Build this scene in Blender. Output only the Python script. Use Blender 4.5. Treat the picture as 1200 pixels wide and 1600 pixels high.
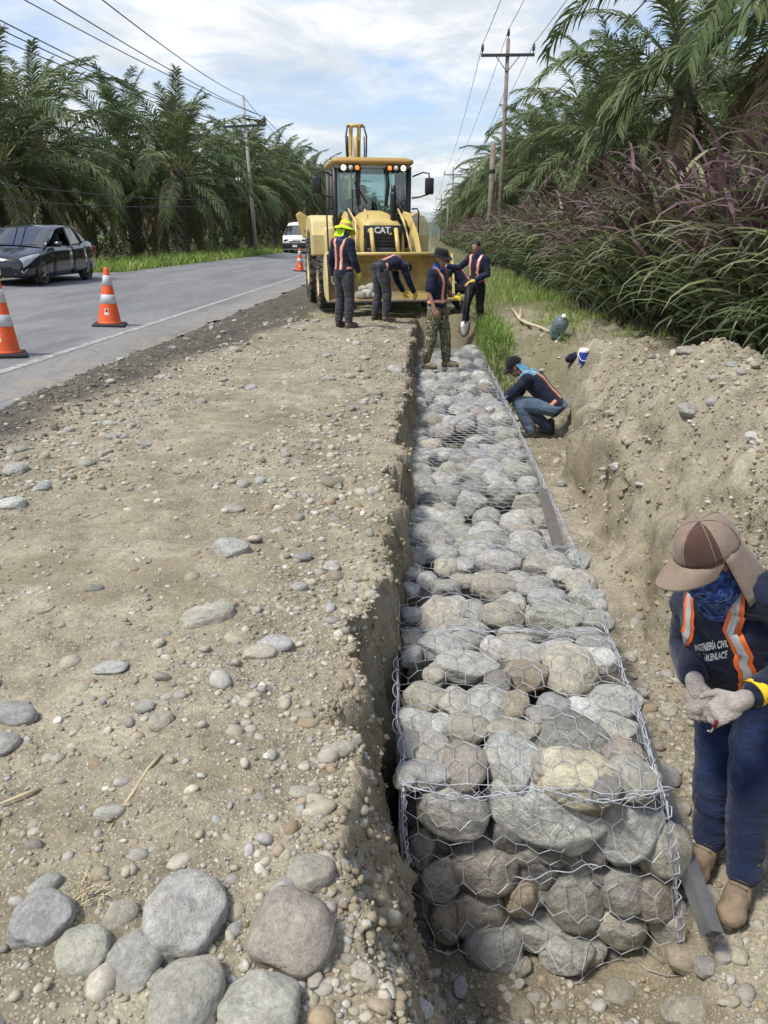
import bpy, bmesh, math, random
import numpy as np
from mathutils import Vector, Matrix, noise, Quaternion
from mathutils.bvhtree import BVHTree

for _o in list(bpy.data.objects):
    bpy.data.objects.remove(_o)
SC = bpy.context.scene
COL = SC.collection
R = math.radians

# ------------------------------------------------------------------ camera
F_PX, CAM_Z, HOR_Y, VAN_X = 1200.0, 1.52, 368.0, 664.0
PITCH = math.atan((800 - HOR_Y) / F_PX)
SP, CP = math.sin(PITCH), math.cos(PITCH)
PSI = math.atan(((VAN_X - 600) / F_PX) / (CP + SP * (800 - HOR_Y) / F_PX))
cam_d = bpy.data.cameras.new('camera')
cam = bpy.data.objects.new('camera', cam_d)
COL.objects.link(cam)
cam.location = (0, 0, CAM_Z)
cam.rotation_euler = (R(90) - PITCH, 0, PSI)
cam_d.sensor_fit = 'VERTICAL'
cam_d.sensor_height = 36.0
cam_d.lens = 27.0
cam_d.clip_start = 0.05
cam_d.clip_end = 6000
SC.camera = cam

# ------------------------------------------------------------------ world, sun, exposure
SUN_EL, SUN_AZ = 60.0, -125.0      # azimuth from +Y towards +X
SUN_POWER, SKY_POWER = 3.0, 0.09
world = bpy.data.worlds.new('World')
SC.world = world
world.use_nodes = True
wn, wl = world.node_tree.nodes, world.node_tree.links
wn.clear()
w_out = wn.new('ShaderNodeOutputWorld')
w_bg = wn.new('ShaderNodeBackground')
w_sky = wn.new('ShaderNodeTexSky')
w_sky.sky_type = 'NISHITA'
w_sky.sun_disc = False
w_sky.sun_elevation = R(SUN_EL)
w_sky.sun_rotation = R(SUN_AZ)
w_sky.air_density = 1.2
w_sky.dust_density = 2.0
w_sky.ozone_density = 1.5
w_tc = wn.new('ShaderNodeTexCoord')
w_sep = wn.new('ShaderNodeSeparateXYZ')
wl.new(w_tc.outputs['Generated'], w_sep.inputs[0])
def wmath(op, a, b=None, clamp=False):
    n = wn.new('ShaderNodeMath'); n.operation = op; n.use_clamp = clamp
    for i, v in enumerate((a, b)):
        if v is None: continue
        if isinstance(v, (int, float)): n.inputs[i].default_value = v
        else: wl.new(v, n.inputs[i])
    return n.outputs[0]
# the cloud deck is a flat layer overhead: direction divided by its height
w_h = wmath('ADD', wmath('MAXIMUM', w_sep.outputs[2], 0.0), 0.10)
w_u = wmath('DIVIDE', w_sep.outputs[0], w_h)
w_v = wmath('DIVIDE', w_sep.outputs[1], w_h)
w_cmb = wn.new('ShaderNodeCombineXYZ')
wl.new(w_u, w_cmb.inputs[0]); wl.new(w_v, w_cmb.inputs[1])
def wnoise(scale, detail, rough, dist=0.0, off=0.0):
    m = wn.new('ShaderNodeMapping'); m.inputs['Location'].default_value = (off, off * 1.7, off * .3)
    m.inputs['Scale'].default_value = (1.0, 0.8, 1.0)
    wl.new(w_cmb.outputs[0], m.inputs[0])
    n = wn.new('ShaderNodeTexNoise'); n.inputs['Scale'].default_value = scale
    n.inputs['Detail'].default_value = detail; n.inputs['Roughness'].default_value = rough
    n.inputs['Distortion'].default_value = dist
    wl.new(m.outputs[0], n.inputs['Vector'])
    return n.outputs[0]
def wramp(fac, stops):
    r = wn.new('ShaderNodeValToRGB')
    e = r.color_ramp.elements
    while len(e) < len(stops): e.new(0.5)
    for i, (p, c) in enumerate(stops):
        e[i].position = p; e[i].color = tuple(c) + (1,) if len(c) == 3 else c
    wl.new(fac, r.inputs[0])
    return r.outputs[0]
cl_cover = wramp(wnoise(1.15, 9, .60, .5, 3.4), [(.36, (.05,) * 3), (.56, (.97,) * 3)])
cl_shade = wramp(wnoise(1.7, 10, .62, .35, 11.0), [(.30, (4.9, 5.6, 6.3)), (.47, (6.4, 6.9, 7.3)), (.62, (8.8, 8.9, 8.9))])
w_mix = wn.new('ShaderNodeMix'); w_mix.data_type = 'RGBA'
wl.new(cl_cover, w_mix.inputs[0])
w_blue = wn.new('ShaderNodeMix'); w_blue.data_type = 'RGBA'; w_blue.blend_type = 'MULTIPLY'; w_blue.inputs[0].default_value = 1.0
w_blue.inputs[7].default_value = (1.45, 1.5, 1.75, 1)
wl.new(w_sky.outputs[0], w_blue.inputs[6]); wl.new(w_blue.outputs[2], w_mix.inputs[6])
wl.new(cl_shade, w_mix.inputs[7])
wl.new(w_mix.outputs[2], w_bg.inputs[0])
w_bg.inputs[1].default_value = SKY_POWER
wl.new(w_bg.outputs[0], w_out.inputs[0])

sun_d = bpy.data.lights.new('sun', 'SUN')
sun = bpy.data.objects.new('sun', sun_d)
COL.objects.link(sun)
sun_d.energy = SUN_POWER
sun_d.angle = R(9)
sun_d.color = (1.0, .955, .88)
_sd = Vector((math.sin(R(SUN_AZ)) * math.cos(R(SUN_EL)), math.cos(R(SUN_AZ)) * math.cos(R(SUN_EL)), math.sin(R(SUN_EL))))
sun.rotation_euler = (-_sd).to_track_quat('-Z', 'Y').to_euler()
sun.location = _sd * 60

SC.view_settings.view_transform = 'Standard'
SC.view_settings.look = 'None'
SC.view_settings.exposure = 0.44
SC.view_settings.gamma = 1.0
SC.view_settings.use_curve_mapping = False
SC.cycles.max_bounces = 6
SC.cycles.diffuse_bounces = 3
SC.cycles.transparent_max_bounces = 12
SC.cycles.use_adaptive_sampling = True
# ------------------------------------------------------------------ helpers
def ray(px, py):
    x = (px - 600) / F_PX; u = (800 - py) / F_PX
    fh = CP + u * SP
    return Vector((x * math.cos(PSI) - fh * math.sin(PSI), x * math.sin(PSI) + fh * math.cos(PSI), -SP + u * CP))
def onz(px, py, z=0.0):
    """world point of a photo pixel at height z"""
    r = ray(px, py); t = (z - CAM_Z) / r.z
    return Vector((r.x * t, r.y * t, z))
def atY(px, py, Y):
    """world point of a photo pixel at distance Y down the road"""
    r = ray(px, py); t = Y / r.y
    return Vector((r.x * t, Y, CAM_Z + r.z * t))
def depth(p):
    h = -p[0] * math.sin(PSI) + p[1] * math.cos(PSI)
    return h * CP - (p[2] - CAM_Z) * SP

def tag(o, label=None, cat=None, group=None, kind=None):
    if label: o['label'] = label
    if cat: o['category'] = cat
    if group: o['group'] = group
    if kind: o['kind'] = kind
    return o
def link(name, data, parent=None):
    o = bpy.data.objects.new(name, data)
    COL.objects.link(o)
    if parent is not None: o.parent = parent
    return o
def empty(name, loc=(0, 0, 0), rz=0.0):
    o = link(name, None); o.location = loc; o.rotation_euler = (0, 0, rz)
    o.empty_display_size = .2
    return o
def copy_tree(o, parent=None):
    c = o.copy(); COL.objects.link(c)
    if parent is not None: c.parent = parent
    for ch in list(o.children): copy_tree(ch, c)
    return c

TMP = bpy.data.scenes.new('workbench')
def bake(o):
    """mesh of an object with its modifiers applied; worked out in an empty side scene for speed"""
    TMP.collection.objects.link(o); vl = TMP.view_layers[0]
    with bpy.context.temp_override(scene=TMP, view_layer=vl):
        dg = bpy.context.evaluated_depsgraph_get(); me = bpy.data.meshes.new_from_object(o.evaluated_get(dg))
    bpy.data.objects.remove(o)
    return me

class MB:
    """collects shapes, then build() links them as ONE mesh object"""
    def __init__(s): s.v = []; s.f = []; s.m = []; s.sm = []; s.tx = Matrix.Identity(4)
    def add(s, vs, fs, mi=0, smooth=False):
        b = len(s.v)
        s.v += [s.tx @ Vector(v) for v in vs]
        for f in fs:
            s.f.append([b + i for i in f]); s.m.append(mi); s.sm.append(smooth)
    def box(s, c, size, rot=None, mi=0, taper=None, bevel=0.0):
        x, y, z = size[0] / 2, size[1] / 2, size[2] / 2
        if bevel > 0:
            b = min(bevel, x * .9, y * .9, z * .9)
            bm = bmesh.new(); bmesh.ops.create_cube(bm, size=1)
            for v in bm.verts:
                v.co = Vector((v.co.x * 2 * x, v.co.y * 2 * y, v.co.z * 2 * z))
                if taper and v.co.z > 0: v.co.x *= taper[0]; v.co.y *= taper[1]
            bmesh.ops.bevel(bm, geom=bm.edges[:], offset=b, segments=2, affect='EDGES', profile=.5)
            vs = [v.co.copy() for v in bm.verts]; fs = [[v.index for v in f.verts] for f in bm.faces]
            bm.free()
        else:
            t = taper or (1, 1)
            vs = [(-x, -y, -z), (x, -y, -z), (x, y, -z), (-x, y, -z), (-x * t[0], -y * t[1], z), (x * t[0], -y * t[1], z), (x * t[0], y * t[1], z), (-x * t[0], y * t[1], z)]
            fs = [(0, 3, 2, 1), (4, 5, 6, 7), (0, 1, 5, 4), (1, 2, 6, 5), (2, 3, 7, 6), (3, 0, 4, 7)]
        M = Matrix.Translation(Vector(c)) @ ((rot.to_matrix().to_4x4() if hasattr(rot, 'to_matrix') else rot) if rot is not None else Matrix.Identity(4))
        s.add([M @ Vector(v) for v in vs], fs, mi, bevel > 0)
    def tube(s, pts, rad, n=8, mi=0, caps=True, flat=1.0, ref=None, smooth=True):
        """swept round tube; rad a number or one per point, (ra, rb) pairs allowed"""
        pts = [Vector(p) for p in pts]
        if isinstance(rad, (int, float)): rad = [rad] * len(pts)
        up = Vector(ref) if ref is not None else None
        vs = []; last = None
        for i, p in enumerate(pts):
            t = (pts[min(i + 1, len(pts) - 1)] - pts[max(i - 1, 0)])
            t = t.normalized() if t.length > 1e-9 else Vector((0, 0, 1))
            if up is not None: a = up - t * up.dot(t)
            elif last is None: a = t.orthogonal()
            else: a = last - t * last.dot(t)
            if a.length < 1e-6: a = t.orthogonal()
            a.normalize(); last = a
            b = t.cross(a)
            ra, rb = rad[i] if isinstance(rad[i], (tuple, list)) else (rad[i], rad[i] * flat)
            for k in range(n):
                an = 2 * math.pi * k / n
                vs.append(p + a * (ra * math.cos(an)) + b * (rb * math.sin(an)))
        fs = []
        for i in range(len(pts) - 1):
            for k in range(n):
                fs.append((i * n + k, i * n + (k + 1) % n, (i + 1) * n + (k + 1) % n, (i + 1) * n + k))
        if caps:
            fs.append(tuple(range(n - 1, -1, -1))); fs.append(tuple((len(pts) - 1) * n + k for k in range(n)))
        s.add(vs, fs, mi, smooth)
    def lathe(s, prof, n=24, mi=0, axis=None, smooth=True, caps=True):
        """profile of (radius, height) turned about z (or a matrix)"""
        M = axis if axis is not None else Matrix.Identity(4)
        vs = []
        for r, h in prof:
            for k in range(n):
                a = 2 * math.pi * k / n
                vs.append(M @ Vector((r * math.cos(a), r * math.sin(a), h)))
        fs = []
        for i in range(len(prof) - 1):
            for k in range(n):
                fs.append((i * n + k, i * n + (k + 1) % n, (i + 1) * n + (k + 1) % n, (i + 1) * n + k))
        if caps:
            fs.append(tuple(range(n - 1, -1, -1))); fs.append(tuple((len(prof) - 1) * n + k for k in range(n)))
        s.add(vs, fs, mi, smooth)
    def prism(s, poly, ax, a0, a1, mi=0, smooth=False):
        """polygon of 2D points extruded along axis ax ('x','y','z') from a0 to a1"""
        def P(p, a):
            return {'x': (a, p[0], p[1]), 'y': (p[0], a, p[1]), 'z': (p[0], p[1], a)}[ax]
        n = len(poly)
        vs = [P(p, a0) for p in poly] + [P(p, a1) for p in poly]
        fs = [tuple(range(n - 1, -1, -1)), tuple(range(n, 2 * n))]
        fs += [(i, (i + 1) % n, n + (i + 1) % n, n + i) for i in range(n)]
        s.add(vs, fs, mi, smooth)
    def loft(s, rings, mi=0, close=True, caps=True, smooth=True):
        n = len(rings[0]); vs = [p for r in rings for p in r]; fs = []
        for i in range(len(rings) - 1):
            for k in range(n if close else n - 1):
                fs.append((i * n + k, i * n + (k + 1) % n, (i + 1) * n + (k + 1) % n, (i + 1) * n + k))
        if caps and close:
            fs.append(tuple(range(n - 1, -1, -1))); fs.append(tuple((len(rings) - 1) * n + k for k in range(n)))
        s.add(vs, fs, mi, smooth)
    def ellipsoid(s, c, rad, rot=None, mi=0, seg=16, rings=10):
        M = Matrix.Translation(Vector(c)) @ (rot.to_4x4() if rot is not None else Matrix.Identity(4))
        vs = [M @ Vector((0, 0, rad[2]))]
        for i in range(1, rings):
            th = math.pi * i / rings
            for k in range(seg):
                a = 2 * math.pi * k / seg
                vs.append(M @ Vector((rad[0] * math.sin(th) * math.cos(a), rad[1] * math.sin(th) * math.sin(a), rad[2] * math.cos(th))))
        vs.append(M @ Vector((0, 0, -rad[2])))
        fs = [(0, 1 + k, 1 + (k + 1) % seg) for k in range(seg)]
        for i in range(rings - 2):
            for k in range(seg):
                a = 1 + i * seg + k; b = 1 + i * seg + (k + 1) % seg
                fs.append((a, a + seg, b + seg, b))
        L = len(vs) - 1; o = 1 + (rings - 2) * seg
        fs += [(L, o + (k + 1) % seg, o + k) for k in range(seg)]
        s.add(vs, fs, mi, True)
    def mesh(s, name, recalc=True):
        me = bpy.data.meshes.new(name)
        me.from_pydata([tuple(v) for v in s.v], [], s.f)
        me.polygons.foreach_set('material_index', s.m)
        me.polygons.foreach_set('use_smooth', s.sm)
        if recalc:
            bm = bmesh.new(); bm.from_mesh(me); bmesh.ops.recalc_face_normals(bm, faces=bm.faces); bm.to_mesh(me); bm.free()
        me.update()
        return me
    def build(s, name, mats, parent=None, bevel=0.0, recalc=True):
        me = s.mesh(name, recalc)
        for m in (mats if isinstance(mats, (list, tuple)) else [mats]): me.materials.append(m)
        o = link(name, me, parent)
        if bevel > 0:
            b = o.modifiers.new('bevel', 'BEVEL'); b.width = bevel; b.segments = 2; b.limit_method = 'ANGLE'; b.angle_limit = R(40)
        return o

def np_mesh(name, verts, faces, smooth=True, mat=None):
    """fast mesh from numpy arrays, all faces of one length"""
    verts = np.asarray(verts, dtype=np.float32); faces = np.asarray(faces, dtype=np.int32)
    me = bpy.data.meshes.new(name)
    k = faces.shape[1]; n = len(faces)
    me.vertices.add(len(verts)); me.vertices.foreach_set('co', verts.ravel())
    me.loops.add(n * k); me.loops.foreach_set('vertex_index', faces.ravel())
    me.polygons.add(n)
    me.polygons.foreach_set('loop_start', np.arange(n, dtype=np.int32) * k)
    me.polygons.foreach_set('loop_total', np.full(n, k, dtype=np.int32))
    me.polygons.foreach_set('use_smooth', np.full(n, smooth, dtype=bool))
    me.update(calc_edges=True); me.validate()
    if mat is not None: me.materials.append(mat)
    return me
def set_attr(me, name, arr, color=False):
    if color:
        a = me.attributes.new(name, 'FLOAT_COLOR', 'POINT')
        c = np.ones((len(arr), 4), dtype=np.float32); c[:, :3] = arr
        a.data.foreach_set('color', c.ravel())
    else:
        a = me.attributes.new(name, 'FLOAT', 'POINT')
        a.data.foreach_set('value', np.asarray(arr, dtype=np.float32))

# value noise on numpy arrays
def _hash(ix, iy, seed):
    h = (ix.astype(np.int64) * 374761393 + iy.astype(np.int64) * 668265263 + seed * 2147483647) & 0x7fffffff
    h = ((h ^ (h >> 13)) * 1274126177) & 0x7fffffff
    return ((h ^ (h >> 16)) & 0xffff) / 65535.0
def vn(x, y, seed=0):
    x = np.asarray(x, float); y = np.asarray(y, float)
    ix = np.floor(x); iy = np.floor(y); fx = x - ix; fy = y - iy
    fx = fx * fx * (3 - 2 * fx); fy = fy * fy * (3 - 2 * fy)
    a = _hash(ix, iy, seed); b = _hash(ix + 1, iy, seed); c = _hash(ix, iy + 1, seed); d = _hash(ix + 1, iy + 1, seed)
    return (a + (b - a) * fx) * (1 - fy) + (c + (d - c) * fx) * fy - .5
def fbm(x, y, seed=0, o=4):
    s = 0; a = 1.0
    for i in range(o):
        s = s + a * vn(x * 2 ** i, y * 2 ** i, seed + i * 17); a *= .5
    return s
def sst(x, a, b):
    t = np.clip((np.asarray(x, float) - a) / (b - a), 0, 1)
    return t * t * (3 - 2 * t)

# ------------------------------------------------------------------ materials
class NT:
    def __init__(s, name):
        s.m = bpy.data.materials.new(name); s.m.use_nodes = True
        s.n, s.l = s.m.node_tree.nodes, s.m.node_tree.links
        s.n.clear()
        s.out = s.n.new('ShaderNodeOutputMaterial'); s.b = s.n.new('ShaderNodeBsdfPrincipled')
        s.l.new(s.b.outputs[0], s.out.inputs[0])
    def set(s, k, v):
        i = s.b.inputs[k]
        if hasattr(v, 'is_output'): s.l.new(v, i)
        else: i.default_value = (tuple(v) + (1,)) if isinstance(v, tuple) and len(v) == 3 and i.type == 'RGBA' else v
    def put(s, node, k, v):
        i = node.inputs[k]
        if hasattr(v, 'is_output'): s.l.new(v, i)
        else: i.default_value = (tuple(v) + (1,)) if isinstance(v, tuple) and len(v) == 3 and i.type == 'RGBA' else v
    def coord(s, kind='Object'): return s.n.new('ShaderNodeTexCoord').outputs[kind]
    def mapping(s, vec, scale=(1, 1, 1), loc=(0, 0, 0)):
        m = s.n.new('ShaderNodeMapping'); s.l.new(vec, m.inputs[0]); m.inputs['Scale'].default_value = scale
        if hasattr(loc, 'is_output'): s.l.new(loc, m.inputs['Location'])
        else: m.inputs['Location'].default_value = loc
        return m.outputs[0]
    def noise(s, vec, scale, detail=4, rough=.55, dist=0):
        n = s.n.new('ShaderNodeTexNoise'); s.l.new(vec, n.inputs['Vector'])
        n.inputs['Scale'].default_value = scale; n.inputs['Detail'].default_value = detail
        n.inputs['Roughness'].default_value = rough; n.inputs['Distortion'].default_value = dist
        return n.outputs[0]
    def voronoi(s, vec, scale, feature='F1', out='Distance', rnd=1.0):
        n = s.n.new('ShaderNodeTexVoronoi'); n.feature = feature; s.l.new(vec, n.inputs['Vector'])
        n.inputs['Scale'].default_value = scale; n.inputs['Randomness'].default_value = rnd
        return n.outputs[out]
    def ramp(s, fac, stops, interp='LINEAR'):
        r = s.n.new('ShaderNodeValToRGB'); r.color_ramp.interpolation = interp
        e = r.color_ramp.elements
        while len(e) < len(stops): e.new(.5)
        for i, (p, c) in enumerate(stops):
            if isinstance(c, (int, float)): c = (c, c, c)
            e[i].position = p; e[i].color = tuple(c) + (1,)
        s.l.new(fac, r.inputs[0]); return r.outputs[0]
    def mix(s, fac, a, b, mode='MIX'):
        n = s.n.new('ShaderNodeMix'); n.data_type = 'RGBA'; n.blend_type = mode; n.clamp_factor = True
        for i, v in ((0, fac), (6, a), (7, b)):
            if hasattr(v, 'is_output'): s.l.new(v, n.inputs[i])
            elif i == 0: n.inputs[0].default_value = v
            else: n.inputs[i].default_value = tuple(v) + (1,)
        return n.outputs[2]
    def math(s, op, a, b=0.0, clamp=False):
        n = s.n.new('ShaderNodeMath'); n.operation = op; n.use_clamp = clamp
        for i, v in enumerate((a, b)):
            if hasattr(v, 'is_output'): s.l.new(v, n.inputs[i])
            else: n.inputs[i].default_value = v
        return n.outputs[0]
    def attr(s, name, out='Fac'):
        a = s.n.new('ShaderNodeAttribute'); a.attribute_name = name
        return a.outputs[out]
    def bump(s, h, strength=.5, dist=.01, prev=None):
        b = s.n.new('ShaderNodeBump'); b.inputs['Strength'].default_value = strength; b.inputs['Distance'].default_value = dist
        s.l.new(h, b.inputs['Height'])
        if prev is not None: s.l.new(prev, b.inputs['Normal'])
        return b.outputs[0]

def pm(name, col, rough=.6, metal=0.0, var=.18, scale=6.0, bump=0.0, bscale=None, dirt=None, dirt_amt=.5, dirt_scale=3.0, coat=0.0, coord='Object', spec=.5):
    """plain coloured material with uneven tone, fine relief and optional dirt patches"""
    t = NT(name); c = t.coord(coord)
    n = t.noise(c, scale, 5, .6)
    v = t.ramp(n, [(.25, 1 - var), (.75, 1 + var)])
    k = t.mix(1.0, col, v, 'MULTIPLY')
    if dirt is not None:
        d = t.ramp(t.noise(c, dirt_scale, 6, .65), [(.42, 0.0), (.68, dirt_amt)])
        k = t.mix(d, k, dirt)
        t.set('Roughness', t.mix(d, (rough,) * 3, (.9,) * 3))
    else:
        t.set('Roughness', rough)
    t.set('Base Color', k); t.set('Metallic', metal); t.set('Specular IOR Level', spec)
    if coat: t.set('Coat Weight', coat); t.set('Coat Roughness', .05)
    if bump: t.set('Normal', t.bump(t.noise(c, bscale or scale * 6, 4, .6), bump, .01))
    return t.m
# ------------------------------------------------------------------ the ground
def bank_edge(y):
    y = np.asarray(y, float)
    e = -.215 + .05 * vn(y * 1.3, y * 0 + 3.3, 5) + .15 * vn(y * 3.1, y * 0 + 8.1, 6) + .10 * vn(y * 8.0, y * 0 + 1.1, 8) + .03 * vn(y * 21.0, y * 0 + 2.1, 18)
    return e - .06 * sst(y, 2.6, 1.6) + .055 * sst(y, 2.7, 4.0) - .02 * sst(y, 5, 9) + .25 * sst(y, 1.75, 1.1)
def road_z(x): return .045 + .05 * (-3.8 - np.asarray(x, float))          # the road is banked, far side higher
def road_left(y): return -11.35 + 1.2 * sst(y, 23.5, 27.0)
def height(x, y, detail=True):
    x = np.asarray(x, float); y = np.asarray(y, float)
    # open shoulder, gently uneven, with tracks worn along it
    z = .05 * fbm(x * .7, y * .5, 1, 3) + .02 * fbm(x * 3.0, y * 2.2, 2, 3)
    z = z - .03 * sst(np.abs(x + 1.9), .5, .1) * (.5 + vn(x * 0, y * .6, 9))
    z = z - .05 * sst(x, -.9, -.3)
    z = z + .022 * fbm(x * 1.1, y * 7.0, 14, 3) * sst(x, -3.0, -2.4) * sst(x, -.4, -.9) * sst(y, 2.5, 4.5)
    # heaped edge of old asphalt crumbs by the road
    wr = np.exp(-((x + 3.25 + .12 * vn(y * .8, y * 0, 31)) / .42) ** 2)
    z = z + (.05 + .05 * vn(x * 2, y * 1.2, 32)) * wr * sst(y, 24, 12)
    # under the road and beyond it
    z = np.where(x < -3.75, road_z(x) - .05, z + .07 * sst(x, -2.9, -3.75))
    z = np.where(x < road_left(y) + .05, np.minimum(road_z(x), .36) - .06 + (.10 * fbm(x * .3, y * .3, 4, 3)) * sst(x, -11.6, -13.5) - .25 * sst(x, -13, -20), z)
    # right-hand natural ground
    zr = .05 + .08 * fbm(x * .9, y * .7, 12, 3) - .10 * sst(x, 2.2, 1.2)
    # trench
    dep = 1.27 * sst(y, -.5, 2.15) * sst(y, 16.3 + .5 * vn(x * 3, x * 0, 46), 15.1)
    dep = np.where(y < 2.2, 1.27 * np.clip((y - .35) / 1.75, 0, 1) ** .85, dep)
    xb = bank_edge(y)
    ww = .13 + .20 * sst(y, 2.7, 1.9) + .03 * vn(y * 6, y * 0, 44)
    rough = .05 * fbm(y * 6, z * 0 + x * 3, 21, 3)
    f = np.clip((x - xb + rough * .5) / ww, 0, 1)
    f = f + .10 * np.sin(f * math.pi) * vn(y * 5, x * 9, 23) * 2
    floor_r = -1.02 + .92 * sst(y, 11.0, 12.3) + .05 * fbm(x * 2, y * 2, 25, 3)
    floor_r = np.where(y < 2.2, np.maximum(floor_r, -dep + .12), floor_r)
    fl = -dep + (floor_r + dep) * sst(x, .95, 1.12) * sst(y, 17.0, 16.4)
    fl = fl + .06 * fbm(x * 4, y * 4, 27, 3)
    # right bank and the spoil heap
    xf = 1.60 + .12 * vn(y * 1.1, y * 0, 51) + .10 * vn(y * 3.3, y * 0, 52) + .30 * sst(y, 8.3, 10.2) - .55 * sst(y, 10.9, 12.2)
    xf = xf + .9 * sst(y, 1.9, .6)
    crest = .50 * sst(y, 9.3, 6.9) * sst(y, -1.5, 1.2) + .07 * vn(y * 1.1, x * .7, 53) + .03
    xc = 2.48 + .15 * vn(y * .7, y * 0, 54)
    a = np.clip((x - xf) / .16, 0, 1)
    zs = floor_r + (.50 + .25 * vn(y * 2.4, y * 0, 55)) * a * sst(y, 11.2, 10.2)
    g = np.clip((x - xf - .12) / (xc - xf - .12), 0, 1)
    g = g - .06 * np.sin(g * math.pi * 2)
    heap = zs + (crest - zs) * np.where(g < 1, g, 1)
    heap = np.where(x > xc, crest + (zr - crest) * sst(x, xc + .15, xc + 1.3), heap)
    heap = heap + (.10 * fbm(x * 2.0, y * 1.7, 57, 4) + .16 * np.abs(fbm(x * 4.2, y * 3.4, 58, 4)) - .05 * np.abs(fbm(x * 9, y * 8, 59, 3))) * sst(x, xf, xf + .3) * sst(x, 4.2, 3.2)
    z2 = np.where(x < xf, fl, heap)
    far = sst(y, 17.3, 16.3)
    zt = np.where(x < xb, z, z * (1 - f) + z2 * f)
    flat = np.where(x > .5, np.where(x > 1.2, zr, z * (1 - sst(x, .5, 1.2)) + zr * sst(x, .5, 1.2)), z)
    z = zt * far + flat * (1 - far)
    if detail:
        dd = (x > -3.9) & (x < 5)
        n = .024 * fbm(x * 7, y * 7, 61, 4) + .012 * fbm(x * 30, y * 30, 63, 2)
        st = .03 * np.abs(fbm(x * 13, y * 13 + z * 9, 65, 2)) * (f > .02) * (f < .999) * far
        z = z + np.where(dd, n + st, 0)
    return z

def axis(parts):
    out = []
    for a, b, s in parts:
        out += list(np.arange(a, b - 1e-6, s))
    return np.array(out + [parts[-1][1]])
gx = axis([(-1500, -300, 200), (-300, -60, 30), (-60, -14, 3), (-14, -9.5, .15), (-9.5, -4, .5), (-4, -1.6, .05), (-1.6, -.45, .028), (-.45, .15, .012), (.15, 1.0, .05), (1.0, 2.9, .026), (2.9, 4.4, .08), (4.4, 12, .6), (12, 60, 4), (60, 300, 40), (300, 1500, 200)])
gy = [-300, -60, -20, -8, -3, -1, 0, .4, .7]
y = .9
while y < 18:
    gy.append(y); y += max(.016, .0075 * y)
while y < 60:
    gy.append(y); y += .028 * y
while y < 3500:
    gy.append(y); y *= 1.25
gy = np.array(gy)
GX, GY = np.meshgrid(gx, gy)
GZ = height(GX, GY)
# the cut faces are crumbly: push the steep parts sideways too
_xb = bank_edge(GY)
_w1 = sst(GX, _xb - .06, _xb + .02) * sst(GX, _xb + .40, _xb + .24) * sst(GY, 17.2, 16.2)
_w2 = sst(GX, 1.5, 1.62) * sst(GX, 2.3, 2.0) * sst(GY, 11.5, 10.0)
GX = GX + _w1 * (.085 * fbm(GZ * 7 + 3, GY * 6, 111, 4) + .03 * fbm(GZ * 30, GY * 26, 113, 2)) + _w2 * (.15 * fbm(GZ * 5 + 3, GY * 4, 115, 4))
GZ = GZ + _w1 * .03 * fbm(GX * 40, GY * 14, 117, 3)
gv = np.stack([GX.ravel(), GY.ravel(), GZ.ravel()], 1)
nx, ny = len(gx), len(gy)
ii = (np.arange(ny - 1)[:, None] * nx + np.arange(nx - 1)[None, :]).ravel()
gf = np.stack([ii, ii + 1, ii + nx + 1, ii + nx], 1)

tg = NT('tan_earth')
c = tg.coord('Object')
n1 = tg.noise(c, 1.1, 6, .65); n2 = tg.noise(c, 7.0, 6, .65); n3 = tg.noise(c, 45.0, 5, .7)
soil = tg.ramp(n1, [(.30, (.172, .146, .096)), (.50, (.250, .221, .155)), (.70, (.330, .300, .220))])
soil = tg.mix(1.0, soil, tg.ramp(n2, [(.30, .62), (.46, .95), (.56, 1.05), (.72, 1.28)]), 'MULTIPLY')
soil = tg.mix(1.0, soil, tg.ramp(tg.noise(tg.mapping(c, (1, .8, 1), (4, 2, 0)), 2.6, 7, .7), [(.36, .78), (.48, 1.0), (.62, 1.16)]), 'MULTIPLY')
grit_c = tg.voronoi(c, 95.0, 'F1', 'Color'); grit_d = tg.voronoi(c, 95.0)
soil = tg.mix(tg.ramp(grit_d, [(.25, .55), (.5, .0)]), soil, tg.mix(1.0, tg.ramp(tg.math('MULTIPLY', grit_c, 1.0), [(.1, (.19, .172, .125)), (.5, (.38, .35, .265)), (.9, (.60, .58, .48))]), (1, 1, 1), 'MULTIPLY'))
soil = tg.mix(1.0, soil, tg.ramp(n3, [(.3, .72), (.6, 1.12)]), 'MULTIPLY')
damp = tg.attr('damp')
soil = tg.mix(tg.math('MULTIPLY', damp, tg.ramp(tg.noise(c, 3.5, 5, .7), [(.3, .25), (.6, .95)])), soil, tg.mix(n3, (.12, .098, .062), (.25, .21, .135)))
crumb = tg.mix(tg.ramp(tg.voronoi(c, 38.0), [(.0, .9), (.55, 0.0)]), (.055, .050, .043), (.19, .175, .15))
crumb = tg.mix(tg.ramp(n2, [(.4, 0.0), (.7, .6)]), crumb, (.21, .18, .13))
soil = tg.mix(tg.attr('crumb'), soil, crumb)
turf = tg.mix(n2, (.07, .085, .03), (.17, .155, .08))
soil = tg.mix(tg.attr('turf'), soil, turf)
tg.set('Base Color', soil); tg.set('Roughness', .95); tg.set('Specular IOR Level', .15)
hb = tg.math('ADD', tg.math('MULTIPLY', n3, .6), tg.ramp(grit_d, [(.1, 1.0), (.5, 0.0)]))
tg.set('Normal', tg.bump(hb, .40, .010, tg.bump(n2, .35, .03)))
M_EARTH = tg.m
gme = np_mesh('ground', gv, gf, True, M_EARTH)
gxf, gyf = gv[:, 0], gv[:, 1]
xbf = bank_edge(gyf)
damp_dark_a = sst(gxf, xbf - .03, xbf + .05) * sst(gxf, 1.0, .9) * sst(gyf, 17.4, 16.6) * .5
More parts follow.
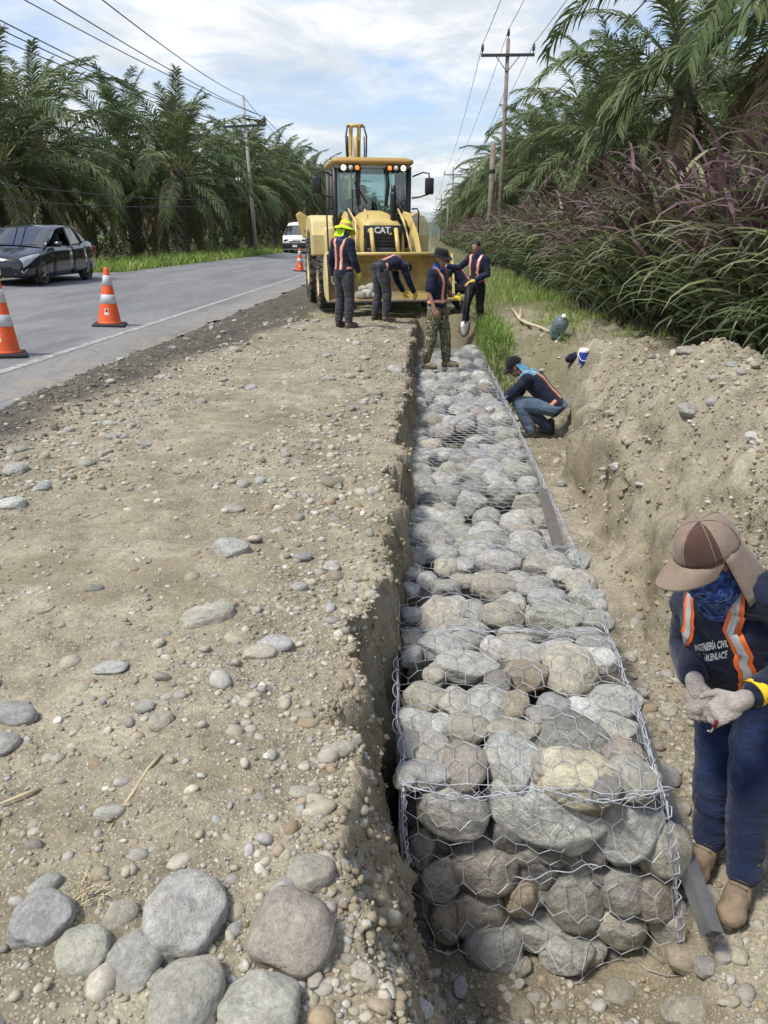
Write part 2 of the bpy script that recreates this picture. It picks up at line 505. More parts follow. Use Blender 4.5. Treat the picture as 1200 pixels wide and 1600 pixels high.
damp_dark_a = np.maximum(damp_dark_a, sst(np.abs(gxf - 1.78), .30, .08) * sst(gyf, 11.5, 10.5) * (.35 + .8 * np.clip(fbm(gxf * 3, gyf * 3, 71, 3), -.4, .6)))
damp_dark_a = np.maximum(damp_dark_a, .7 * sst(fbm(gxf * 1.6, gyf * 2.6, 73, 3), .28, .55) * sst(gxf, -3.2, -2.6))
damp_dark_a = np.maximum(damp_dark_a,   .35 * sst(gyf, 2.3, 1.7) * sst(gxf, xbf - .25, xbf + .1) * sst(gxf, .8, .3))
damp_dark_a = np.maximum(damp_dark_a, .85 * sst(gyf, 14.4, 14.9) * sst(gyf, 16.6, 16.1) * sst(gxf, -.35, -.25) * sst(gxf, 1.1, 1.0))  # plain darker earth across the far end of the trench
set_attr(gme, 'damp', np.clip(damp_dark_a, 0, 1))
edge = np.minimum(-3.88 + .085 * gyf, -2.35) + .40 * fbm(gyf * .6, gyf * 0, 75, 3)
set_attr(gme, 'crumb', sst(gxf, edge + .16, edge - .10) * sst(gxf, -4.6, -4.2) * (.88 + .12 * sst(gyf, 30, 15)))
turf_a = sst(gxf, 1.12, 1.35) * sst(gyf + gxf * .3 + fbm(gxf * 1.2, gyf * 1.2, 77, 3) * 1.6, 11.9, 12.7) * np.clip(.25 + .75 * sst(gyf, 14.5, 17.5) + .8 * fbm(gxf * 1.1, gyf * .9, 91, 3), 0, 1)
turf_a = np.maximum(turf_a, sst(gxf, 3.3, 3.9))
turf_a = np.maximum(turf_a, sst(gyf, 15.3, 17.0) * sst(gxf, -2.2, -1.2) * (.35 + .5 * sst(fbm(gxf * 2, gyf * 2, 78, 3), -.2, .3)))
turf_a = np.maximum(turf_a, sst(gxf, -10.2, -10.4))
set_attr(gme, 'turf', np.clip(turf_a, 0, 1))
ground = tag(link('ground', gme), 'tan stony earth shoulder with the dug trench and spoil heap', kind='structure')

# ------------------------------------------------------------------ the road
ta = NT('worn_asphalt'); c = ta.coord('Object')
a1 = ta.noise(ta.mapping(c, (.8, .10, 1)), 1.3, 5, .6); a2 = ta.noise(c, 60, 4, .75); a3 = ta.voronoi(c, 110.0)
k = ta.ramp(a1, [(.3, (.155, .158, .16)), (.7, (.235, .237, .238))])
k = ta.mix(1.0, k, ta.ramp(a2, [(.3, .62), (.68, 1.35)]), 'MULTIPLY')
k = ta.mix(ta.ramp(a3, [(.12, .35), (.3, 0.0)]), k, (.40, .39, .37))
k = ta.mix(ta.ramp(ta.noise(c, .55, 6, .7), [(.55, 0.0), (.75, .45)]), k, (.29, .265, .22))
k = ta.mix(ta.ramp(ta.noise(ta.mapping(c, (1.0, .22, 1), (3, 5, 0)), .9, 4, .6), [(.52, 0.0), (.60, .5)]), k, (.125, .127, .13))
sx_ = ta.n.new('ShaderNodeSeparateXYZ'); ta.l.new(c, sx_.inputs[0])
spill = ta.math('MULTIPLY', ta.math('MULTIPLY', ta.math('ADD', sx_.outputs[0], 4.9), .8, True), ta.ramp(ta.noise(c, 3.0, 7, .75), [(.40, 0.0), (.60, 1.0)]), True)
k = ta.mix(spill, k, (.30, .26, .195))
k = ta.mix(ta.ramp(ta.noise(ta.mapping(c, (1, .3, 1), (8, 1, 0)), 1.6, 9, .7, 2.0), [(.492, 0.0), (.50, .8), (.508, 0.0)]), k, (.05, .05, .05))
ta.set('Base Color', k); ta.set('Roughness', .82); ta.set('Specular IOR Level', .3)
ta.set('Normal', ta.bump(a3, .4, .006))
M_ASPHALT = ta.m
def strip(name, xa, xb_, ys, lift, mat, parent=None, wob=0.0, seed=0):
    ys = np.array(ys); a = (xa(ys) if callable(xa) else np.full(len(ys), xa)); b = np.full(len(ys), xb_)
    if wob: b = b + wob * fbm(ys * 1.4, ys * 0 + seed, 90 + seed, 4)
    v = np.concatenate([np.stack([a, ys, road_z(a) + lift], 1), np.stack([b, ys, road_z(b) + lift], 1)])
    n = len(ys); i = np.arange(n - 1)
    me = np_mesh(name, v, np.stack([i, i + n, i + n + 1, i + 1], 1), False, mat)
    return link(name, me, parent)
rys = list(np.arange(-20, 40, .12)) + [40, 50, 70, 100, 150, 220, 330, 500, 800, 1300, 2200]
road = tag(strip('road', road_left, -3.72, rys, .0, M_ASPHALT, wob=.28, seed=2), 'grey two lane asphalt road', kind='structure')
tl = NT('worn_white_line'); c = tl.coord('Object')
k = tl.ramp(tl.noise(c, 9, 8, .8), [(.46, (.22, .22, .21)), (.62, (.47, .46, .42))])
tl.set('Base Color', k); tl.set('Roughness', .8)
M_LINE = tl.m
strip('edge_line', -4.74, -4.62, rys, .005, M_LINE, road)
for q, y0 in enumerate(np.arange(30, 130, 9.0)):
    strip('lane_dash', -7.28, -7.18, [y0, y0 + 3.0], .005, M_LINE, road)
# ------------------------------------------------------------------ stones
def ico(sub):
    bm = bmesh.new(); bmesh.ops.create_icosphere(bm, subdivisions=sub, radius=1)
    v = np.array([x.co[:] for x in bm.verts]); f = np.array([[q.index for q in p.verts] for p in bm.faces]); bm.free()
    return v, f
ICO1, ICO4 = ico(1), ico(5)
ts = NT('river_stone')
oi = ts.n.new('ShaderNodeObjectInfo')
off = ts.n.new('ShaderNodeCombineXYZ')
for q in range(3): ts.l.new(ts.math('MULTIPLY', oi.outputs['Random'], 37.0 + q * 11), off.inputs[q])
c = ts.mapping(ts.coord('Object'), (1, 1, 1), off.outputs[0])
s1 = ts.noise(c, 1.3, 5, .6, .3); s2 = ts.noise(c, 5.0, 6, .7); s3 = ts.noise(c, 19.0, 4, .7)
sp1 = ts.noise(ts.mapping(c, (1, 1, 1), (9, 4, 2)), 15.0, 3, .8)
k = ts.mix(1.0, oi.outputs['Color'], ts.ramp(s1, [(.28, .70), (.52, 1.0), (.75, 1.22)]), 'MULTIPLY')
k = ts.mix(1.0, k, ts.ramp(s2, [(.28, .62), (.5, 1.0), (.72, 1.28)]), 'MULTIPLY')
k = ts.mix(ts.ramp(s3, [(.55, 0.0), (.66, .55)]), k, (.50, .48, .43))
k = ts.mix(ts.ramp(sp1, [(.57, 0.0), (.66, .5)]), k, (.10, .097, .09))
k = ts.mix(ts.ramp(ts.noise(ts.mapping(c, (1, 1, 1), (1, 6, 3)), 3.2, 8, .75, 1.2), [(.485, 0.0), (.50, .45), (.515, 0.0)]), k, (.60, .58, .53))
k = ts.mix(ts.ramp(ts.noise(ts.mapping(c, (1, 1, 2.2), (5, 2, 7)), 1.1, 5, .7, .8), [(.50, 0.0), (.66, .5)]), k, (.24, .23, .215))
k = ts.mix(ts.ramp(ts.noise(ts.mapping(c, (1, 1, 1), (3, 8, 5)), 2.2, 6, .7), [(.48, 0.0), (.70, .45)]), k, (.38, .335, .255))
ts.set('Base Color', k); ts.set('Roughness', .88); ts.set('Specular IOR Level', .25)
ts.set('Normal', ts.bump(s3, .35, .12, ts.bump(s2, .5, .3)))
M_STONE = ts.m

def stone_mesh(name, seed, angular=0.2, base=ICO4):
    rng = np.random.default_rng(seed)
    d = base[0].copy(); d /= np.linalg.norm(d, axis=1)[:, None]
    e = rng.uniform(2.0, 2.6)
    r = (np.abs(d[:, 0]) ** e + np.abs(d[:, 1]) ** e + np.abs(d[:, 2]) ** e) ** (-1 / e)
    for i in range(int(5 + angular * 16)):
        n = rng.normal(size=3); n /= np.linalg.norm(n)
        o = rng.uniform(.90 - .42 * angular, 1.02 - .12 * angular)
        dn = np.maximum(d @ n, 1e-3); lim = o / dn
        kk = 26 - 12 * (1 - angular)
        m = np.minimum(r, lim); diff = np.abs(r - lim)
        r = m - np.exp(-kk * diff) * .5 / kk
    a, b, cc = rng.uniform(0, 50, 3)
    dz = np.array([noise.fractal(Vector((p[0] * 1.4 + a, p[1] * 1.4 + b, p[2] * 1.4 + cc)), 1.0, 2.0, 3) for p in d[: len(d)]])
    r = r * (1 + .07 * dz)
    if len(d) > 3000:
        d2 = np.array([noise.noise(Vector((p[0] * 9 + a, p[1] * 9 + b, p[2] * 9 + cc))) for p in d])
        r = r * (1 + .011 * d2)
    v = d * r[:, None]
    v -= (v.max(0) + v.min(0)) / 2
    v /= (v.max(0) - v.min(0)) / 2
    return np_mesh(name, v, base[1], True, M_STONE)
ICO_MID = ico(4)
STONES_R = [stone_mesh('stone', 100 + i, .10, ICO_MID) for i in range(7)]
STONES_A = [stone_mesh('stone', 200 + i, .55, ICO_MID) for i in range(5)]
STONES_F = [stone_mesh('stone', 300 + i, .10 + .1 * (i % 3)) for i in range(5)]
STONES_AF = [stone_mesh('stone', 400 + i, .62) for i in range(3)]
TINT = dict(grey=(.47, .468, .425), light=(.63, .625, .57), dark=(.255, .25, .23), tan=(.52, .485, .38), brown=(.38, .315, .225),
            pink=(.43, .375, .31), yellow=(.60, .545, .39), blue=(.435, .44, .41), mid=(.50, .485, .415), green=(.45, .45, .37))
TN = ['grey', 'grey', 'light', 'light', 'tan', 'mid', 'mid', 'grey', 'blue', 'brown', 'green', 'pink', 'dark']
rs = random.Random(7)
def stone(name, me, loc, rad, rot, tint, parent=None):
    o = link(name, me, parent)
    o.location = loc; o.scale = rad; o.rotation_euler = rot
    j = rs.uniform(.80, 1.16); t = TINT[tint] if isinstance(tint, str) else tint
    o.color = (t[0] * j * rs.uniform(.97, 1.03), t[1] * j, t[2] * j * rs.uniform(.96, 1.04), 1)
    return o

# ------------------------------------------------------------------ gabions
GZ_TOP = -.42
GX0, GX1 = -.10, 1.02
def gx0(y): return float(np.interp(y, [2.3, 3.4, 8], [-.035, -.095, -.14]))
def gx1(y): return float(np.interp(y, [2.3, 3.2, 4.2, 9], [.90, .965, 1.0, 1.03]))
# photo measures of the front basket's stones: centre, width, height, tilt, colour
front_list = [(245, 365, 215, 150, 20, 'mid'), (515, 380, 350, 190, 22, 'light'), (780, 430, 190, 205, 5, 'light'), (885, 485, 150, 165, 0, 'tan'),
 (340, 520, 205, 195, 0, 'pink'), (505, 515, 155, 140, 0, 'dark'), (615, 625, 175, 205, 0, 'grey'), (330, 660, 185, 160, 0, 'pink'), (455, 620, 100, 105, 0, 'brown'),
 (760, 605, 130, 150, 0, 'grey'), (855, 620, 130, 160, 0, 'pink'), (500, 718, 160, 112, -8, 'grey'), (370, 778, 165, 138, 0, 'grey'), (750, 712, 160, 105, 22, 'tan'),
 (645, 770, 125, 92, 0, 'mid'), (588, 800, 150, 115, 15, 'grey'), (228, 690, 105, 155, 0, 'brown'), (205, 565, 120, 120, 0, 'mid'), (900, 700, 115, 170, -18, 'grey'),
 (160, 745, 90, 110, 0, 'dark'), (748, 785, 120, 80, 0, 'dark'), (285, 785, 70, 70, 0, 'brown'), (660, 480, 130, 130, 0, 'dark'), (150, 470, 85, 110, 0, 'dark'),
 (160, 640, 100, 110, 0, 'dark'), (560, 470, 120, 90, 0, 'dark'), (420, 430, 120, 90, 0, 'dark'), (690, 560, 90, 90, 0, 'dark'), (860, 790, 120, 90, 0, 'dark'), (440, 800, 90, 70, 0, 'dark')]
top_near = [(612, 265, 220, 150, 5, 'yellow'), (785, 270, 155, 115, 20, 'mid'), (285, 225, 125, 185, 5, 'pink'), (420, 215, 155, 145, 0, 'grey'), (185, 178, 112, 98, 0, 'mid'),
 (165, 250, 145, 70, 8, 'grey'), (425, 130, 155, 80, 0, 'tan'), (600, 145, 215, 130, 8, 'dark'), (725, 120, 145, 85, 8, 'grey'), (760, 192, 110, 80, 0, 'pink'), (140, 98, 120, 78, 10, 'grey'),
 (290, 115, 130, 85, 0, 'tan'), (212, 103, 66, 82, 10, 'light'), (730, 40, 165, 95, -5, 'light'), (255, 35, 88, 92, 15, 'mid'), (160, 30, 125, 92, 8, 'tan'), (350, 50, 115, 112, 0, 'grey'),
 (432, 45, 90, 132, 0, 'brown'), (560, 58, 110, 84, 20, 'blue'), (515, 80, 90, 66, 0, 'grey'), (640, 62, 90, 74, 0, 'light'), (120, 170, 80, 80, 0, 'dark'), (520, 225, 90, 90, 0, 'tan'), (715, 325, 90, 70, 0, 'dark'), (105, 255, 70, 80, 0, 'grey')]
top_far = [(285, 985, 135, 85, 0, 'grey'), (315, 1035, 98, 78, 0, 'tan'), (425, 980, 92, 62, -20, 'light'), (390, 1022, 76, 84, 10, 'light'), (530, 1010, 185, 95, 5, 'light'), (735, 1030, 190, 122, 5, 'mid'),
 (230, 1088, 74, 122, 20, 'light'), (312, 1118, 112, 78, 10, 'grey'), (385, 1090, 102, 54, 0, 'tan'), (510, 1115, 185, 112, 10, 'pink'), (610, 1082, 95, 64, 0, 'grey'), (680, 1118, 155, 82, -22, 'grey'),
 (795, 1070, 112, 74, 0, 'light'), (875, 1105, 122, 114, 0, 'tan'), (735, 1168, 152, 82, 0, 'grey'), (895, 1165, 145, 92, 0, 'light'), (280, 1242, 192, 152, 0, 'tan'), (345, 1188, 94, 94, 0, 'light'),
 (420, 1217, 104, 112, 0, 'grey'), (545, 1237, 170, 112, -5, 'tan'), (582, 1182, 112, 74, 8, 'grey'), (770, 1247, 250, 128, -3, 'mid'), (945, 1257, 122, 84, 0, 'grey'), (165, 1230, 74, 116, 0, 'grey'),
 (400, 1328, 170, 132, 5, 'mid'), (285, 1357, 185, 104, 14, 'grey'), (505, 1372, 94, 124, 0, 'light'), (600, 1328, 134, 84, 8, 'mid'), (690, 1318, 104, 64, 0, 'dark'), (782, 1322, 112, 64, 0, 'blue'),
 (895, 1312, 132, 66, 8, 'grey'), (775, 1372, 152, 64, -8, 'blue'), (925, 1362, 164, 84, 0, 'grey'), (620, 1412, 204, 124, -5, 'mid'), (385, 1442, 264, 104, 3, 'grey'), (830, 1472, 215, 184, 3, 'tan'),
 (640, 1492, 186, 124, -5, 'brown'), (525, 1512, 104, 84, 10, 'dark'), (950, 1422, 134, 94, 0, 'light'), (260, 1482, 86, 64, 10, 'tan'), (165, 1400, 84, 110, 0, 'grey'), (170, 1330, 84, 90, 0, 'tan'),
 (160, 1130, 80, 100, 0, 'grey'), (165, 1050, 80, 90, 0, 'light'), (195, 985, 80, 70, 0, 'mid'), (865, 1005, 90, 80, 0, 'grey'), (640, 970, 100, 60, 0, 'grey'), (950, 1190, 60, 70, 0, 'mid')]

def pack(x0, x1, y0, y1, z0, z1, n, seed, rmin=.075, rmax=.135):
    """spheres pushed apart inside a box until they lie like poured stone"""
    rng = np.random.default_rng(seed)
    r = rng.uniform(0, 1, n) ** 1.6 * (rmax - rmin) + rmin
    lo = np.array([x0, y0, z0]); hi = np.array([x1, y1, z1])
    p = lo + rng.uniform(0, 1, (n, 3)) * (hi - lo)
    for it in range(170):
        dv = p[:, None, :] - p[None, :, :]
        dd = np.sqrt((dv ** 2).sum(2)) + 1e-6
        mn = (r[:, None] + r[None, :]) * .93
        ov = np.clip(mn - dd, 0, None); np.fill_diagonal(ov, 0)
        p += ((dv / dd[:, :, None]) * (ov * .27)[:, :, None]).sum(1)
        p[:, 2] -= .0008
        p = np.clip(p, lo + r[:, None] * .88, hi - r[:, None] * np.array([.88, .88, .72]))
    return p, r

tw = NT('galvanised_wire'); c = tw.coord('Object')
tw.set('Base Color', tw.ramp(tw.noise(c, 14, 3, .6), [(.3, (.30, .32, .35)), (.7, (.52, .54, .58))]))
tw.set('Metallic', .25); tw.set('Roughness', .6)
M_WIRE = tw.m

def hex_panel(name, fn, w, h, parent, cell=.098, wire=.0033, stretch=1.18):
    """hexagonal netting laid over fn(u, v) -> point, u in 0..w across, v in 0..h along"""
    dx = cell; r = dx / math.sqrt(3) * stretch
    vid = {}; vs = []; fs = []
    def key(u, v):
        u = min(max(u, 0.0), w); v = min(max(v, 0.0), h)
        k = (round(u * 400), round(v * 400))
        if k not in vid: vid[k] = len(vs); vs.append(fn(u, v))
        return vid[k]
    row = 0; v = 0.0
    while v < h + r * .5:
        u = dx / 2 if row % 2 else 0.0
        while u < w + dx * .45:
            cs = [(u, v - r), (u + dx / 2, v - r / 2), (u + dx / 2, v + r / 2), (u, v + r), (u - dx / 2, v + r / 2), (u - dx / 2, v - r / 2)]
            ids = []
            for q in cs:
                i = key(*q)
                if i not in ids: ids.append(i)
            if len(ids) >= 3: fs.append(ids)
            u += dx
        v += r * 1.5; row += 1
    me = bpy.data.meshes.new(name); me.from_pydata([tuple(p) for p in vs], [], fs); me.update()
    me.materials.append(M_WIRE)
    o = link(name, me, parent); o['kind'] = 'stuff'
    m = o.modifiers.new('wire', 'WIREFRAME'); m.thickness = wire; m.use_even_offset = False; m.use_boundary = True; m.use_replace = True
    return o

seams = [2.33, 4.74, 7.15, 9.56, 11.97, 14.6]
ord_w = ['front', 'second', 'third', 'fourth', 'fifth']
GAB = []
for gi in range(5):
    y0, y1 = seams[gi], seams[gi + 1]
    g = empty('gabion_basket', ((GX0 + GX1) / 2, (y0 + y1) / 2, GZ_TOP - .86))
    tag(g, ['front hexagonal wire gabion basket with its stone filled end showing, beside the tan capped worker',
            'second wire gabion basket of stones, lacing seam crossing at the sloping steel stud',
            'third wire gabion basket of grey stones, middle of the row',
            'fourth wire gabion basket of stones, beside the squatting worker in blue scarf',
            'last wire gabion basket of stones, under the worker in camouflage trousers'][gi], 'gabion', 'wire gabion baskets in the trench')
    inv = Matrix.Translation(-Vector(g.location))
    items = []                                  # position, radii, rotation, tint, mesh
    if gi == 0:
        for (cx, cy, w, h, tilt, tn) in front_list:
            px, py = 580 + cx / 1.935, 1080 + cy / 1.935
            outside = (cx, cy) in ((370, 778), (588, 800))
            p = atY(px, py, 2.42); D = depth(p)
            a = w / 1.935 / 2 * D / F_PX * 1.09; cc = h / 1.935 / 2 * D / F_PX * 1.14
            b = max(.07, .85 * min(a, cc)); 
            p = atY(px, py, (2.27 if outside else 2.35) + b * (.95 if tn != 'dark' else 1.6))
            ang = tn in ('light', 'dark', 'grey') and rs.random() < .55
            items.append((p, (a, b, cc), (0, R(tilt), rs.uniform(-.2, .2)), tn, rs.choice(STONES_AF if ang else STONES_F)))
        for lst, ox, oy, sc in ((top_near, 580, 1080, 1.935), (top_far, 580, 500, 2.666)):
            for (cx, cy, w, h, tilt, tn) in lst:
                px, py = ox + cx / sc, oy + cy / sc
                p = onz(px, py, GZ_TOP - .05); D = depth(p)
                a = w / sc / 2 * D / F_PX * 1.13
                hh = h / sc / 2 * D / F_PX * 1.13
                el = math.asin(min(.95, (CAM_Z - p.z) / (p - Vector((0, 0, CAM_Z))).length))
                cc = min(.72 * a, hh * .95)
                b = math.sqrt(max((hh ** 2 - (cc * math.cos(el)) ** 2), (.45 * a * math.sin(el)) ** 2)) / math.sin(el)
                b = min(b * 1.18, a * 1.45)
                p = onz(px, py, GZ_TOP - cc * .62)
                p.y = max(p.y, 2.36 + b * .8)
                ang = rs.random() < .3
                items.append((p, (a, b, cc), (rs.uniform(-.12, .12), R(tilt * .4), -R(tilt * .8)), tn, rs.choice(STONES_AF if ang else STONES_F)))
        P, Rr = pack(GX0 + .03, GX1 - .03, y0 + .11, y1, -1.27, GZ_TOP - .05, 205, 40)
    else:
        rm = (.078, .138) if gi == 1 else (.068, .118)
        P, Rr = pack(GX0, GX1, y0 - .03, y1 + .03, (-1.27 if gi == 1 else -.98), GZ_TOP + .05, 235 if gi == 1 else 250, 40 + gi, *rm)
    for p, r in zip(P, Rr):
        p[0] = gx0(p[1]) + (p[0] - GX0) / (GX1 - GX0) * (gx1(p[1]) - gx0(p[1]))
        surf = min(p[0] - GX0, GX1 - p[0], GZ_TOP - p[2], p[1] - y0)
        if gi and min(p[0] - GX0, GX1 - p[0], GZ_TOP - p[2]) > r + .10: continue
        if gi and p[2] < -.95: continue
        if gi == 0 and surf > .42: continue
        s = r * 1.16
        # stones lie on their flat side against the netting
        rad = [s * rs.uniform(1.02, 1.26), s * rs.uniform(.90, 1.10), s * rs.uniform(.76, .98)]
        if gi and GZ_TOP - p[2] < .16:
            rot = (rs.uniform(-.25, .25), rs.uniform(-.25, .25), rs.uniform(-.7, .7) if rs.random() < .8 else rs.uniform(0, 6.3))
        else:
            rot = (rs.uniform(-.5, .5), rs.uniform(-.5, .5), rs.uniform(0, 6.3))
        items.append((Vector(p), rad, rot, rs.choice(TN), rs.choice(STONES_R + STONES_A[:2 + 3 * (rs.random() < .35)])))
    for (p, rad, rot, tn, me) in items:
        o = stone('stone', me, inv @ Vector(p), rad, rot, tn, g)
    # height of the stones under the lid, for the netting to lie on
    SPX = np.array([[i[0][0], i[0][1], i[0][2]] for i in items]); SRA = np.array([[max(i[1][0], i[1][1]), i[1][2] * 1.02] for i in items])
    def lid_z(u, v):
        dx2 = (SPX[:, 0] - u) ** 2 + (SPX[:, 1] - v) ** 2
        k = 1 - dx2 / SRA[:, 0] ** 2
        z = np.where(k > 0, SPX[:, 2] + SRA[:, 1] * np.sqrt(np.clip(k, 0, 1)), -9)
        return float(z.max())
    def lid(u, v, y0=y0, lid_z=lid_z):
        yy = y0 + v; x = gx0(yy) - .01 + u / (GX1 - GX0 + .04) * (gx1(yy) - gx0(yy) + .02)
        best = -9
        for ax, ay in ((0, 0), (.07, 0), (-.07, 0), (0, .07), (0, -.07)):
            best = max(best, lid_z(x + ax, yy + ay) - (0 if ax == ay == 0 else .035))
        best = min(max(best, GZ_TOP - .06), GZ_TOP + .14)
        ed = min(u, GX1 - GX0 + .04 - u)
        best += (GZ_TOP - best) * max(0, 1 - ed / .05) * .5
        return inv @ Vector((x + .012 * noise.noise(Vector((u * 9, v * 9, gi))), yy + .012 * noise.noise(Vector((u * 9, v * 9, gi + 9))), best + .008))
    W = GX1 - GX0 + .04
    wr_ = .0034 if gi < 2 else .0048
    hex_panel('lid_netting', lid, W, y1 - y0, g, wire=wr_)
    def side(xs, y0=y0):
        def fn(u, v):
            bul = .02 * math.sin(math.pi * min(1, v / .85)) + .015 * noise.noise(Vector((u * 5, v * 5, xs * 7 + gi)))
            yy = y0 + u; lean = max(0, 1 - (yy - 2.3) / 1.6) * v / .85
            return inv @ Vector((gx1(yy) + .012 + bul + .15 * lean if xs > .5 else gx0(yy) - .012 - bul + .06 * lean, yy, GZ_TOP - v))
        return fn
    hex_panel('side_netting', side(GX0 - .02), y1 - y0, .85, g, wire=wr_)
    hex_panel('side_netting', side(GX1 + .02), y1 - y0, .85, g, wire=wr_)
    if gi == 0:
        def fr(u, v):
            z = GZ_TOP - v; xl = gx0(2.3) - .012 + .06 * v / .85; xr_ = gx1(2.3) + .012 + .15 * v / .85; x = xl + u / W * (xr_ - xl)
            k = 1 - ((SPX[:, 0] - x) ** 2 + (SPX[:, 2] - z) ** 2) / (np.maximum(SRA[:, 1], .08)) ** 2
            yy = np.where(k > 0, SPX[:, 1] - .9 * SRA[:, 1] * np.sqrt(np.clip(k, 0, 1)), 9).min()
            yy = min(max(yy, 2.24), 2.40)
            return inv @ Vector((x + .012 * noise.noise(Vector((u * 8, v * 8, 3))), yy - .02, z + .012 * noise.noise(Vector((u * 8, v * 8, 13)))))
        hex_panel('end_netting', fr, W, .86, g, wire=.0036)
    # selvedge and lacing wires: thicker cords along the basket's edges
    def wob(pts, rad, amp, nm, turns=0, sub=14):
        """an edge wire, or a lacing wire spiralled about it"""
        mb = MB(); out = []
        for a, b in zip(pts[:-1], pts[1:]):
            a, b = Vector(a), Vector(b); L = (b - a).length; nn = max(2, int(L * (60 if turns else sub)))
            t = (b - a).normalized(); s_ = t.orthogonal().normalized(); q_ = t.cross(s_)
            for i in range(nn + (1 if b == Vector(pts[-1]) else 0)):
                f = i / nn; p = a.lerp(b, f)
                if turns:
                    an = f * L * turns * 2 * math.pi
                    p = p + s_ * (math.cos(an) * amp) + q_ * (math.sin(an) * amp)
                p = p + Vector((noise.noise(p * 4 + Vector((gi, 0, 5))), 0, noise.noise(p * 4 + Vector((7, gi, 1))))) * .026
                out.append(inv @ p)
        mb.tube(out, rad, 5)
        return mb.build(nm, M_WIRE, g)
    A_, B_ = gx0(y0) - .012, gx1(y0) + .012; A1, B1 = gx0(y1) - .012, gx1(y1) + .012; Am, Bm = gx0((y0 + y1) / 2) - .012, gx1((y0 + y1) / 2) + .012; ym = (y0 + y1) / 2
    z_ = GZ_TOP + .012
    wob([(A_, y0, z_), (Am, ym, z_), (A1, y1, z_)], .003, 0, 'selvedge_wire'); wob([(B_, y0, z_), (Bm, ym, z_), (B1, y1, z_)], .003, 0, 'selvedge_wire')
    rim = [(A_ - .02, y0 + .02, z_ + .02), (A_ + .24, y0 - .02, z_ - .025), (A_ + .52, y0 + .01, z_ + .012), (B_ - .22, y0 - .015, z_ - .02), (B_ + .03, y0 + .02, z_ + .02)]
    wob(rim, .0028, 0, 'selvedge_wire')
    wob(rim, .0024, .014, 'lacing_wire', turns=9)
    wob([(B_, y0, z_), (Bm, ym, z_), (B1, y1, z_)], .0024, .012, 'lacing_wire', turns=9)
    if gi < 2:
        wob([(Am, ym, z_ + .01), (Bm, ym, z_ + .012)], .0028, 0, 'selvedge_wire')
        wob([(Am, ym, z_ + .01), (Bm, ym, z_ + .012)], .0020, .010, 'lacing_wire', turns=6)
        wob([(A_ - .01, y0 + .05, z_), (Am - .01, ym, z_), (A1 - .01, y1, z_)], .0024, .015, 'lacing_wire', turns=8)
    if gi == 0:
        for xx in (A_, B_):
            wob([(xx, 2.31, z_), (xx + (.09 if xx > .5 else .03), 2.28, -.85), (xx + (.14 if xx > .5 else .05), 2.30, -1.26)], .0042, 0, 'selvedge_wire')
            wob([(xx, 2.31, z_), (xx + (.09 if xx > .5 else .03), 2.28, -.85), (xx + (.14 if xx > .5 else .05), 2.30, -1.26)], .0028, .017, 'lacing_wire', turns=16)
        pa, pb = atY(805, 1369, 2.31), atY(942, 1357, 2.31)
        wob([pa, pb], .0026, .010, 'tie_wire', turns=7)
    GAB.append(g)

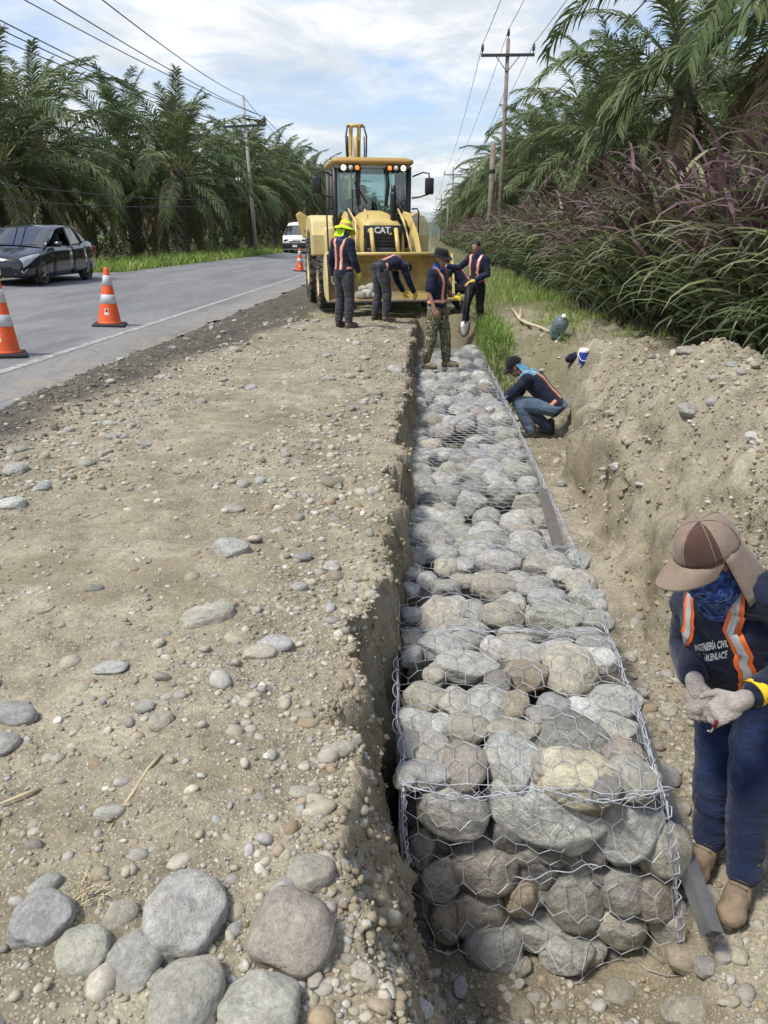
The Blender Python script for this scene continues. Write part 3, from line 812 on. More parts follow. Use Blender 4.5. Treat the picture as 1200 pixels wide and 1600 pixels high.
# ------------------------------------------------------------------ loose stones and gravel
def on_ground(px, py):
    """where the sight line of a photo pixel meets the ground"""
    r = ray(px, py); t = np.linspace(.8, 45, 9000)
    zz = CAM_Z + r.z * t; hh = height(r.x * t, r.y * t, False)
    i = int(np.argmax(zz <= hh))
    return Vector((r.x * t[i], r.y * t[i], hh[i]))
boulders = [
 ('large round pinkish tan boulder near the trench corner', 458, 1445, 150, 140, 'pink', 0, 0), ('big pale grey slab boulder with a triangular outline', 287, 1420, 152, 150, 'grey', 1, -15),
 ('grey blocky boulder on the ground by the photo edge, in the corner cluster', 66, 1432, 108, 88, 'blue', 1, -8), ('greenish grey egg shaped stone between the blocky and the faceted boulders', 131, 1481, 92, 84, 'green', 0, -25),
 ('upright tan stone leaning on the pale slab boulder', 189, 1428, 52, 80, 'tan', 0, 15), ('faceted grey brown boulder with a sharp ridge', 208, 1497, 102, 96, 'grey', 1, 10),
 ('round grey boulder at the bottom, touching the slab boulder', 291, 1555, 128, 140, 'mid', 0, 0), ('broad pale boulder cut by the bottom of the photo', 405, 1572, 140, 110, 'mid', 1, 0),
 ('small tan boulder just above the round pinkish one', 484, 1362, 76, 80, 'tan', 0, 20), ('long flat tan stone half buried in the shoulder', 326, 963, 92, 46, 'tan', 0, -25),
 ('pale streaked stone with a chipped side on the shoulder', 360, 858, 66, 42, 'light', 1, 10), ('tan oval stone near the trench edge below the long flat one', 405, 1020, 62, 34, 'tan', 0, -15),
 ('single round tan cobble alone on the shoulder', 252, 1126, 40, 38, 'tan', 0, 0), ('half buried grey boulder at the photo edge', 22, 1116, 85, 48, 'blue', 0, 0),
 ('blue grey stone at the photo edge below the half buried one', 8, 1160, 48, 56, 'blue', 0, 0), ('pale rounded cobble in the gravel by the chalky patch', 518, 884, 30, 32, 'light', 0, 0),
 ('grey flat stone on the shoulder, alone in bare earth', 172, 1044, 62, 26, 'grey', 1, -8), ('round cobble at the photo edge among the roadside stones', 25, 733, 36, 28, 'mid', 0, 0),
 ('pale flat stone at the photo edge below the roadside stones', 18, 788, 46, 30, 'light', 0, 0), ('tan slab at the foot of the slope, bottom corner below the steel stud', 1078, 1582, 100, 60, 'tan', 0, 0),
 ('oval tan cobble close to the photo edge, left of the blue pair', 68, 950, 42, 24, 'tan', 0, 0), ('dark blue grey cobble of a touching pair', 148, 920, 32, 16, 'dark', 0, 0),
 ('grey stone standing out near the crest of the spoil heap', 1076, 640, 36, 24, 'mid', 0, 0), ('pale egg shaped stone low on the spoil heap', 963, 727, 20, 24, 'light', 0, 20),
 ('largest rounded stone on the crest of the spoil heap', 1078, 549, 42, 18, 'mid', 0, 0), ('white round stone high on the spoil heap by the photo edge', 1175, 681, 22, 18, 'light', 0, 0),
 ('brown rounded stone at the gabion foot by the steel stud', 1070, 1497, 66, 50, 'brown', 0, 0), ('tan stone against the foot of the gabion end', 806, 1507, 56, 40, 'tan', 0, 0),
 ('grey tan stone beside the brown one below the steel stud', 1102, 1509, 40, 36, 'grey', 0, 0), ('flat tan stone below the middle of the gabion end', 968, 1548, 50, 54, 'tan', 0, 30),
 ('rounded stone near the edge of the trench by the workers', 618, 577, 28, 16, 'light', 0, 0), ('brown stone stuck in the trench wall', 590, 1365, 44, 40, 'brown', 0, 0),
 ('small tan stone in the damp soil at the bottom', 565, 1515, 38, 32, 'tan', 0, 0), ('round dusty cobble below the round pinkish boulder', 492, 1530, 26, 28, 'tan', 0, 0),
 ('pointed pale stone at the bottom near the trench corner', 655, 1582, 48, 50, 'light', 1, 0), ('buried brown stone in the trench corner soil', 815, 1580, 44, 56, 'brown', 0, 0)]
BSPOT = []
for (lab, px, py, w, h, tn, ang, tilt) in boulders:
    p = on_ground(px, py + h * .12); D = depth(p)
    a = w / 2 * D / F_PX * .92; hh = h / 2 * D / F_PX * .92
    el = math.asin(min(.97, (CAM_Z - p.z) / (p - Vector((0, 0, CAM_Z))).length))
    cc = min(a * .66, hh * .92)
    b = min(a * 1.3, math.sqrt(max(hh ** 2 - (cc * math.cos(el)) ** 2, (.4 * a * math.sin(el)) ** 2)) / math.sin(el))
    o = stone('boulder' if w > 70 else 'cobble', rs.choice(STONES_AF if ang else STONES_F), (p.x, p.y, p.z + cc * .18), (a, b, cc), (rs.uniform(-.15, .15), R(tilt * .3), -R(tilt)), tn)
    tag(o, lab, 'boulder' if w > 70 else 'stone', 'loose boulders and cobbles')
    BSPOT.append((p.x, p.y, max(a, b)))
BS = np.array(BSPOT)
def free_of_boulders(x, y, k=.8):
    return (((x[:, None] - BS[None, :, 0]) ** 2 + (y[:, None] - BS[None, :, 1]) ** 2) > (BS[None, :, 2] * k) ** 2).all(1)
rg = np.random.default_rng(5)
def in_view(x, y, z, m=60):
    xr = x * math.cos(PSI) + y * math.sin(PSI); hh = -x * math.sin(PSI) + y * math.cos(PSI); dz = z - CAM_Z
    f = hh * CP - dz * SP; u = hh * SP + dz * CP
    px = 600 + F_PX * xr / f; py = 800 - F_PX * u / f
    return (px > -m - 140) & (px < 1200 + m + 140) & (py < 1600 + m + 60)
def scatter(n, ymax, mode='all'):
    y = 1.0 + (ymax - 1.0) * rg.random(n)
    x = rg.uniform(-.62, .62, n) * (y + .9) - .05 * y
    z = height(x, y, True)
    xb = bank_edge(y)
    ok = (x > -3.75) & (x < 3.7) & in_view(x, y, z) & (rg.random(n) < .999)
    ok &= ~((x > GX0 - .08) & (x < GX1 + .03) & (y > 2.3) & (y < 14.7))
    ok &= free_of_boulders(x, y)
    ok &= ~((x > 1.15) & (y > 12.2) & (rg.random(n) < .8))
    ok &= ~((y > 15.5) & (rg.random(n) < .7))
    ok &= ~((x > xb + .03) & (x < xb + .12) & (y > 2.4) & (rg.random(n) < .7))
    return x[ok], y[ok], z[ok]
def clump(x, y):
    c = .42 + 1.3 * fbm(x * 1.1, y * .8, 81, 4)
    c = c + .9 * np.exp(-((x + 2.75 + .12 * y * 0) / .45) ** 2) * sst(y, 14, 6)      # thrown up beside the crumbs
    c = c + .75 * np.exp(-((x + .55) / .22) ** 2) * sst(y, 2, 3)                      # along the trench edge
    c = c + .5 * ((x > 1.1) & (x < 1.7)) * (y < 5) + .8 * (y < 2.4) * (x > -.35) + .45 * (x > 1.7)
    c = c - .35 * np.exp(-((x + 1.7) / .5) ** 2)
    return c
PAL = np.array([(.37, .34, .25), (.43, .40, .31), (.32, .305, .26), (.50, .48, .41), (.28, .265, .235), (.32, .26, .185), (.45, .41, .34), (.24, .225, .20), (.38, .34, .27), (.30, .235, .15), (.37, .36, .34)])
def pebbles(name, classes, base, parent=None):
    V = []; Fc = []; C = []; off = 0
    bv, bf = base
    for (s0, s1, n, ymax) in classes:
        x, y, z = scatter(n, ymax)
        keep = rg.random(len(x)) < np.clip(clump(x, y) * 1.1, .14, 1.1)
        x, y, z = x[keep], y[keep], z[keep]; m = len(x)
        s = s0 + (s1 - s0) * rg.random(m) ** 2
        sc = np.stack([s * rg.uniform(.9, 1.5, m), s * rg.uniform(.75, 1.05, m), s * rg.uniform(.45, .85, m)], 1)
        an = rg.uniform(0, 6.283, m); ti = rg.normal(0, .3, m)
        v = bv[None] * (1 + .22 * (rg.random((m, len(bv), 1)) - .5)) * sc[:, None, :]
        # tilt then turn
        ct, st_ = np.cos(ti)[:, None], np.sin(ti)[:, None]
        v = np.stack([v[..., 0] * ct + v[..., 2] * st_, v[..., 1], -v[..., 0] * st_ + v[..., 2] * ct], 2)
        ca, sa = np.cos(an)[:, None], np.sin(an)[:, None]
        v = np.stack([v[..., 0] * ca - v[..., 1] * sa, v[..., 0] * sa + v[..., 1] * ca, v[..., 2]], 2)
        v += np.stack([x, y, z + sc[:, 2] * rg.uniform(-.45, .30, m)], 1)[:, None, :]
        col = PAL[rg.integers(0, len(PAL), m)] * rg.uniform(.8, 1.18, (m, 1))
        # stones lying in the asphalt crumbs are as dark as the crumbs
        dk = (x < -3.05 + .3 * vn(y * .7, y * 0, 99)) & (rg.random(m) < .85)
        col[dk] = col[dk] * .42
        V.append(v.reshape(-1, 3)); C.append(np.repeat(col, len(bv), 0))
        Fc.append((bf[None] + (off + np.arange(m) * len(bv))[:, None, None]).reshape(-1, 3)); off += m * len(bv)
    me = np_mesh(name, np.concatenate(V), np.concatenate(Fc), True, M_PEB)
    set_attr(me, 'tint', np.concatenate(C), True)
    return link(name, me, parent)
tp = NT('pebble_mix'); c = tp.coord('Object')
k = tp.mix(1.0, tp.attr('tint', 'Color'), tp.ramp(tp.noise(c, 70, 4, .7), [(.3, .68), (.55, 1.0), (.75, 1.25)]), 'MULTIPLY')
k = tp.mix(tp.ramp(tp.noise(c, 12, 5, .7), [(.42, 0.0), (.68, .65)]), k, (.31, .28, .195))
tp.set('Base Color', k); tp.set('Roughness', .9); tp.set('Specular IOR Level', .2)
tp.set('Normal', tp.bump(tp.noise(c, 160, 3, .7), .3, .004))
M_PEB = tp.m
ICO3 = ico(2)
gr1 = pebbles('fine_gravel', [(.0025, .006, 24000, 3.4), (.004, .010, 32000, 6.8), (.008, .017, 24000, 11.5)], ICO1)
tag(gr1, 'fine gravel strewn over the earth', 'gravel', kind='stuff')
gr2 = pebbles('gravel', [(.013, .028, 15000, 18.0), (.022, .046, 3000, 22.0)], ICO3)
tag(gr2, 'rounded pebbles strewn over the earth', 'gravel', kind='stuff')
# the larger loose cobbles, one by one
# clods and stones sticking out of the cut earth faces
def wall_bits(name, n, s0, s1, soil, mask, seed):
    rr = np.random.default_rng(seed)
    idx = np.where(mask)[0]; idx = idx[rr.integers(0, len(idx), n)]
    pos = gv[idx] + rr.normal(0, .006, (n, 3)); bv, bf = ICO1
    s = s0 + (s1 - s0) * rr.random(n) ** 2.5
    sc = s[:, None] * rr.uniform(.65, 1.3, (n, 3))
    v = bv[None] * (1 + .7 * (rr.random((n, len(bv), 1)) - .5)) * sc[:, None, :]
    an = rr.uniform(0, 6.28, n); ca, sa = np.cos(an)[:, None], np.sin(an)[:, None]
    v = np.stack([v[..., 0] * ca - v[..., 1] * sa, v[..., 0] * sa + v[..., 1] * ca, v[..., 2]], 2) + pos[:, None, :]
    col = (np.array([(.27, .22, .15), (.32, .27, .19), (.22, .175, .115)]) if soil else PAL)[rr.integers(0, 3 if soil else len(PAL), n)] * rr.uniform(.8, 1.15, (n, 1))
    me = np_mesh(name, v.reshape(-1, 3), (bf[None] + (np.arange(n) * len(bv))[:, None, None]).reshape(-1, 3), True, M_PEB)
    set_attr(me, 'tint', np.repeat(col, len(bv), 0), True)
    return link(name, me)
_wm = (_w1.ravel() > .25) & (gv[:, 1] < 11) & (gv[:, 1] > 1.0)
_hm = (((_w2.ravel() > .3) | ((gv[:, 0] > 1.9) & (gv[:, 0] < 3.2))) & (gv[:, 1] < 10.5) & (gv[:, 1] > 2.2))
_em = (np.abs(gv[:, 0] - xbf) < .07) & (gv[:, 1] < 15) & (gv[:, 1] > 1.0)
tag(wall_bits('wall_gravel', 1100, .005, .024, False, _wm, 1), 'pebbles embedded in the cut trench wall', 'gravel', kind='stuff')
tag(wall_bits('earth_clods', 4200, .004, .018, True, _wm | _em, 2), 'crumbly earth clods along the trench edge and wall', 'earth', kind='stuff')
tag(wall_bits('heap_clods', 3000, .005, .024, True, _hm, 3), 'earth clods on the cut foot of the spoil heap', 'earth', kind='stuff')
cob = [stone_mesh('cobble', 500 + i, .12 + .1 * (i % 3), ico(3)) for i in range(6)]
x, y, z = scatter(900, 17.0)
keep = rg.random(len(x)) < np.clip(clump(x, y) * .8, .03, .9)
x, y, z = x[keep][:240], y[keep][:240], z[keep][:240]
for xi, yi, zi in zip(x, y, z):
    s = rs.uniform(.028, .05) * (1 + .35 * (rs.random() < .2)) * (1.0 if yi > 2.2 else .75)
    o = stone('cobble', rs.choice(cob), (xi, yi, zi + s * .2), (s * rs.uniform(1, 1.5), s * rs.uniform(.8, 1.1), s * rs.uniform(.5, .8)), (rs.uniform(-.2, .2), rs.uniform(-.2, .2), rs.uniform(0, 6.3)), rs.choice(['tan', 'mid', 'light', 'grey', 'tan', 'green', 'brown', 'blue']))
    if xi > 1.05: tag(o, 'small rounded cobble lying on the spoil heap or the trench floor below it', 'stone', 'cobbles on the spoil heap')
    elif xi < -2.3: tag(o, 'small rounded cobble in the band of stones beside the asphalt crumbs', 'stone', 'cobbles beside the asphalt crumbs')
    else: tag(o, 'small rounded cobble lying on the open earth shoulder beside the trench', 'stone', 'cobbles on the shoulder')
# ------------------------------------------------------------------ oil palms
def leaf_mat(name, c0, c1, attr=None, trans=.25, rough=.5):
    t = NT(name); oi = t.n.new('ShaderNodeObjectInfo'); c = t.coord('Object')
    if attr: f = t.attr(attr)
    else: f = t.math('ADD', t.math('MULTIPLY', oi.outputs['Random'], .55), t.math('MULTIPLY', t.noise(c, 2.0, 3, .6), .5), True)
    k = t.mix(f, c0, c1)
    k = t.mix(1.0, k, t.ramp(t.noise(c, 9.0, 3, .6), [(.3, .72), (.7, 1.25)]), 'MULTIPLY')
    t.set('Base Color', k); t.set('Roughness', rough); t.set('Specular IOR Level', .35)
    tr = t.n.new('ShaderNodeBsdfTranslucent'); t.l.new(k, tr.inputs[0])
    mx = t.n.new('ShaderNodeMixShader'); mx.inputs[0].default_value = trans
    t.l.new(t.b.outputs[0], mx.inputs[1]); t.l.new(tr.outputs[0], mx.inputs[2]); t.l.new(mx.outputs[0], t.out.inputs[0])
    return t.m
M_FROND = leaf_mat('palm_leaf', (.055, .095, .034), (.165, .200, .080), trans=.22)
M_OLD = leaf_mat('old_palm_leaf', (.105, .095, .045), (.20, .165, .085), trans=.15)
M_RACHIS = pm('palm_rachis', (.20, .20, .085), .6)
M_PTRUNK = pm('palm_trunk', (.095, .08, .06), .95, var=.5, scale=9, bump=.8, bscale=24, dirt=(.05, .075, .03), dirt_amt=.6)
UP = np.array([0, 0, 1.0])
def frond_mesh(seed, el0, bend, L, old=False, nl=72, wid=.068):
    rng = np.random.default_rng(seed)
    ns = 16; s = np.linspace(0, 1, ns)
    ang = R(el0) - R(bend) * s ** 1.75
    dx = np.cos(ang) * L / (ns - 1); dz = np.sin(ang) * L / (ns - 1)
    sway = .25 * rng.normal() * s ** 2
    P = np.stack([np.concatenate([[0], np.cumsum(dx)[:-1]]), sway, np.concatenate([[0], np.cumsum(dz)[:-1]])], 1)
    V = []; Fq = []; MI = []
    # rachis: a flattened three-sided stalk
    for i in range(ns):
        r = .055 * (1 - .88 * s[i]) * (1.5 if i == 0 else 1)
        t = P[min(i + 1, ns - 1)] - P[max(i - 1, 0)]; t /= np.linalg.norm(t)
        b = np.array([0, 1.0, 0]); n = np.cross(t, b)
        V += [P[i] + b * r, P[i] - b * r, P[i] + n * r * -.9 if n[2] > 0 else P[i] + n * r * .9]
    for i in range(ns - 1):
        for k in range(3):
            Fq.append((i * 3 + k, i * 3 + (k + 1) % 3, i * 3 + 3 + (k + 1) % 3, i * 3 + 3 + k)); MI.append(1)
    for side in (-1, 1):
        for j in range(nl):
            u = .13 + .87 * (j + rng.random() * .8) / nl; u = min(u, .995)
            q = u * (ns - 1); i = min(int(q), ns - 2); f = q - i
            p = P[i] * (1 - f) + P[i + 1] * f
            t = P[i + 1] - P[i]; t = t / np.linalg.norm(t)
            b = np.array([0, side, 0.0]); n = np.cross(b, t) * side; n = n if n[2] >= 0 else -n
            ll = (.86 * math.sin(math.pi * min(1, .22 + .66 * u)) + .10) * rng.uniform(.88, 1.08) * L / 5.5
            fan = rng.choice([-.08, .26]) + rng.normal() * .04
            d = b * .74 + t * (.50 + .50 * u) + n * fan; d /= np.linalg.norm(d)
            g = .34 + .14 * rng.random() + (.35 if old else 0)
            m1 = p + d * ll * .5 - UP * ll * .5 * g * .18
            d2 = d - UP * g * 1.2; d2 /= np.linalg.norm(d2)
            m2 = m1 + d2 * ll * .30
            d3 = d2 - UP * g * 1.3; d3 /= np.linalg.norm(d3)
            e = m2 + d3 * ll * .24
            w = wid * rng.uniform(.75, 1.15)
            wv = np.cross(d, n); wv /= (np.linalg.norm(wv) + 1e-9); wv = wv * .75 + n * .45 * rng.choice([-1, 1])
            o = len(V)
            V += [p - wv * w * .3, p + wv * w * .3, m1 - wv * w * .5, m1 + wv * w * .5, m2 - wv * w * .36, m2 + wv * w * .36, e - wv * .004, e + wv * .004]
            Fq += [(o, o + 1, o + 3, o + 2), (o + 2, o + 3, o + 5, o + 4), (o + 4, o + 5, o + 7, o + 6)]; MI += [0, 0, 0]
    me = np_mesh('frond', np.array(V), np.array(Fq), True)
    me.materials.append(M_OLD if old else M_FROND); me.materials.append(M_RACHIS)
    me.polygons.foreach_set('material_index', np.array(MI, dtype=np.int32))
    return me
EL = [78, 66, 53, 39, 24, 7, -14, -42]
FRONDS = {}
for i, e in enumerate(EL):
    FRONDS[i] = [frond_mesh(700 + i * 10 + k, e + (-5, 5)[k], [34, 52, 70, 82, 88, 82, 64, 40][i] * (1, 1.12)[k], [4.6, 5.4, 5.9, 6.1, 6.0, 5.8, 5.2, 4.4][i], i >= 7) for k in range(2)]
rp = random.Random(21)
def crown_plan(n):
    out = []
    for k in range(n):
        f = (k + .5) / n
        i = min(7, int(f ** .92 * 8))
        out.append((k * 2.39996 + rp.uniform(-.25, .25), i, rp.uniform(.86, 1.08), rp.uniform(-.10, .10)))
    return out
def trunk_mesh(seed):
    rng = random.Random(seed); mb = MB()
    pr = [(.62, -.3), (.50, .1), (.40, .6)] + [(.34 + .03 * rng.random(), 1 + .5 * i) for i in range(9)] + [(.46, 5.9), (.40, 6.4), (.12, 6.8)]
    mb.lathe(pr, 12)
    for k in range(70):                       # stubs of cut fronds spiral up the stem
        a = k * 2.39996; z = .9 + k * .078
        d = Vector((math.cos(a), math.sin(a), .9)).normalized()
        p = Vector((math.cos(a) * .33, math.sin(a) * .33, z))
        mb.tube([p, p + d * rng.uniform(.18, .38)], [.09, .05], 4, flat=.5, smooth=False)
    return mb.mesh('trunk')
TRUNKS = [trunk_mesh(i) for i in range(3)]
for t_ in TRUNKS: t_.materials.append(M_PTRUNK)
def merged_crown(seed):
    rp.seed(seed); V = []; Fq = []; MI = []; off = 0
    for (az, i, sc, roll) in crown_plan(30):
        me = rp.choice(FRONDS[i])
        v = np.empty(len(me.vertices) * 3, dtype=np.float32); me.vertices.foreach_get('co', v); v = v.reshape(-1, 3) * sc
        f = np.empty(len(me.loops), dtype=np.int32); me.loops.foreach_get('vertex_index', f); f = f.reshape(-1, 4)
        m = np.empty(len(me.polygons), dtype=np.int32); me.polygons.foreach_get('material_index', m)
        if i >= 7: m = np.where(m == 0, 2, m)
        v = v + np.array([.22, 0, 0]); ca, sa = math.cos(az), math.sin(az)
        v = np.stack([v[:, 0] * ca - v[:, 1] * sa, v[:, 0] * sa + v[:, 1] * ca, v[:, 2]], 1)
        V.append(v); Fq.append(f + off); MI.append(m); off += len(v)
    me = np_mesh('crown', np.concatenate(V), np.concatenate(Fq), True)
    for m in (M_FROND, M_RACHIS, M_OLD): me.materials.append(m)
    me.polygons.foreach_set('material_index', np.concatenate(MI).astype(np.int32))
    return me
CROWNS = [merged_crown(50 + i) for i in range(3)]
def palm(x, y, zc, label, group, single=False, scale=1.0):
    root = empty('oil_palm', (x, y, float(height(x, y, False)) - .05))
    tag(root, label, 'palm tree', group)
    root.scale = (scale,) * 3
    root.rotation_euler = (rp.uniform(-.03, .03), rp.uniform(-.03, .03), rp.uniform(0, 6.3))
    tr = link('trunk', rp.choice(TRUNKS), root); tr.scale = (1, 1, zc / 6.4)
    if single:
        for (az, i, sc, roll) in crown_plan(30):
            f = link('frond', rp.choice(FRONDS[i]), root)
            f.location = (.22 * math.cos(az), .22 * math.sin(az), zc + (.35 - .1 * i)); f.rotation_euler = (roll, rp.uniform(-.06, .06), az); f.scale = (sc,) * 3
    else:
        cr = link('crown', rp.choice(CROWNS), root); cr.location = (0, 0, zc); cr.rotation_euler = (0, 0, rp.uniform(0, 6.3))
        cr['kind'] = 'stuff'
    return root
rp.seed(4)
LEFT1 = [(-18.8, 25.0, 3.4), (-17.6, 34.0, 4.3), (-18.8, 40.5, 5.3), (-18.2, 50.5, 6.3), (-14.2, 47, 4.7), (-17.5, 58.5, 5.4), (-14.9, 63, 5.0), (-15.0, 70, 6.2), (-14.6, 78, 6.0), (-14.9, 86, 6.2)]
LEFT_LAB = ['front row oil palm behind the dark car, its hanging fronds cut by the photo edge', 'front row oil palm rising straight behind the dark car roof', 'front row oil palm just past the dark car, mostly hidden by neighbours',
            'tall oil palm behind the most open palm, feathery top against the sky', 'most open oil palm across the road, full round crown of fronds in clear view', 'oil palm between the most open palm and the leaning utility pole',
            'oil palm standing right behind the leaning utility pole', 'oil palm just past the leaning utility pole', 'oil palm above the white van', 'oil palm next past the white van']
for (x, y, zc), lb in zip(LEFT1, LEFT_LAB): palm(x, y, zc, lb, 'oil palms across the road', True)
y = 94
while y < 330:
    palm(-14.8 + rp.uniform(-.5, .5), y, 6.4 + rp.uniform(-.5, .5), 'distant front row oil palm across the road, past the white van', 'far oil palms across the road'); y += 9
for row, X in enumerate((-23, -31.5, -40, -49, -58)):
    y = 18 + (row % 2) * 4.5
    while y < 300 - 25 * row:
        palm(X + rp.uniform(-.8, .8), y, 4.9 + rp.uniform(-.9, 1.0) + .2 * row, 'oil palm in the rows behind the front palms across the road', 'plantation palms across the road'); y += 11 if row < 3 else 12
RIGHT1 = [(10.8, 13.5, 4.9), (8.7, 21.5, 6.1), (9.0, 30.5, 6.6), (8.6, 39.5, 6.3), (8.9, 48.5, 6.7), (8.7, 57.5, 6.4), (9.0, 66.5, 6.9), (8.7, 75.5, 6.6)]
RIGHT_LAB = ['oil palm beyond the photo edge whose fronds hang over the purple grass', 'closest oil palm above the purple grass, long arching fronds at the top corner', 'second oil palm above the purple grass',
             'third oil palm above the purple grass', 'fourth oil palm above the purple grass', 'fifth oil palm above the purple grass, behind the tall utility pole side', 'sixth oil palm above the purple grass', 'seventh oil palm above the purple grass']
for (x, y, zc), lb in zip(RIGHT1, RIGHT_LAB): palm(x, y, zc, lb, 'oil palms above the purple grass', True, 1.1 if y < 30 else .97)
y = 85
while y < 330:
    palm(9.0 + rp.uniform(-.5, .5), y, 6.8 + rp.uniform(-.4, .6), 'distant oil palm in the row above the purple grass', 'far oil palms above the grass'); y += 9
for row, X in enumerate((17, 26, 35)):
    y = 20 + (row % 2) * 4.5
    while y < 240 - 30 * row:
        palm(X + rp.uniform(-.8, .8), y, 7.6 + rp.uniform(-.5, .9), 'oil palm in the rows behind the purple grass palms', 'plantation palms behind the grass'); y += 9.5

# ------------------------------------------------------------------ purple napier grass
M_NAPIER = NT('napier_leaf')
t = M_NAPIER; c = t.coord('Object')
k = t.ramp(t.attr('tone'), [(.0, (.06, .085, .034)), (.34, (.20, .235, .105)), (.56, (.17, .16, .105)), (.76, (.085, .040, .048)), (1.0, (.20, .12, .135))])
k = t.mix(1.0, k, t.ramp(t.noise(c, 3.0, 3, .6), [(.3, .7), (.7, 1.3)]), 'MULTIPLY')
t.set('Base Color', k); t.set('Roughness', .45); t.set('Specular IOR Level', .4)
tr = t.n.new('ShaderNodeBsdfTranslucent'); t.l.new(k, tr.inputs[0]); mx = t.n.new('ShaderNodeMixShader'); mx.inputs[0].default_value = .2
t.l.new(t.b.outputs[0], mx.inputs[1]); t.l.new(tr.outputs[0], mx.inputs[2]); t.l.new(mx.outputs[0], t.out.inputs[0])
M_NAPIER = t.m
def blades(name, base, az, el, L, W, droop, tone, mat, seg=7, up_bias=None):
    """arching leaf blades as tapered strips; all arguments are arrays over blades"""
    n = len(L); V = np.zeros((n, seg + 1, 2, 3)); d_el = el.copy(); p = base.copy()
    lat = np.stack([-np.sin(az), np.cos(az), np.zeros(n)], 1)
    tilt = rg.uniform(-.5, .5, n)
    for i in range(seg + 1):
        s = i / seg
        w = W * np.minimum(1, .45 + 2.2 * s) * (1 - s ** 2.2) + .001
        dirv = np.stack([np.cos(az) * np.cos(d_el), np.sin(az) * np.cos(d_el), np.sin(d_el)], 1)
        nrm = np.stack([-np.cos(az) * np.sin(d_el), -np.sin(az) * np.sin(d_el), np.cos(d_el)], 1)
        wv = lat * np.cos(tilt)[:, None] + nrm * np.sin(tilt)[:, None]
        V[:, i, 0] = p - wv * w[:, None] / 2; V[:, i, 1] = p + wv * w[:, None] / 2
        p = p + dirv * (L / seg)[:, None]
        d_el = np.maximum(d_el - droop / seg * (.4 + 1.4 * s), -1.45)
    idx = np.arange(n)[:, None] * (seg + 1) * 2
    i = np.arange(seg)[None] * 2
    f = np.stack([idx + i, idx + i + 1, idx + i + 3, idx + i + 2], 2).reshape(-1, 4)
    me = np_mesh(name, V.reshape(-1, 3), f, True, mat)
    set_attr(me, 'tone', np.repeat(tone, (seg + 1) * 2))
    return me
def grass_edge(y): return np.where(y < 11, 3.35 + .05 * (y - 6), 2.98 + np.minimum(y - 11, 9) * .045 + .6 * np.exp(-(y - 11) / 1.2))
def napier(y0, y1, n, depth_m, nleaf, lw):
    y = rg.uniform(y0, y1, n); x = grass_edge(y) + .18 + rg.random(n) ** 1.5 * depth_m + .25 * fbm(y * .8, y * 0, 86, 2)
    z = height(x, y, False)
    # stems grow in tufts
    tx = np.round(x * 1.8) / 1.8; ty = np.round(y * 1.8) / 1.8
    x = x + (tx - x) * .55; y = y + (ty - y) * .55
    x = np.maximum(x, grass_edge(y) + .12)
    H = rg.uniform(1.35, 2.25, n) * (1 + .14 * fbm(x * .7, y * .7, 87, 2)); H = H * np.where(x < grass_edge(y) + .35, .72, 1.0)
    la = rg.uniform(0, 6.283, n); ln = rg.uniform(.03, .26, n)
    toward = np.stack([-np.ones(n), -.15 * np.ones(n)], 1)
    B = []; AZ = []; E_ = []; LL = []; WW = []; DR = []; TO = []
    for k in range(nleaf):
        f = (k + .6) / nleaf
        f = np.clip(f + rg.uniform(-.08, .08, n), .05, 1)
        hz = H * f
        bx = x + np.cos(la) * ln * hz; by = y + np.sin(la) * ln * hz
        az = la + k * 2.6 + rg.uniform(-.6, .6, n)
        # leaves at the open edge turn outward to the light
        out = np.arctan2(-.35 + 0 * az, -1 + 0 * az); mixo = (x - grass_edge(y) < .9) & (rg.random(n) < .62)
        az = np.where(mixo, out + rg.normal(0, .75, n), az)
        B.append(np.stack([bx, by, z + hz], 1)); AZ.append(az); E_.append(rg.uniform(.80, 1.42, n) * (.85 + .2 * f))
        LL.append(rg.uniform(1.1, 1.95, n) * (.95 - .15 * np.abs(f - .5))); WW.append(lw * rg.uniform(.75, 1.15, n)); DR.append(rg.uniform(1.2, 2.7, n))
        TO.append(np.clip(.28 + .75 * (f - .42) * 1.25 + rg.normal(0, .17, n) + .5 * fbm(x * .9, y * .7, 88, 2) - .04, 0, 1))
    args = [np.concatenate(q) for q in (B, AZ, E_, LL, WW, DR, TO)]
    me = blades('napier_grass', *args, M_NAPIER, seg=7)
    st = MB()
    return me, (x, y, z, H, la, ln)
stem_parts = []
def stems_mesh(data, name, rad):
    V = []; Fq = []; off = 0; T = []
    x, y, z, H, la, ln = data; n = len(x)
    a = np.arange(4) * math.pi / 2
    ring = np.stack([np.cos(a), np.sin(a), a * 0], 1) * rad
    b = np.stack([x, y, z - .05], 1); t_ = np.stack([x + np.cos(la) * ln * H, y + np.sin(la) * ln * H, z + H], 1)
    V = np.concatenate([b[:, None] + ring[None], t_[:, None] + ring[None] * .6], 1).reshape(-1, 3)
    i = np.arange(n)[:, None] * 8; k = np.arange(4)[None]
    f = np.stack([i + k, i + (k + 1) % 4, i + 4 + (k + 1) % 4, i + 4 + k], 2).reshape(-1, 4)
    me = np_mesh(name, V, f, True, M_NAPIER); set_attr(me, 'tone', np.full(len(V), .72)); return me
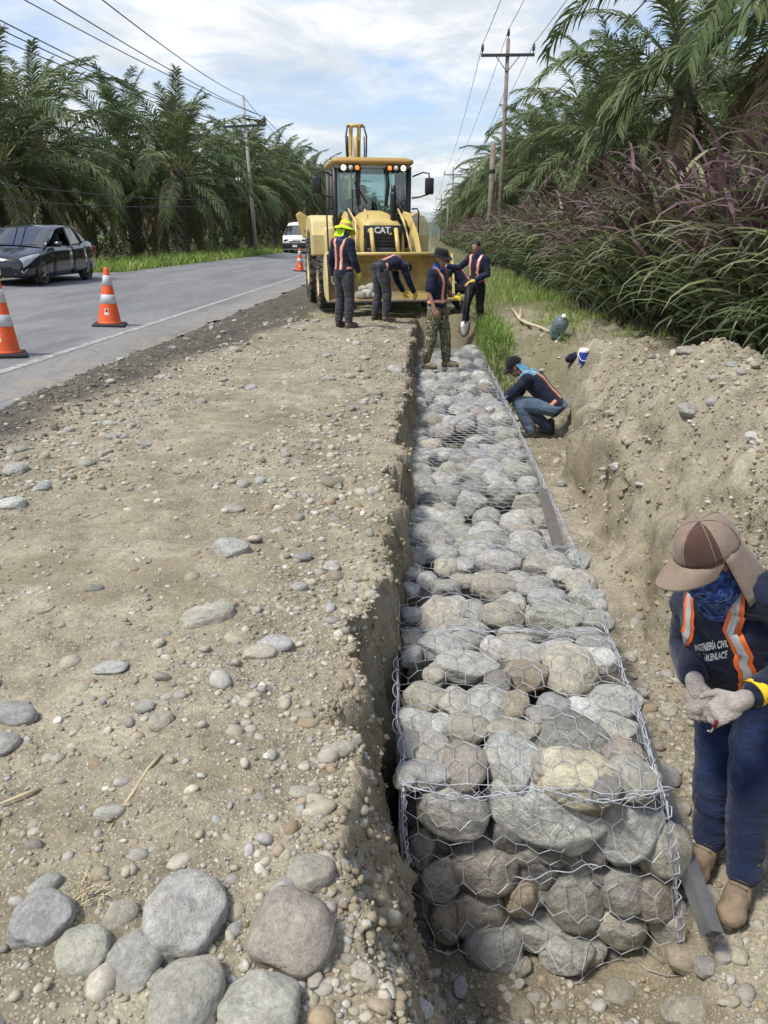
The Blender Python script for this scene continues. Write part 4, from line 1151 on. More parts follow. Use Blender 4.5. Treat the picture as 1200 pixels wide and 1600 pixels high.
for (y0, y1, n, dm, nl, lw) in ((5.5, 17, 380, 2.6, 10, .080), (17, 36, 440, 3.2, 9, .085), (36, 75, 520, 3.6, 8, .095), (75, 170, 420, 4.0, 7, .12)):
    me, data = napier(y0, y1, n, dm, nl, lw)
    o = link('napier_grass', me)
    tag(o, {5.5: 'tall purple and green arching grass beside the spoil heap', 17: 'tall purple arching grass beyond the water jug', 36: 'purple grass wall before the tall utility pole', 75: 'distant strip of purple grass under the far palms'}[y0], 'grass', kind='stuff')
    s_ = link('stems', stems_mesh(data, 'stems', .010), o); s_['kind'] = 'stuff'

# ------------------------------------------------------------------ low green grass and weeds
def lowgrass(name, label, n, sampler, hl, w, tone0, mat):
    x, y, z = sampler(n); m = len(x)
    base = np.stack([x, y, z - .01], 1)
    me = blades(name, base, rg.uniform(0, 6.283, m), rg.uniform(.8, 1.5, m), rg.uniform(hl[0], hl[1], m), w * rg.uniform(.7, 1.3, m), rg.uniform(.6, 2.2, m), np.clip(tone0 + rg.normal(0, .22, m), 0, 1), mat, seg=3)
    return tag(link(name, me), label, 'grass', kind='stuff')
t = NT('green_grass'); k = t.ramp(t.attr('tone'), [(.0, (.09, .15, .028)), (.5, (.21, .32, .055)), (1.0, (.38, .44, .12))])
t.set('Base Color', k); t.set('Roughness', .55)
tr = t.n.new('ShaderNodeBsdfTranslucent'); t.l.new(k, tr.inputs[0]); mx = t.n.new('ShaderNodeMixShader'); mx.inputs[0].default_value = .3
t.l.new(t.b.outputs[0], mx.inputs[1]); t.l.new(tr.outputs[0], mx.inputs[2]); t.l.new(mx.outputs[0], t.out.inputs[0])
M_GREEN = t.m
def s_bank(n):
    y = 11.9 + rg.random(n) ** 1.4 * 24; x = 1.10 + rg.random(n) * (grass_edge(y) + .5 - 1.10)
    m = fbm(x * 1.1, y * .9, 91, 3)
    bare = np.exp(-((x - 1.75) / .35) ** 2) * sst(y, 15.5, 13)         # trodden by the tools
    k = (m - bare * .9 + .25 * sst(y, 13, 16) + .35 * (x < 1.35) > rg.uniform(-.12, .45, n))
    x, y = x[k], y[k]; return x, y, height(x, y, True)
lowgrass('grass_bank', 'bright green grass between the gabions and the purple grass', 15000, s_bank, (.10, .30), .010, .5, M_GREEN)
def s_edge(n):
    y = rg.uniform(11.2, 15.8, n); x = 1.06 + rg.random(n) ** 2 * .35
    return x, y, height(x, y, True)
lowgrass('grass_fringe', 'green grass hanging over the trench side by the last gabion', 2600, s_edge, (.14, .34), .010, .35, M_GREEN)
def s_machine(n):
    y = 14.8 + rg.random(n) * 7; x = rg.uniform(-2.6, 1.2, n)
    k = (fbm(x * 1.5, y * 1.2, 92, 3) + .55 * sst(np.abs(x - .2), 1.0, .3) * (y > 15.9) > rg.uniform(-.05, .55, n)) & ~((x > -.3) & (x < 1.1) & (y < 16.7))
    x, y = x[k], y[k]; return x, y, height(x, y, True)
lowgrass('grass_patch', 'thin trampled grass around the loader bucket', 6500, s_machine, (.04, .13), .008, .55, M_GREEN)
def s_verge(n):
    y = 19 + rg.random(n) ** 1.3 * 100; x = road_left(y) - .02 - rg.random(n) ** 1.3 * 4.0 + .25 * fbm(y * .5, y * 0, 93, 2)
    x = np.minimum(x, road_left(y) - .03)
    return x, y, height(x, y, False)
lowgrass('verge_grass', 'bright green weeds along the far edge of the road', 17000, s_verge, (.25, .62), .04, .5, M_GREEN)
# leafy shrubs at the plantation edge
M_SHRUB = leaf_mat('shrub_leaf', (.06, .105, .025), (.13, .19, .05), trans=.3)
def shrub(x, y, r, h, label, n=420):
    th = rg.uniform(0, 6.283, n); rr = r * np.sqrt(rg.random(n)); zz = h * rg.random(n) ** .8
    rr = rr * np.sqrt(np.clip(1.05 - (zz / h) ** 2, 0.02, 1))
    z0 = float(height(x, y, False))
    base = np.stack([rr * np.cos(th), rr * np.sin(th), zz], 1)
    root = empty('shrub', (x, y, z0)); tag(root, label, 'shrub', 'shrubs at the plantation edge')
    me = blades('leaves', base, th + rg.normal(0, .7, n), rg.uniform(-.2, .9, n), rg.uniform(.16, .34, n), rg.uniform(.06, .12, n), rg.uniform(.4, 1.3, n), rg.random(n), M_SHRUB, seg=3)
    o = link('leaves', me, root); o['kind'] = 'stuff'
    mb = MB()
    for q in range(5):
        a = q * 1.3; mb.tube([(0, 0, -.05), (math.cos(a) * r * .3, math.sin(a) * r * .3, h * .45), (math.cos(a) * r * .55, math.sin(a) * r * .55, h * .8)], [.03, .02, .008], 5)
    mb.build('stem', M_PTRUNK, root)
for (px, py, r, h, lb) in ((345, 398, 1.5, 1.5, 'broad leafy shrub on the verge left of the leaning utility pole'), (150, 400, 1.3, 1.6, 'shrub in the shade just past the dark car'), (240, 400, 1.2, 1.2, 'low shrub under the most open palm'),
                           (322, 392, 1.0, 1.1, 'small shrub on the verge before the leaning utility pole'), (430, 385, 1.4, 2.0, 'shrub on the verge behind the white van')):
    p = onz(px, py, .3); shrub(p.x, p.y, r, h, lb)
for q, (x, y, r, h) in enumerate(((4.6, 108, 1.8, 3.6), (5.2, 128, 2.4, 4.2))):
    shrub(x, y, r, h, ['bright green bush at the far end of the purple grass', 'farthest bright green bush past the purple grass'][q], 700)
for q in range(34):
    shrub(-34 - rp.random() * 8, 16 + q * 4.6, 2.4 + rp.random(), 3.2 + rp.random() * 1.2, 'tall undergrowth deep in the shade between the palms across the road', 240)
for q in range(26):
    shrub(-17 - rp.random() * 9, 20 + q * 5.2 + rp.random() * 3, 1.3 + rp.random(), 1.0 + rp.random(), 'undergrowth shrub in the shade beneath the palms across the road', 260)
for q in range(14):
    shrub(7.2 + rp.random() * 2, 10 + q * 5.0 + rp.random() * 2, 1.3 + rp.random() * .6, 2.0 + rp.random(), 'undergrowth shrub in the shade behind the purple grass', 320)

# ------------------------------------------------------------------ distant hills
mb = MB()
def ridge(y, x0, x1, n, hfun, mi=0):
    top = []; bot = []; back = []
    for i in range(n + 1):
        x = x0 + (x1 - x0) * i / n
        top.append((x, y + 200, hfun(x))); bot.append((x, y, -5)); back.append((x, y + 900, -5))
    mb.loft([bot, top, back], mi, close=False, caps=False)
ridge(2300, -1800, 2200, 80, lambda x: 12 + 26 * math.exp(-((x - 60) / 260) ** 2) + 12 * math.exp(-((x + 700) / 500) ** 2) + 12 * noise.noise(Vector((x * .01, 0, 0))) + 6 * noise.noise(Vector((x * .04, 3, 0))))
hills = mb.build('hills', pm('wooded_hill', (.075, .10, .07), .95, var=.4, scale=.02), None)
tag(hills, 'low wooded hills at the end of the road', kind='structure')
# ------------------------------------------------------------------ utility poles and wires
M_WOODP = pm('weathered_pole', (.20, .165, .135), .9, var=.35, scale=3, bump=.4, bscale=30)
M_CONCP = pm('concrete_pole', (.38, .36, .33), .9, var=.2, scale=3, bump=.2)
M_DARKM = pm('dark_steel', (.05, .05, .055), .55, .4, var=.3)
M_INSUL = pm('porcelain', (.16, .11, .09), .3, var=.2)
M_CABLE = pm('cable_black', (.035, .035, .04), .6, var=.2)
def tpole(p, h, label, arm=2.4, r=.14, lean=(0, 0), mat=None, arm_z=None, pin=True, group='utility poles'):
    root = empty('utility_pole', p); tag(root, label, 'utility pole', group)
    root.rotation_euler = (lean[1], lean[0], 0)
    mb = MB(); mb.tube([(0, 0, -.4), (0, 0, h * .5), (0, 0, h)], [r, r * .85, r * .68], 12); mb.build('post', mat or M_WOODP, root)
    if arm:
        az = arm_z or h - .75
        mb = MB(); mb.box((0, -.14, az), (arm, .11, .13)); c_ = mb.build('crossarm', M_DARKM, root)
        mb = MB(); mb.tube([(-arm * .22, -.14, az - .05), (0, -.10, az - .75)], .022, 5); mb.tube([(arm * .22, -.14, az - .05), (0, -.10, az - .75)], .022, 5); mb.build('brace', M_DARKM, root)
        spots = [(-arm / 2 + .06, -.14, az + .06), (arm / 2 - .06, -.14, az + .06)] + ([(0, 0, h)] if pin else [])
        for s_ in spots:
            mb = MB(); mb.lathe([(.02, 0), (.03, .12), (.085, .14), (.06, .22), (.09, .25), (.06, .33), (.075, .36), (.045, .45)], 10)
            o = mb.build('insulator', M_INSUL, root); o.location = s_
    return root
def tops(p, h, arm=2.4, arm_z=None):
    az = (arm_z or h - .75) + .5
    return [Vector(p) + Vector((-arm / 2 + .06, -.14, az)), Vector(p) + Vector((0, 0, h + .44)), Vector(p) + Vector((arm / 2 - .06, -.14, az))]
PRX = 4.05
pr = [(PRX + .4, -36, 0), (PRX, 45, 0), (PRX + .05, 127, 0), (PRX - .1, 209, 0), (PRX - .1, 291, 0), (PRX, 373, 0), (PRX, 455, 0)]
PLAB = ['', 'tall wooden utility pole in the purple grass with a dark crossarm', 'second utility pole down the line, past the loader', 'third utility pole down the line past the loader', 'fourth utility pole far down the line', 'fifth utility pole far down the line', 'farthest utility pole in the line by the purple grass']
for i, p in enumerate(pr[1:]): tpole(p, 10.9, PLAB[i + 1], arm=2.7)
stub = empty('utility_pole', (3.55, 45.5, 0)); tag(stub, 'shorter bare wooden post standing beside the tall utility pole', 'post', 'utility poles')
mb = MB(); mb.tube([(0, 0, -.3), (0, 0, 3), (.02, 0, 6.15)], [.16, .15, .14], 12); mb.build('post', M_WOODP, stub)
mb = MB(); mb.lathe([(.17, 0), (.175, .02), (.175, .16), (.17, .18)], 12); o = mb.build('band', M_DARKM, stub); o.location = (0, 0, 4.7)
stub2 = empty('utility_pole', (3.45, 127, 0)); tag(stub2, 'bare post standing beside the second utility pole down the line', 'post', 'utility poles')
mb = MB(); mb.tube([(0, 0, -.3), (0, 0, 6.0)], [.16, .14], 10); mb.build('post', M_WOODP, stub2)
def wire(a, b, sag, r, label, group):
    pts = []
    n = 36
    for i in range(n + 1):
        f = i / n; p = Vector(a).lerp(Vector(b), f); p.z -= sag * 4 * f * (1 - f); pts.append(p)
    mb = MB(); mb.tube(pts, r, 5)
    return tag(mb.build('power_line', M_CABLE, None), label, 'cable', group)
W3 = ['outer', 'middle', 'inner']
for i in range(len(pr) - 1):
    A, B = tops(pr[i], 10.9, 2.7), tops(pr[i + 1], 10.9, 2.7)
    for k in range(3):
        lab = ('%s overhead wire running from overhead to the tall wooden pole' % ['road side', 'centre', 'palm side'][k]) if i == 0 else ('%s overhead wire from the tall wooden pole to the second pole' % ['road side', 'centre', 'palm side'][k]) if i == 1 else 'thin overhead wire between far utility poles by the purple grass'
        wire(A[k], B[k], 1.1, .014 if i < 2 else .02, lab, 'overhead wires by the purple grass')
# telephone cables strung lower on the same poles, sagging before the palms
wire((7.2, -10, 9.4), (PRX + .2, 45, 6.3), .5, .018, 'thick slanting cable before the palms, ending low on the tall wooden pole', 'cables before the palms')
wire((8.4, -4, 8.8), (PRX + .2, 45, 5.0), .5, .012, 'lower thin slanting cable before the palms', 'cables before the palms')
wire((PRX, 45, 8.7), (PRX, 127, 8.5), 1.6, .014, 'low sagging cable between the tall wooden pole and the second pole', 'cables before the palms')
# the leaning concrete pole across the road
pl = Vector((-11.3, 54.0, .25)); hl = 9.6
tpole(pl, hl, 'leaning grey concrete utility pole across the road', arm=2.7, r=.13, lean=(-.035, 0), mat=M_CONCP, arm_z=hl - 1.75, pin=False, group='poles across the road')
for q, (x, y) in enumerate(((-11.6, 125), (-11.6, 200))): tpole((x, y, -.1), 9.8, ['second utility pole across the road, behind the loader', 'far utility pole across the road'][q], arm=2.4, mat=M_CONCP, group='poles across the road')
ltop = [Vector((-11.63, 54, 9.8)), Vector((-12.6, 53.9, 8.45)), Vector((-10.3, 53.9, 8.6)), Vector((-11.6, 53.9, 8.0))]
ends = [(160, -20, 'highest overhead wire crossing the sky to the leaning concrete pole'), (105, -5, 'second highest overhead wire to the leaning concrete pole'), (60, -5, 'third overhead wire from the top edge to the leaning concrete pole'),
        (0, 12, 'overhead wire entering at the photo edge high in the corner'), (0, 28, 'overhead wire entering at the photo edge, below the corner one'), (0, 45, 'lowest of the overhead wires entering at the photo edge above the palms')]
for i, (px, py, lb) in enumerate(ends):
    a = atY(px, py, 20 + 2 * (i % 3)); b = ltop[[0, 2, 2, 1, 1, 3][i]] + Vector((0, 0, -.25 * (i // 3)))
    d = (a - b); a2 = b + d * 1.35
    wire(a2, b, .35, .016, lb, 'overhead wires across the road')
for k in range(3):
    wire(ltop[[0, 1, 2][k]], Vector((-11.6 + (-1.1, 0, 1.1)[k], 125, 9.8)), 1.5, .018, 'overhead wire past the leaning concrete pole toward the far poles', 'overhead wires across the road')
pt = Vector((-11.4, 54, 3.95))
for i, (px, py, lb) in enumerate(((0, 258, 'upper telephone cable drooping across the palm trunks'), (0, 283, 'lower telephone cable drooping across the palm trunks'))):
    a = atY(px, py, 21); b = pt + Vector((0, 0, -.25 * i)); wire(b + (a - b) * 1.4, b, .55, .016, lb, 'telephone cables across the road')
# ------------------------------------------------------------------ backhoe loader
M_YEL = pm('machine_yellow', (.58, .43, .14), .45, var=.12, scale=4, bump=.1, dirt=(.36, .28, .15), dirt_amt=.55, dirt_scale=3.5)
M_YELP = pm('faded_yellow', (.66, .54, .25), .5, var=.1, scale=4, dirt=(.40, .33, .20), dirt_amt=.5, dirt_scale=4)
M_BUCK = pm('worn_bucket_steel', (.40, .28, .085), .55, .2, var=.35, scale=5, bump=.35, dirt=(.20, .155, .10), dirt_amt=.95, dirt_scale=2.6)
M_EDGE = pm('cutting_edge_steel', (.30, .28, .25), .45, .7, var=.35, scale=9)
M_BLK = pm('black_plastic', (.022, .022, .024), .5, var=.2)
M_TYRE = pm('tyre_rubber', (.035, .034, .032), .85, var=.3, scale=8, bump=.3, dirt=(.19, .16, .12), dirt_amt=.75, dirt_scale=5)
M_SEAT = pm('seat_cloth', (.03, .03, .033), .9)
def glass(name, tint, mixv=.12, rough=.02):
    t = NT(name); t.n.remove(t.b)
    tr = t.n.new('ShaderNodeBsdfTransparent'); tr.inputs[0].default_value = tuple(tint) + (1,)
    gl = t.n.new('ShaderNodeBsdfGlossy'); gl.inputs['Roughness'].default_value = rough
    lw = t.n.new('ShaderNodeFresnel'); lw.inputs[0].default_value = 1.5
    ns = t.math('MULTIPLY', t.noise(t.coord('Object'), 2.5, 3, .6), .06)
    f = t.math('ADD', t.math('ADD', lw.outputs[0], mixv - .04), ns, True)
    mx = t.n.new('ShaderNodeMixShader'); t.l.new(f, mx.inputs[0]); t.l.new(tr.outputs[0], mx.inputs[1]); t.l.new(gl.outputs[0], mx.inputs[2])
    t.l.new(mx.outputs[0], t.out.inputs[0]); return t.m
M_GLASS = glass('cab_glass', (.72, .84, .84), .10)
def emit(name, col, st):
    t = NT(name); t.set('Base Color', col); t.set('Emission Color', col); t.set('Emission Strength', st); t.set('Roughness', .3); return t.m
M_LAMP = emit('lit_lamp', (1.0, .88, .62), 1.6)
M_AMBER = emit('amber_lamp', (1.0, .22, .03), .9)
M_LENS = pm('clear_lens', (.62, .62, .58), .15)
M_WHITE = pm('white_paint', (.78, .78, .76), .4, var=.06)
M_MIRR = pm('mirror_back', (.018, .018, .02), .4)

LD = empty('backhoe_loader', (-.97, 17.47, .03), R(12.5))
tag(LD, 'yellow backhoe loader facing the camera with its wide bucket lowered over the trench', 'loader')
def wheel(x, y, r, w, rim_r, nm='wheel', lug=True, par=None, hub=M_YELP, n=22):
    s = -1 if x < 0 else 1
    root = empty(nm, (x, y, r)); root.parent = par or LD
    X = Matrix.Rotation(R(90), 4, 'Y')
    mb = MB(); pr_ = [(rim_r, -w / 2 + .02), (rim_r + .03, -w / 2), (r * .88, -w / 2 + .01), (r * .965, -w / 2 + .06), (r * .975, 0), (r * .965, w / 2 - .06), (r * .88, w / 2 - .01), (rim_r + .03, w / 2), (rim_r, w / 2 - .02)]
    mb.lathe(pr_, 32, axis=X, caps=False)
    if lug:
        for k in range(n):
            for sd in (-1, 1):
                a = 2 * math.pi * (k + (.5 if sd > 0 else 0)) / n
                M = Matrix.Rotation(a, 4, 'X') @ Matrix.Translation((sd * w * .24, 0, r * .985)) @ Matrix.Rotation(R(32) * sd, 4, 'Z')
                mb.tx = M; mb.box((0, 0, 0), (w * .56, r * .085, r * .075))
                M = Matrix.Rotation(a + sd * -.0, 4, 'X') @ Matrix.Translation((sd * w * .485, 0, r * .90)); mb.tx = M; mb.box((0, 0, 0), (w * .07, r * .085, r * .12))
        mb.tx = Matrix.Identity(4)
    mb.build('tyre', M_TYRE, root)
    mb = MB(); o_ = s * w / 2
    mb.lathe([(.02, o_ * .35), (rim_r * .35, o_ * .38), (rim_r * .42, o_ * .30), (rim_r * .80, o_ * .25), (rim_r * .90, o_ * .85), (rim_r, o_ * .97), (rim_r * 1.02, o_ * .90), (rim_r * .98, -o_ * .9), (.02, -o_ * .8)], 28, axis=X)
    for k in range(8):
        a = k * math.pi / 4; mb.box((o_ * .36, math.cos(a) * rim_r * .62, math.sin(a) * rim_r * .62), (.05, .045, .045))
    mb.build('rim', hub, root)
    return root
for s in (-1, 1):
    wheel(s * 1.16, 0, .53, .40, .27)
    wheel(s * 1.16, 2.18, .72, .48, .36)
# chassis and axle
mb = MB(); mb.box((0, 1.2, .75), (.75, 3.6, .45), bevel=.03); mb.tube([(-1, 0, .53), (1, 0, .53)], .11, 10); mb.tube([(-1, 2.18, .72), (1, 2.18, .72)], .16, 10); mb.box((0, -.35, .95), (.7, .4, .6), bevel=.03)
mb.build('chassis', M_BLK, LD)
# hood: lofted, narrowing to the grille, with a raised middle
def hring(y, w0, w1, z0, z1, cr):
    pts = []
    for f in (-1, -.98, -.9, -.62, -.3, .3, .62, .9, .98, 1):
        x = f * (w0 if abs(f) >= .98 else w1); z = z0 if abs(f) == 1 else z0 + (z1 - z0) * (.55 if abs(f) == .98 else .90 if abs(f) == .9 else 1.0)
        z = z + (cr if abs(f) < .5 else 0); pts.append((x, y, z))
    return pts
mb = MB(); mb.loft([hring(-.42, .45, .42, .92, 1.70, .0), hring(-.36, .48, .44, .92, 1.78, .01), hring(.10, .51, .46, .92, 1.88, .03), hring(.65, .54, .47, .92, 1.95, .05), hring(1.05, .56, .48, .92, 1.97, .05)])
hood = mb.build('hood', M_YEL, LD, bevel=.02)
mb = MB(); mb.box((0, -.435, 1.56), (.82, .03, .26), bevel=.012); panel = mb.build('grille_panel', M_BLK, LD)
mb = MB(); mb.box((0, -.425, 1.26), (.80, .05, .40), bevel=.01); gr_ = mb.build('grille', M_BLK, LD)
for k in range(6):
    mb = MB(); mb.box((0, -.462, 1.10 + k * .065), (.72, .018, .022), Matrix.Rotation(R(25), 4, 'X')); mb.build('slat', M_DARKM, gr_)
def text_mesh(s, size, depth_=.006, bold=0.0):
    cu = bpy.data.curves.new('text', 'FONT'); cu.body = s; cu.size = size; cu.extrude = depth_; cu.offset = bold; cu.align_x = 'CENTER'; cu.align_y = 'CENTER'; cu.resolution_u = 3
    o = bpy.data.objects.new('text', cu)
    me = bake(o)
    return me
me = text_mesh('CAT', .17, .004, .006); me.materials.append(M_WHITE)
o = link('lettering', me, panel); o.location = (-.02, -.455, 1.59); o.rotation_euler = (R(90), 0, 0)
mb = MB(); mb.prism([(.11, 1.505), (.20, 1.505), (.155, 1.56)], 'y', -.4595, -.4565); mb.build('logo_triangle', M_YEL, panel)
# exhaust stack on the hood
mb = MB(); mb.tube([(.24, -.30, 1.15), (.24, -.30, 2.28), (.24, -.30, 2.34)], [.065, .065, .068], 14); mb.tube([(.24, -.30, 2.30), (.24, -.30, 2.47)], .05, 12); mb.build('exhaust_stack', M_BLK, LD)
# front plate and steps
for s in (-1, 1):
    mb = MB(); mb.box((s * .86, .75, .86), (.42, .7, .5), bevel=.05); mb.build('side_tank', M_YEL if s > 0 else M_YELP, LD)
    for k in range(3):
        mb = MB(); mb.box((s * .98, .82, .48 + k * .26), (.30, .28, .03)); mb.build('step', M_BLK, LD)
    # rear fender wrapping the big wheel
    poly = [(1.25, 1.05), (1.22, 1.50), (1.36, 1.80), (1.72, 1.93), (2.5, 1.93), (2.95, 1.75), (3.1, 1.2), (2.92, 1.2), (2.75, 1.52), (2.2, 1.62), (1.72, 1.52), (1.50, 1.05)]
    mb = MB(); mb.prism(poly, 'x', s * .80, s * 1.36); mb.build('fender', M_YELP, LD, bevel=.04)
    mb = MB(); mb.box((s * .93, 1.20, 1.36), (.30, .36, .62), bevel=.06); mb.build('battery_box', M_YELP, LD)
    # loader arms
    arm = [(s * .66, .75, 1.86), (s * .68, .15, 1.80), (s * .72, -.45, 1.42), (s * .74, -.70, 1.12), (s * .74, -.80, .72)]
    mb = MB(); mb.tube(arm, [(.075, .15), (.075, .16), (.075, .15), (.075, .12), (.07, .10)], 4, ref=(1, 0, 0), smooth=False); mb.build('loader_arm', M_YEL, LD, bevel=.012)
    mb = MB(); mb.tube([(s * .60, .55, 1.15), (s * .66, -.18, 1.20)], .055, 12); mb.tube([(s * .66, -.15, 1.2), (s * .70, -.72, 1.10)], .032, 10, mi=1); mb.build('lift_cylinder', [M_YEL, M_EDGE], LD)
    mb = MB(); mb.tube([(s * .30, .1, 2.0), (s * .30, -.5, 1.55)], .03, 8); mb.tube([(s * .26, -.50, 1.62), (s * .26, -.80, 1.16)], .045, 10); mb.build('tilt_cylinder', M_YEL, LD)
    mb = MB(); mb.tube([(s * .56, .85, 2.04), (s * .52, -.05, 1.75), (s * .60, -.60, 1.10)], .022, 8); mb.build('guard_tube', M_YELP, LD)
# bucket
bz0, bz1, by, bw = .27, 1.13, -1.52, 1.29
prof = [(by, bz0), (by + .10, bz0 + .015), (by + .42, bz0 + .05), (by + .60, bz0 + .18), (by + .66, bz0 + .42), (by + .60, bz0 + .68), (by + .46, bz1 - .03), (by + .36, bz1)]
pin = [(y + .025 * (1 if i > 2 else 0), z) for i, (y, z) in enumerate(prof)]
inner = prof; outer = [(y + (.035 if i > 1 else .0), z - (.035 if i <= 3 else 0)) for i, (y, z) in enumerate(prof)]
mb = MB(); mb.prism(inner + outer[::-1], 'x', -bw + .02, bw - .02); bk = mb.build('bucket', M_BUCK, LD)
for s in (-1, 1):
    side = [(by + .02, bz0 - .02)] + prof[2:] + [(by + .30, bz1 + .02)]
    mb = MB(); mb.prism([(by + .0, bz0 - .025)] + [(y + .04, z) for y, z in prof[2:]] + [(by + .30, bz1 + .02), (by + .10, bz0 + .42)], 'x', s * bw - .018, s * bw + .018); mb.build('side_plate', M_YELP, bk)
mb = MB(); mb.box((0, by - .02, bz0 - .012), (2 * bw + .04, .20, .03)); mb.build('cutting_edge', M_EDGE, bk)
mb = MB(); mb.tube([(-bw, by + .38, bz1 + .01), (bw, by + .38, bz1 + .01)], .035, 10); mb.build('top_rail', M_YEL, bk)
mb = MB(); mb.box((0, by + .86, .68), (1.55, .14, .42), bevel=.03); mb.build('bucket_bracket', M_YEL, LD)
# cab
cz0, cz1 = 1.05, 2.94
cx_b, cx_t, cyf, cyr = .80, .86, 1.05, 2.55
mb = MB()
roofr = []
def rr_(w, y0, y1, z, r=.12):
    pts = []
    for (cx, cy, a0) in ((w - r, y0 + r, -90), (w - r, y1 - r, 0), (-w + r, y1 - r, 90), (-w + r, y0 + r, 180)):
        for k in range(5):
            a = R(a0 + k * 22.5); pts.append((cx + r * math.cos(a), cy + r * math.sin(a), z))
    return pts
mb.loft([rr_(.86, cyf - .20, cyr + .2, cz1), rr_(.91, cyf - .26, cyr + .24, cz1 + .05), rr_(.90, cyf - .24, cyr + .22, cz1 + .11), rr_(.78, cyf - .08, cyr + .1, cz1 + .16)])
cabr = mb.build('cab_roof', pm('ochre_roof', (.42, .25, .06), .5, var=.15, dirt=(.25, .18, .09), dirt_amt=.5), LD)
mb = MB(); mb.loft([rr_(.83, cyf - .17, cyr + .17, cz1 - .06), rr_(.85, cyf - .19, cyr + .19, cz1 - .004)]); mb.build('headliner', pm('grey_headliner', (.33, .35, .36), .8), LD)
for s in (-1, 1):
    for (yb, yt, r_) in ((cyf + .02, cyf - .02, .055), (1.75, 1.75, .04), (cyr, cyr, .055)):
        mb = MB(); mb.tube([(s * cx_b, yb, cz0), (s * (cx_b + .03), (yb + yt) / 2, 1.9), (s * cx_t * .97, yt, cz1 - .02)], r_, 8); mb.build('pillar', M_BLK, LD)
    mb = MB(); mb.tube([(s * .30, cyf - .10, 2.12), (s * .34, cyf - .14, 2.55), (s * .30, cyf - .16, cz1 - .04)], [.035, .045, .04], 8); mb.build('windscreen_bar', M_BLK, LD)
    mb = MB(); mb.box((s * (cx_b + .04), 1.35, 1.45), (.06, .60, .85), bevel=.02); mb.build('door_lower', M_BLK, LD)
    mb = MB(); mb.box((s * .835, 1.40, 2.12), (.008, .64, 1.50)); mb.build('side_pane', M_GLASS, LD)
    mb = MB(); mb.box((s * .835, 2.14, 2.15), (.008, .72, 1.44)); mb.build('side_pane', M_GLASS, LD)
    # front quarter panes beside the hood
    mb = MB(); mb.box((s * .62, cyf + .01, 2.05), (.34, .008, 1.62)); mb.build('quarter_pane', M_GLASS, LD)
    # mirror on its bracket
    x0 = s * .90
    mb = MB(); mb.tube([(x0, cyf - .1, 2.72), (s * 1.10, cyf - .22, 2.80), (s * 1.24, cyf - .25, 2.78), (s * 1.25, cyf - .25, 2.62)], .017, 6); mb.tube([(x0, cyf - .05, 2.28), (s * 1.05, cyf - .2, 2.30), (s * 1.24, cyf - .25, 2.36)], .017, 6); mb.build('mirror_arm', M_BLK, LD)
    mb = MB(); mb.box((s * 1.25, cyf - .26, 2.52), (.20, .07, .34), bevel=.03); mb.build('mirror', M_MIRR, LD)
    # hand rail
    mb = MB(); mb.tube([(s * .90, cyf - .06, 2.05), (s * 1.0, cyf - .16, 2.06), (s * 1.04, cyf - .16, 1.98), (s * 1.02, cyf - .16, 1.2), (s * .92, cyf - .1, .95)], .018, 6); mb.build('hand_rail', M_BLK, LD)
    # lamps under the roof lip
    for (xo, m_, nm, w_) in ((.66, M_LAMP, 'work_lamp', .115), (.50, M_LENS, 'clear_lamp', .10), (.36, M_AMBER, 'amber_lamp', .095)):
        mb = MB(); mb.box((s * xo, cyf - .215, cz1 - .065), (w_ + .03, .08, .13), bevel=.015); hs = mb.build('lamp_housing', M_BLK, LD)
        mb = MB(); M_ = Matrix.Translation((s * xo, cyf - .262, cz1 - .065)) @ Matrix.Rotation(R(90), 4, 'X'); mb.lathe([(.005, .018), (w_ * .35, .015), (w_ * .5, .0)], 14, axis=M_); mb.build('lens', m_, hs)
mb = MB(); mb.box((0, cyf - .06, 2.43), (.88, .008, 1.0)); mb.build('windscreen', M_GLASS, LD)
mb = MB(); mb.box((0, cyr + .02, 2.35), (1.5, .008, 1.05)); mb.build('rear_pane', M_GLASS, LD)
mb = MB(); mb.box((0, cyr, 1.45), (1.55, .05, .78), bevel=.02); mb.box((0, 1.8, 1.05), (1.58, 1.5, .06)); mb.build('cab_floor', M_BLK, LD)
mb = MB(); mb.box((.05, cyf + .22, 1.80), (.44, .3, .40), bevel=.06); mb.build('dashboard', M_BLK, LD)
mb = MB(); mb.tube([(-.40, cyf - .11, 2.60), (-.12, cyf - .11, 2.16)], .011, 5); mb.build('wiper', M_BLK, LD)
mb = MB(); mb.box((-.18, 1.95, 1.62), (.5, .5, .14), bevel=.05); mb.box((-.18, 2.18, 1.98), (.48, .13, .66), bevel=.05); mb.box((-.18, 2.20, 2.40), (.26, .1, .2), bevel=.04); mb.build('seat', M_SEAT, LD)
mb = MB(); mb.tube([(0, cyf + .28, 1.95), (0, cyf + .42, 2.06)], .02, 8)
X_ = Matrix.Translation((0, cyf + .42, 2.06)) @ Matrix.Rotation(R(-60), 4, 'X')
mb.tube([X_ @ Vector((.17 * math.cos(a), .17 * math.sin(a), 0)) for a in np.linspace(0, 2 * math.pi, 25)], .014, 6); mb.build('steering_wheel', M_BLK, LD)
mb = MB(); mb.box((.28, 1.6, cz1 + .165), (.55, .35, .035), bevel=.012); mb.build('roof_hatch', M_BLK, LD)
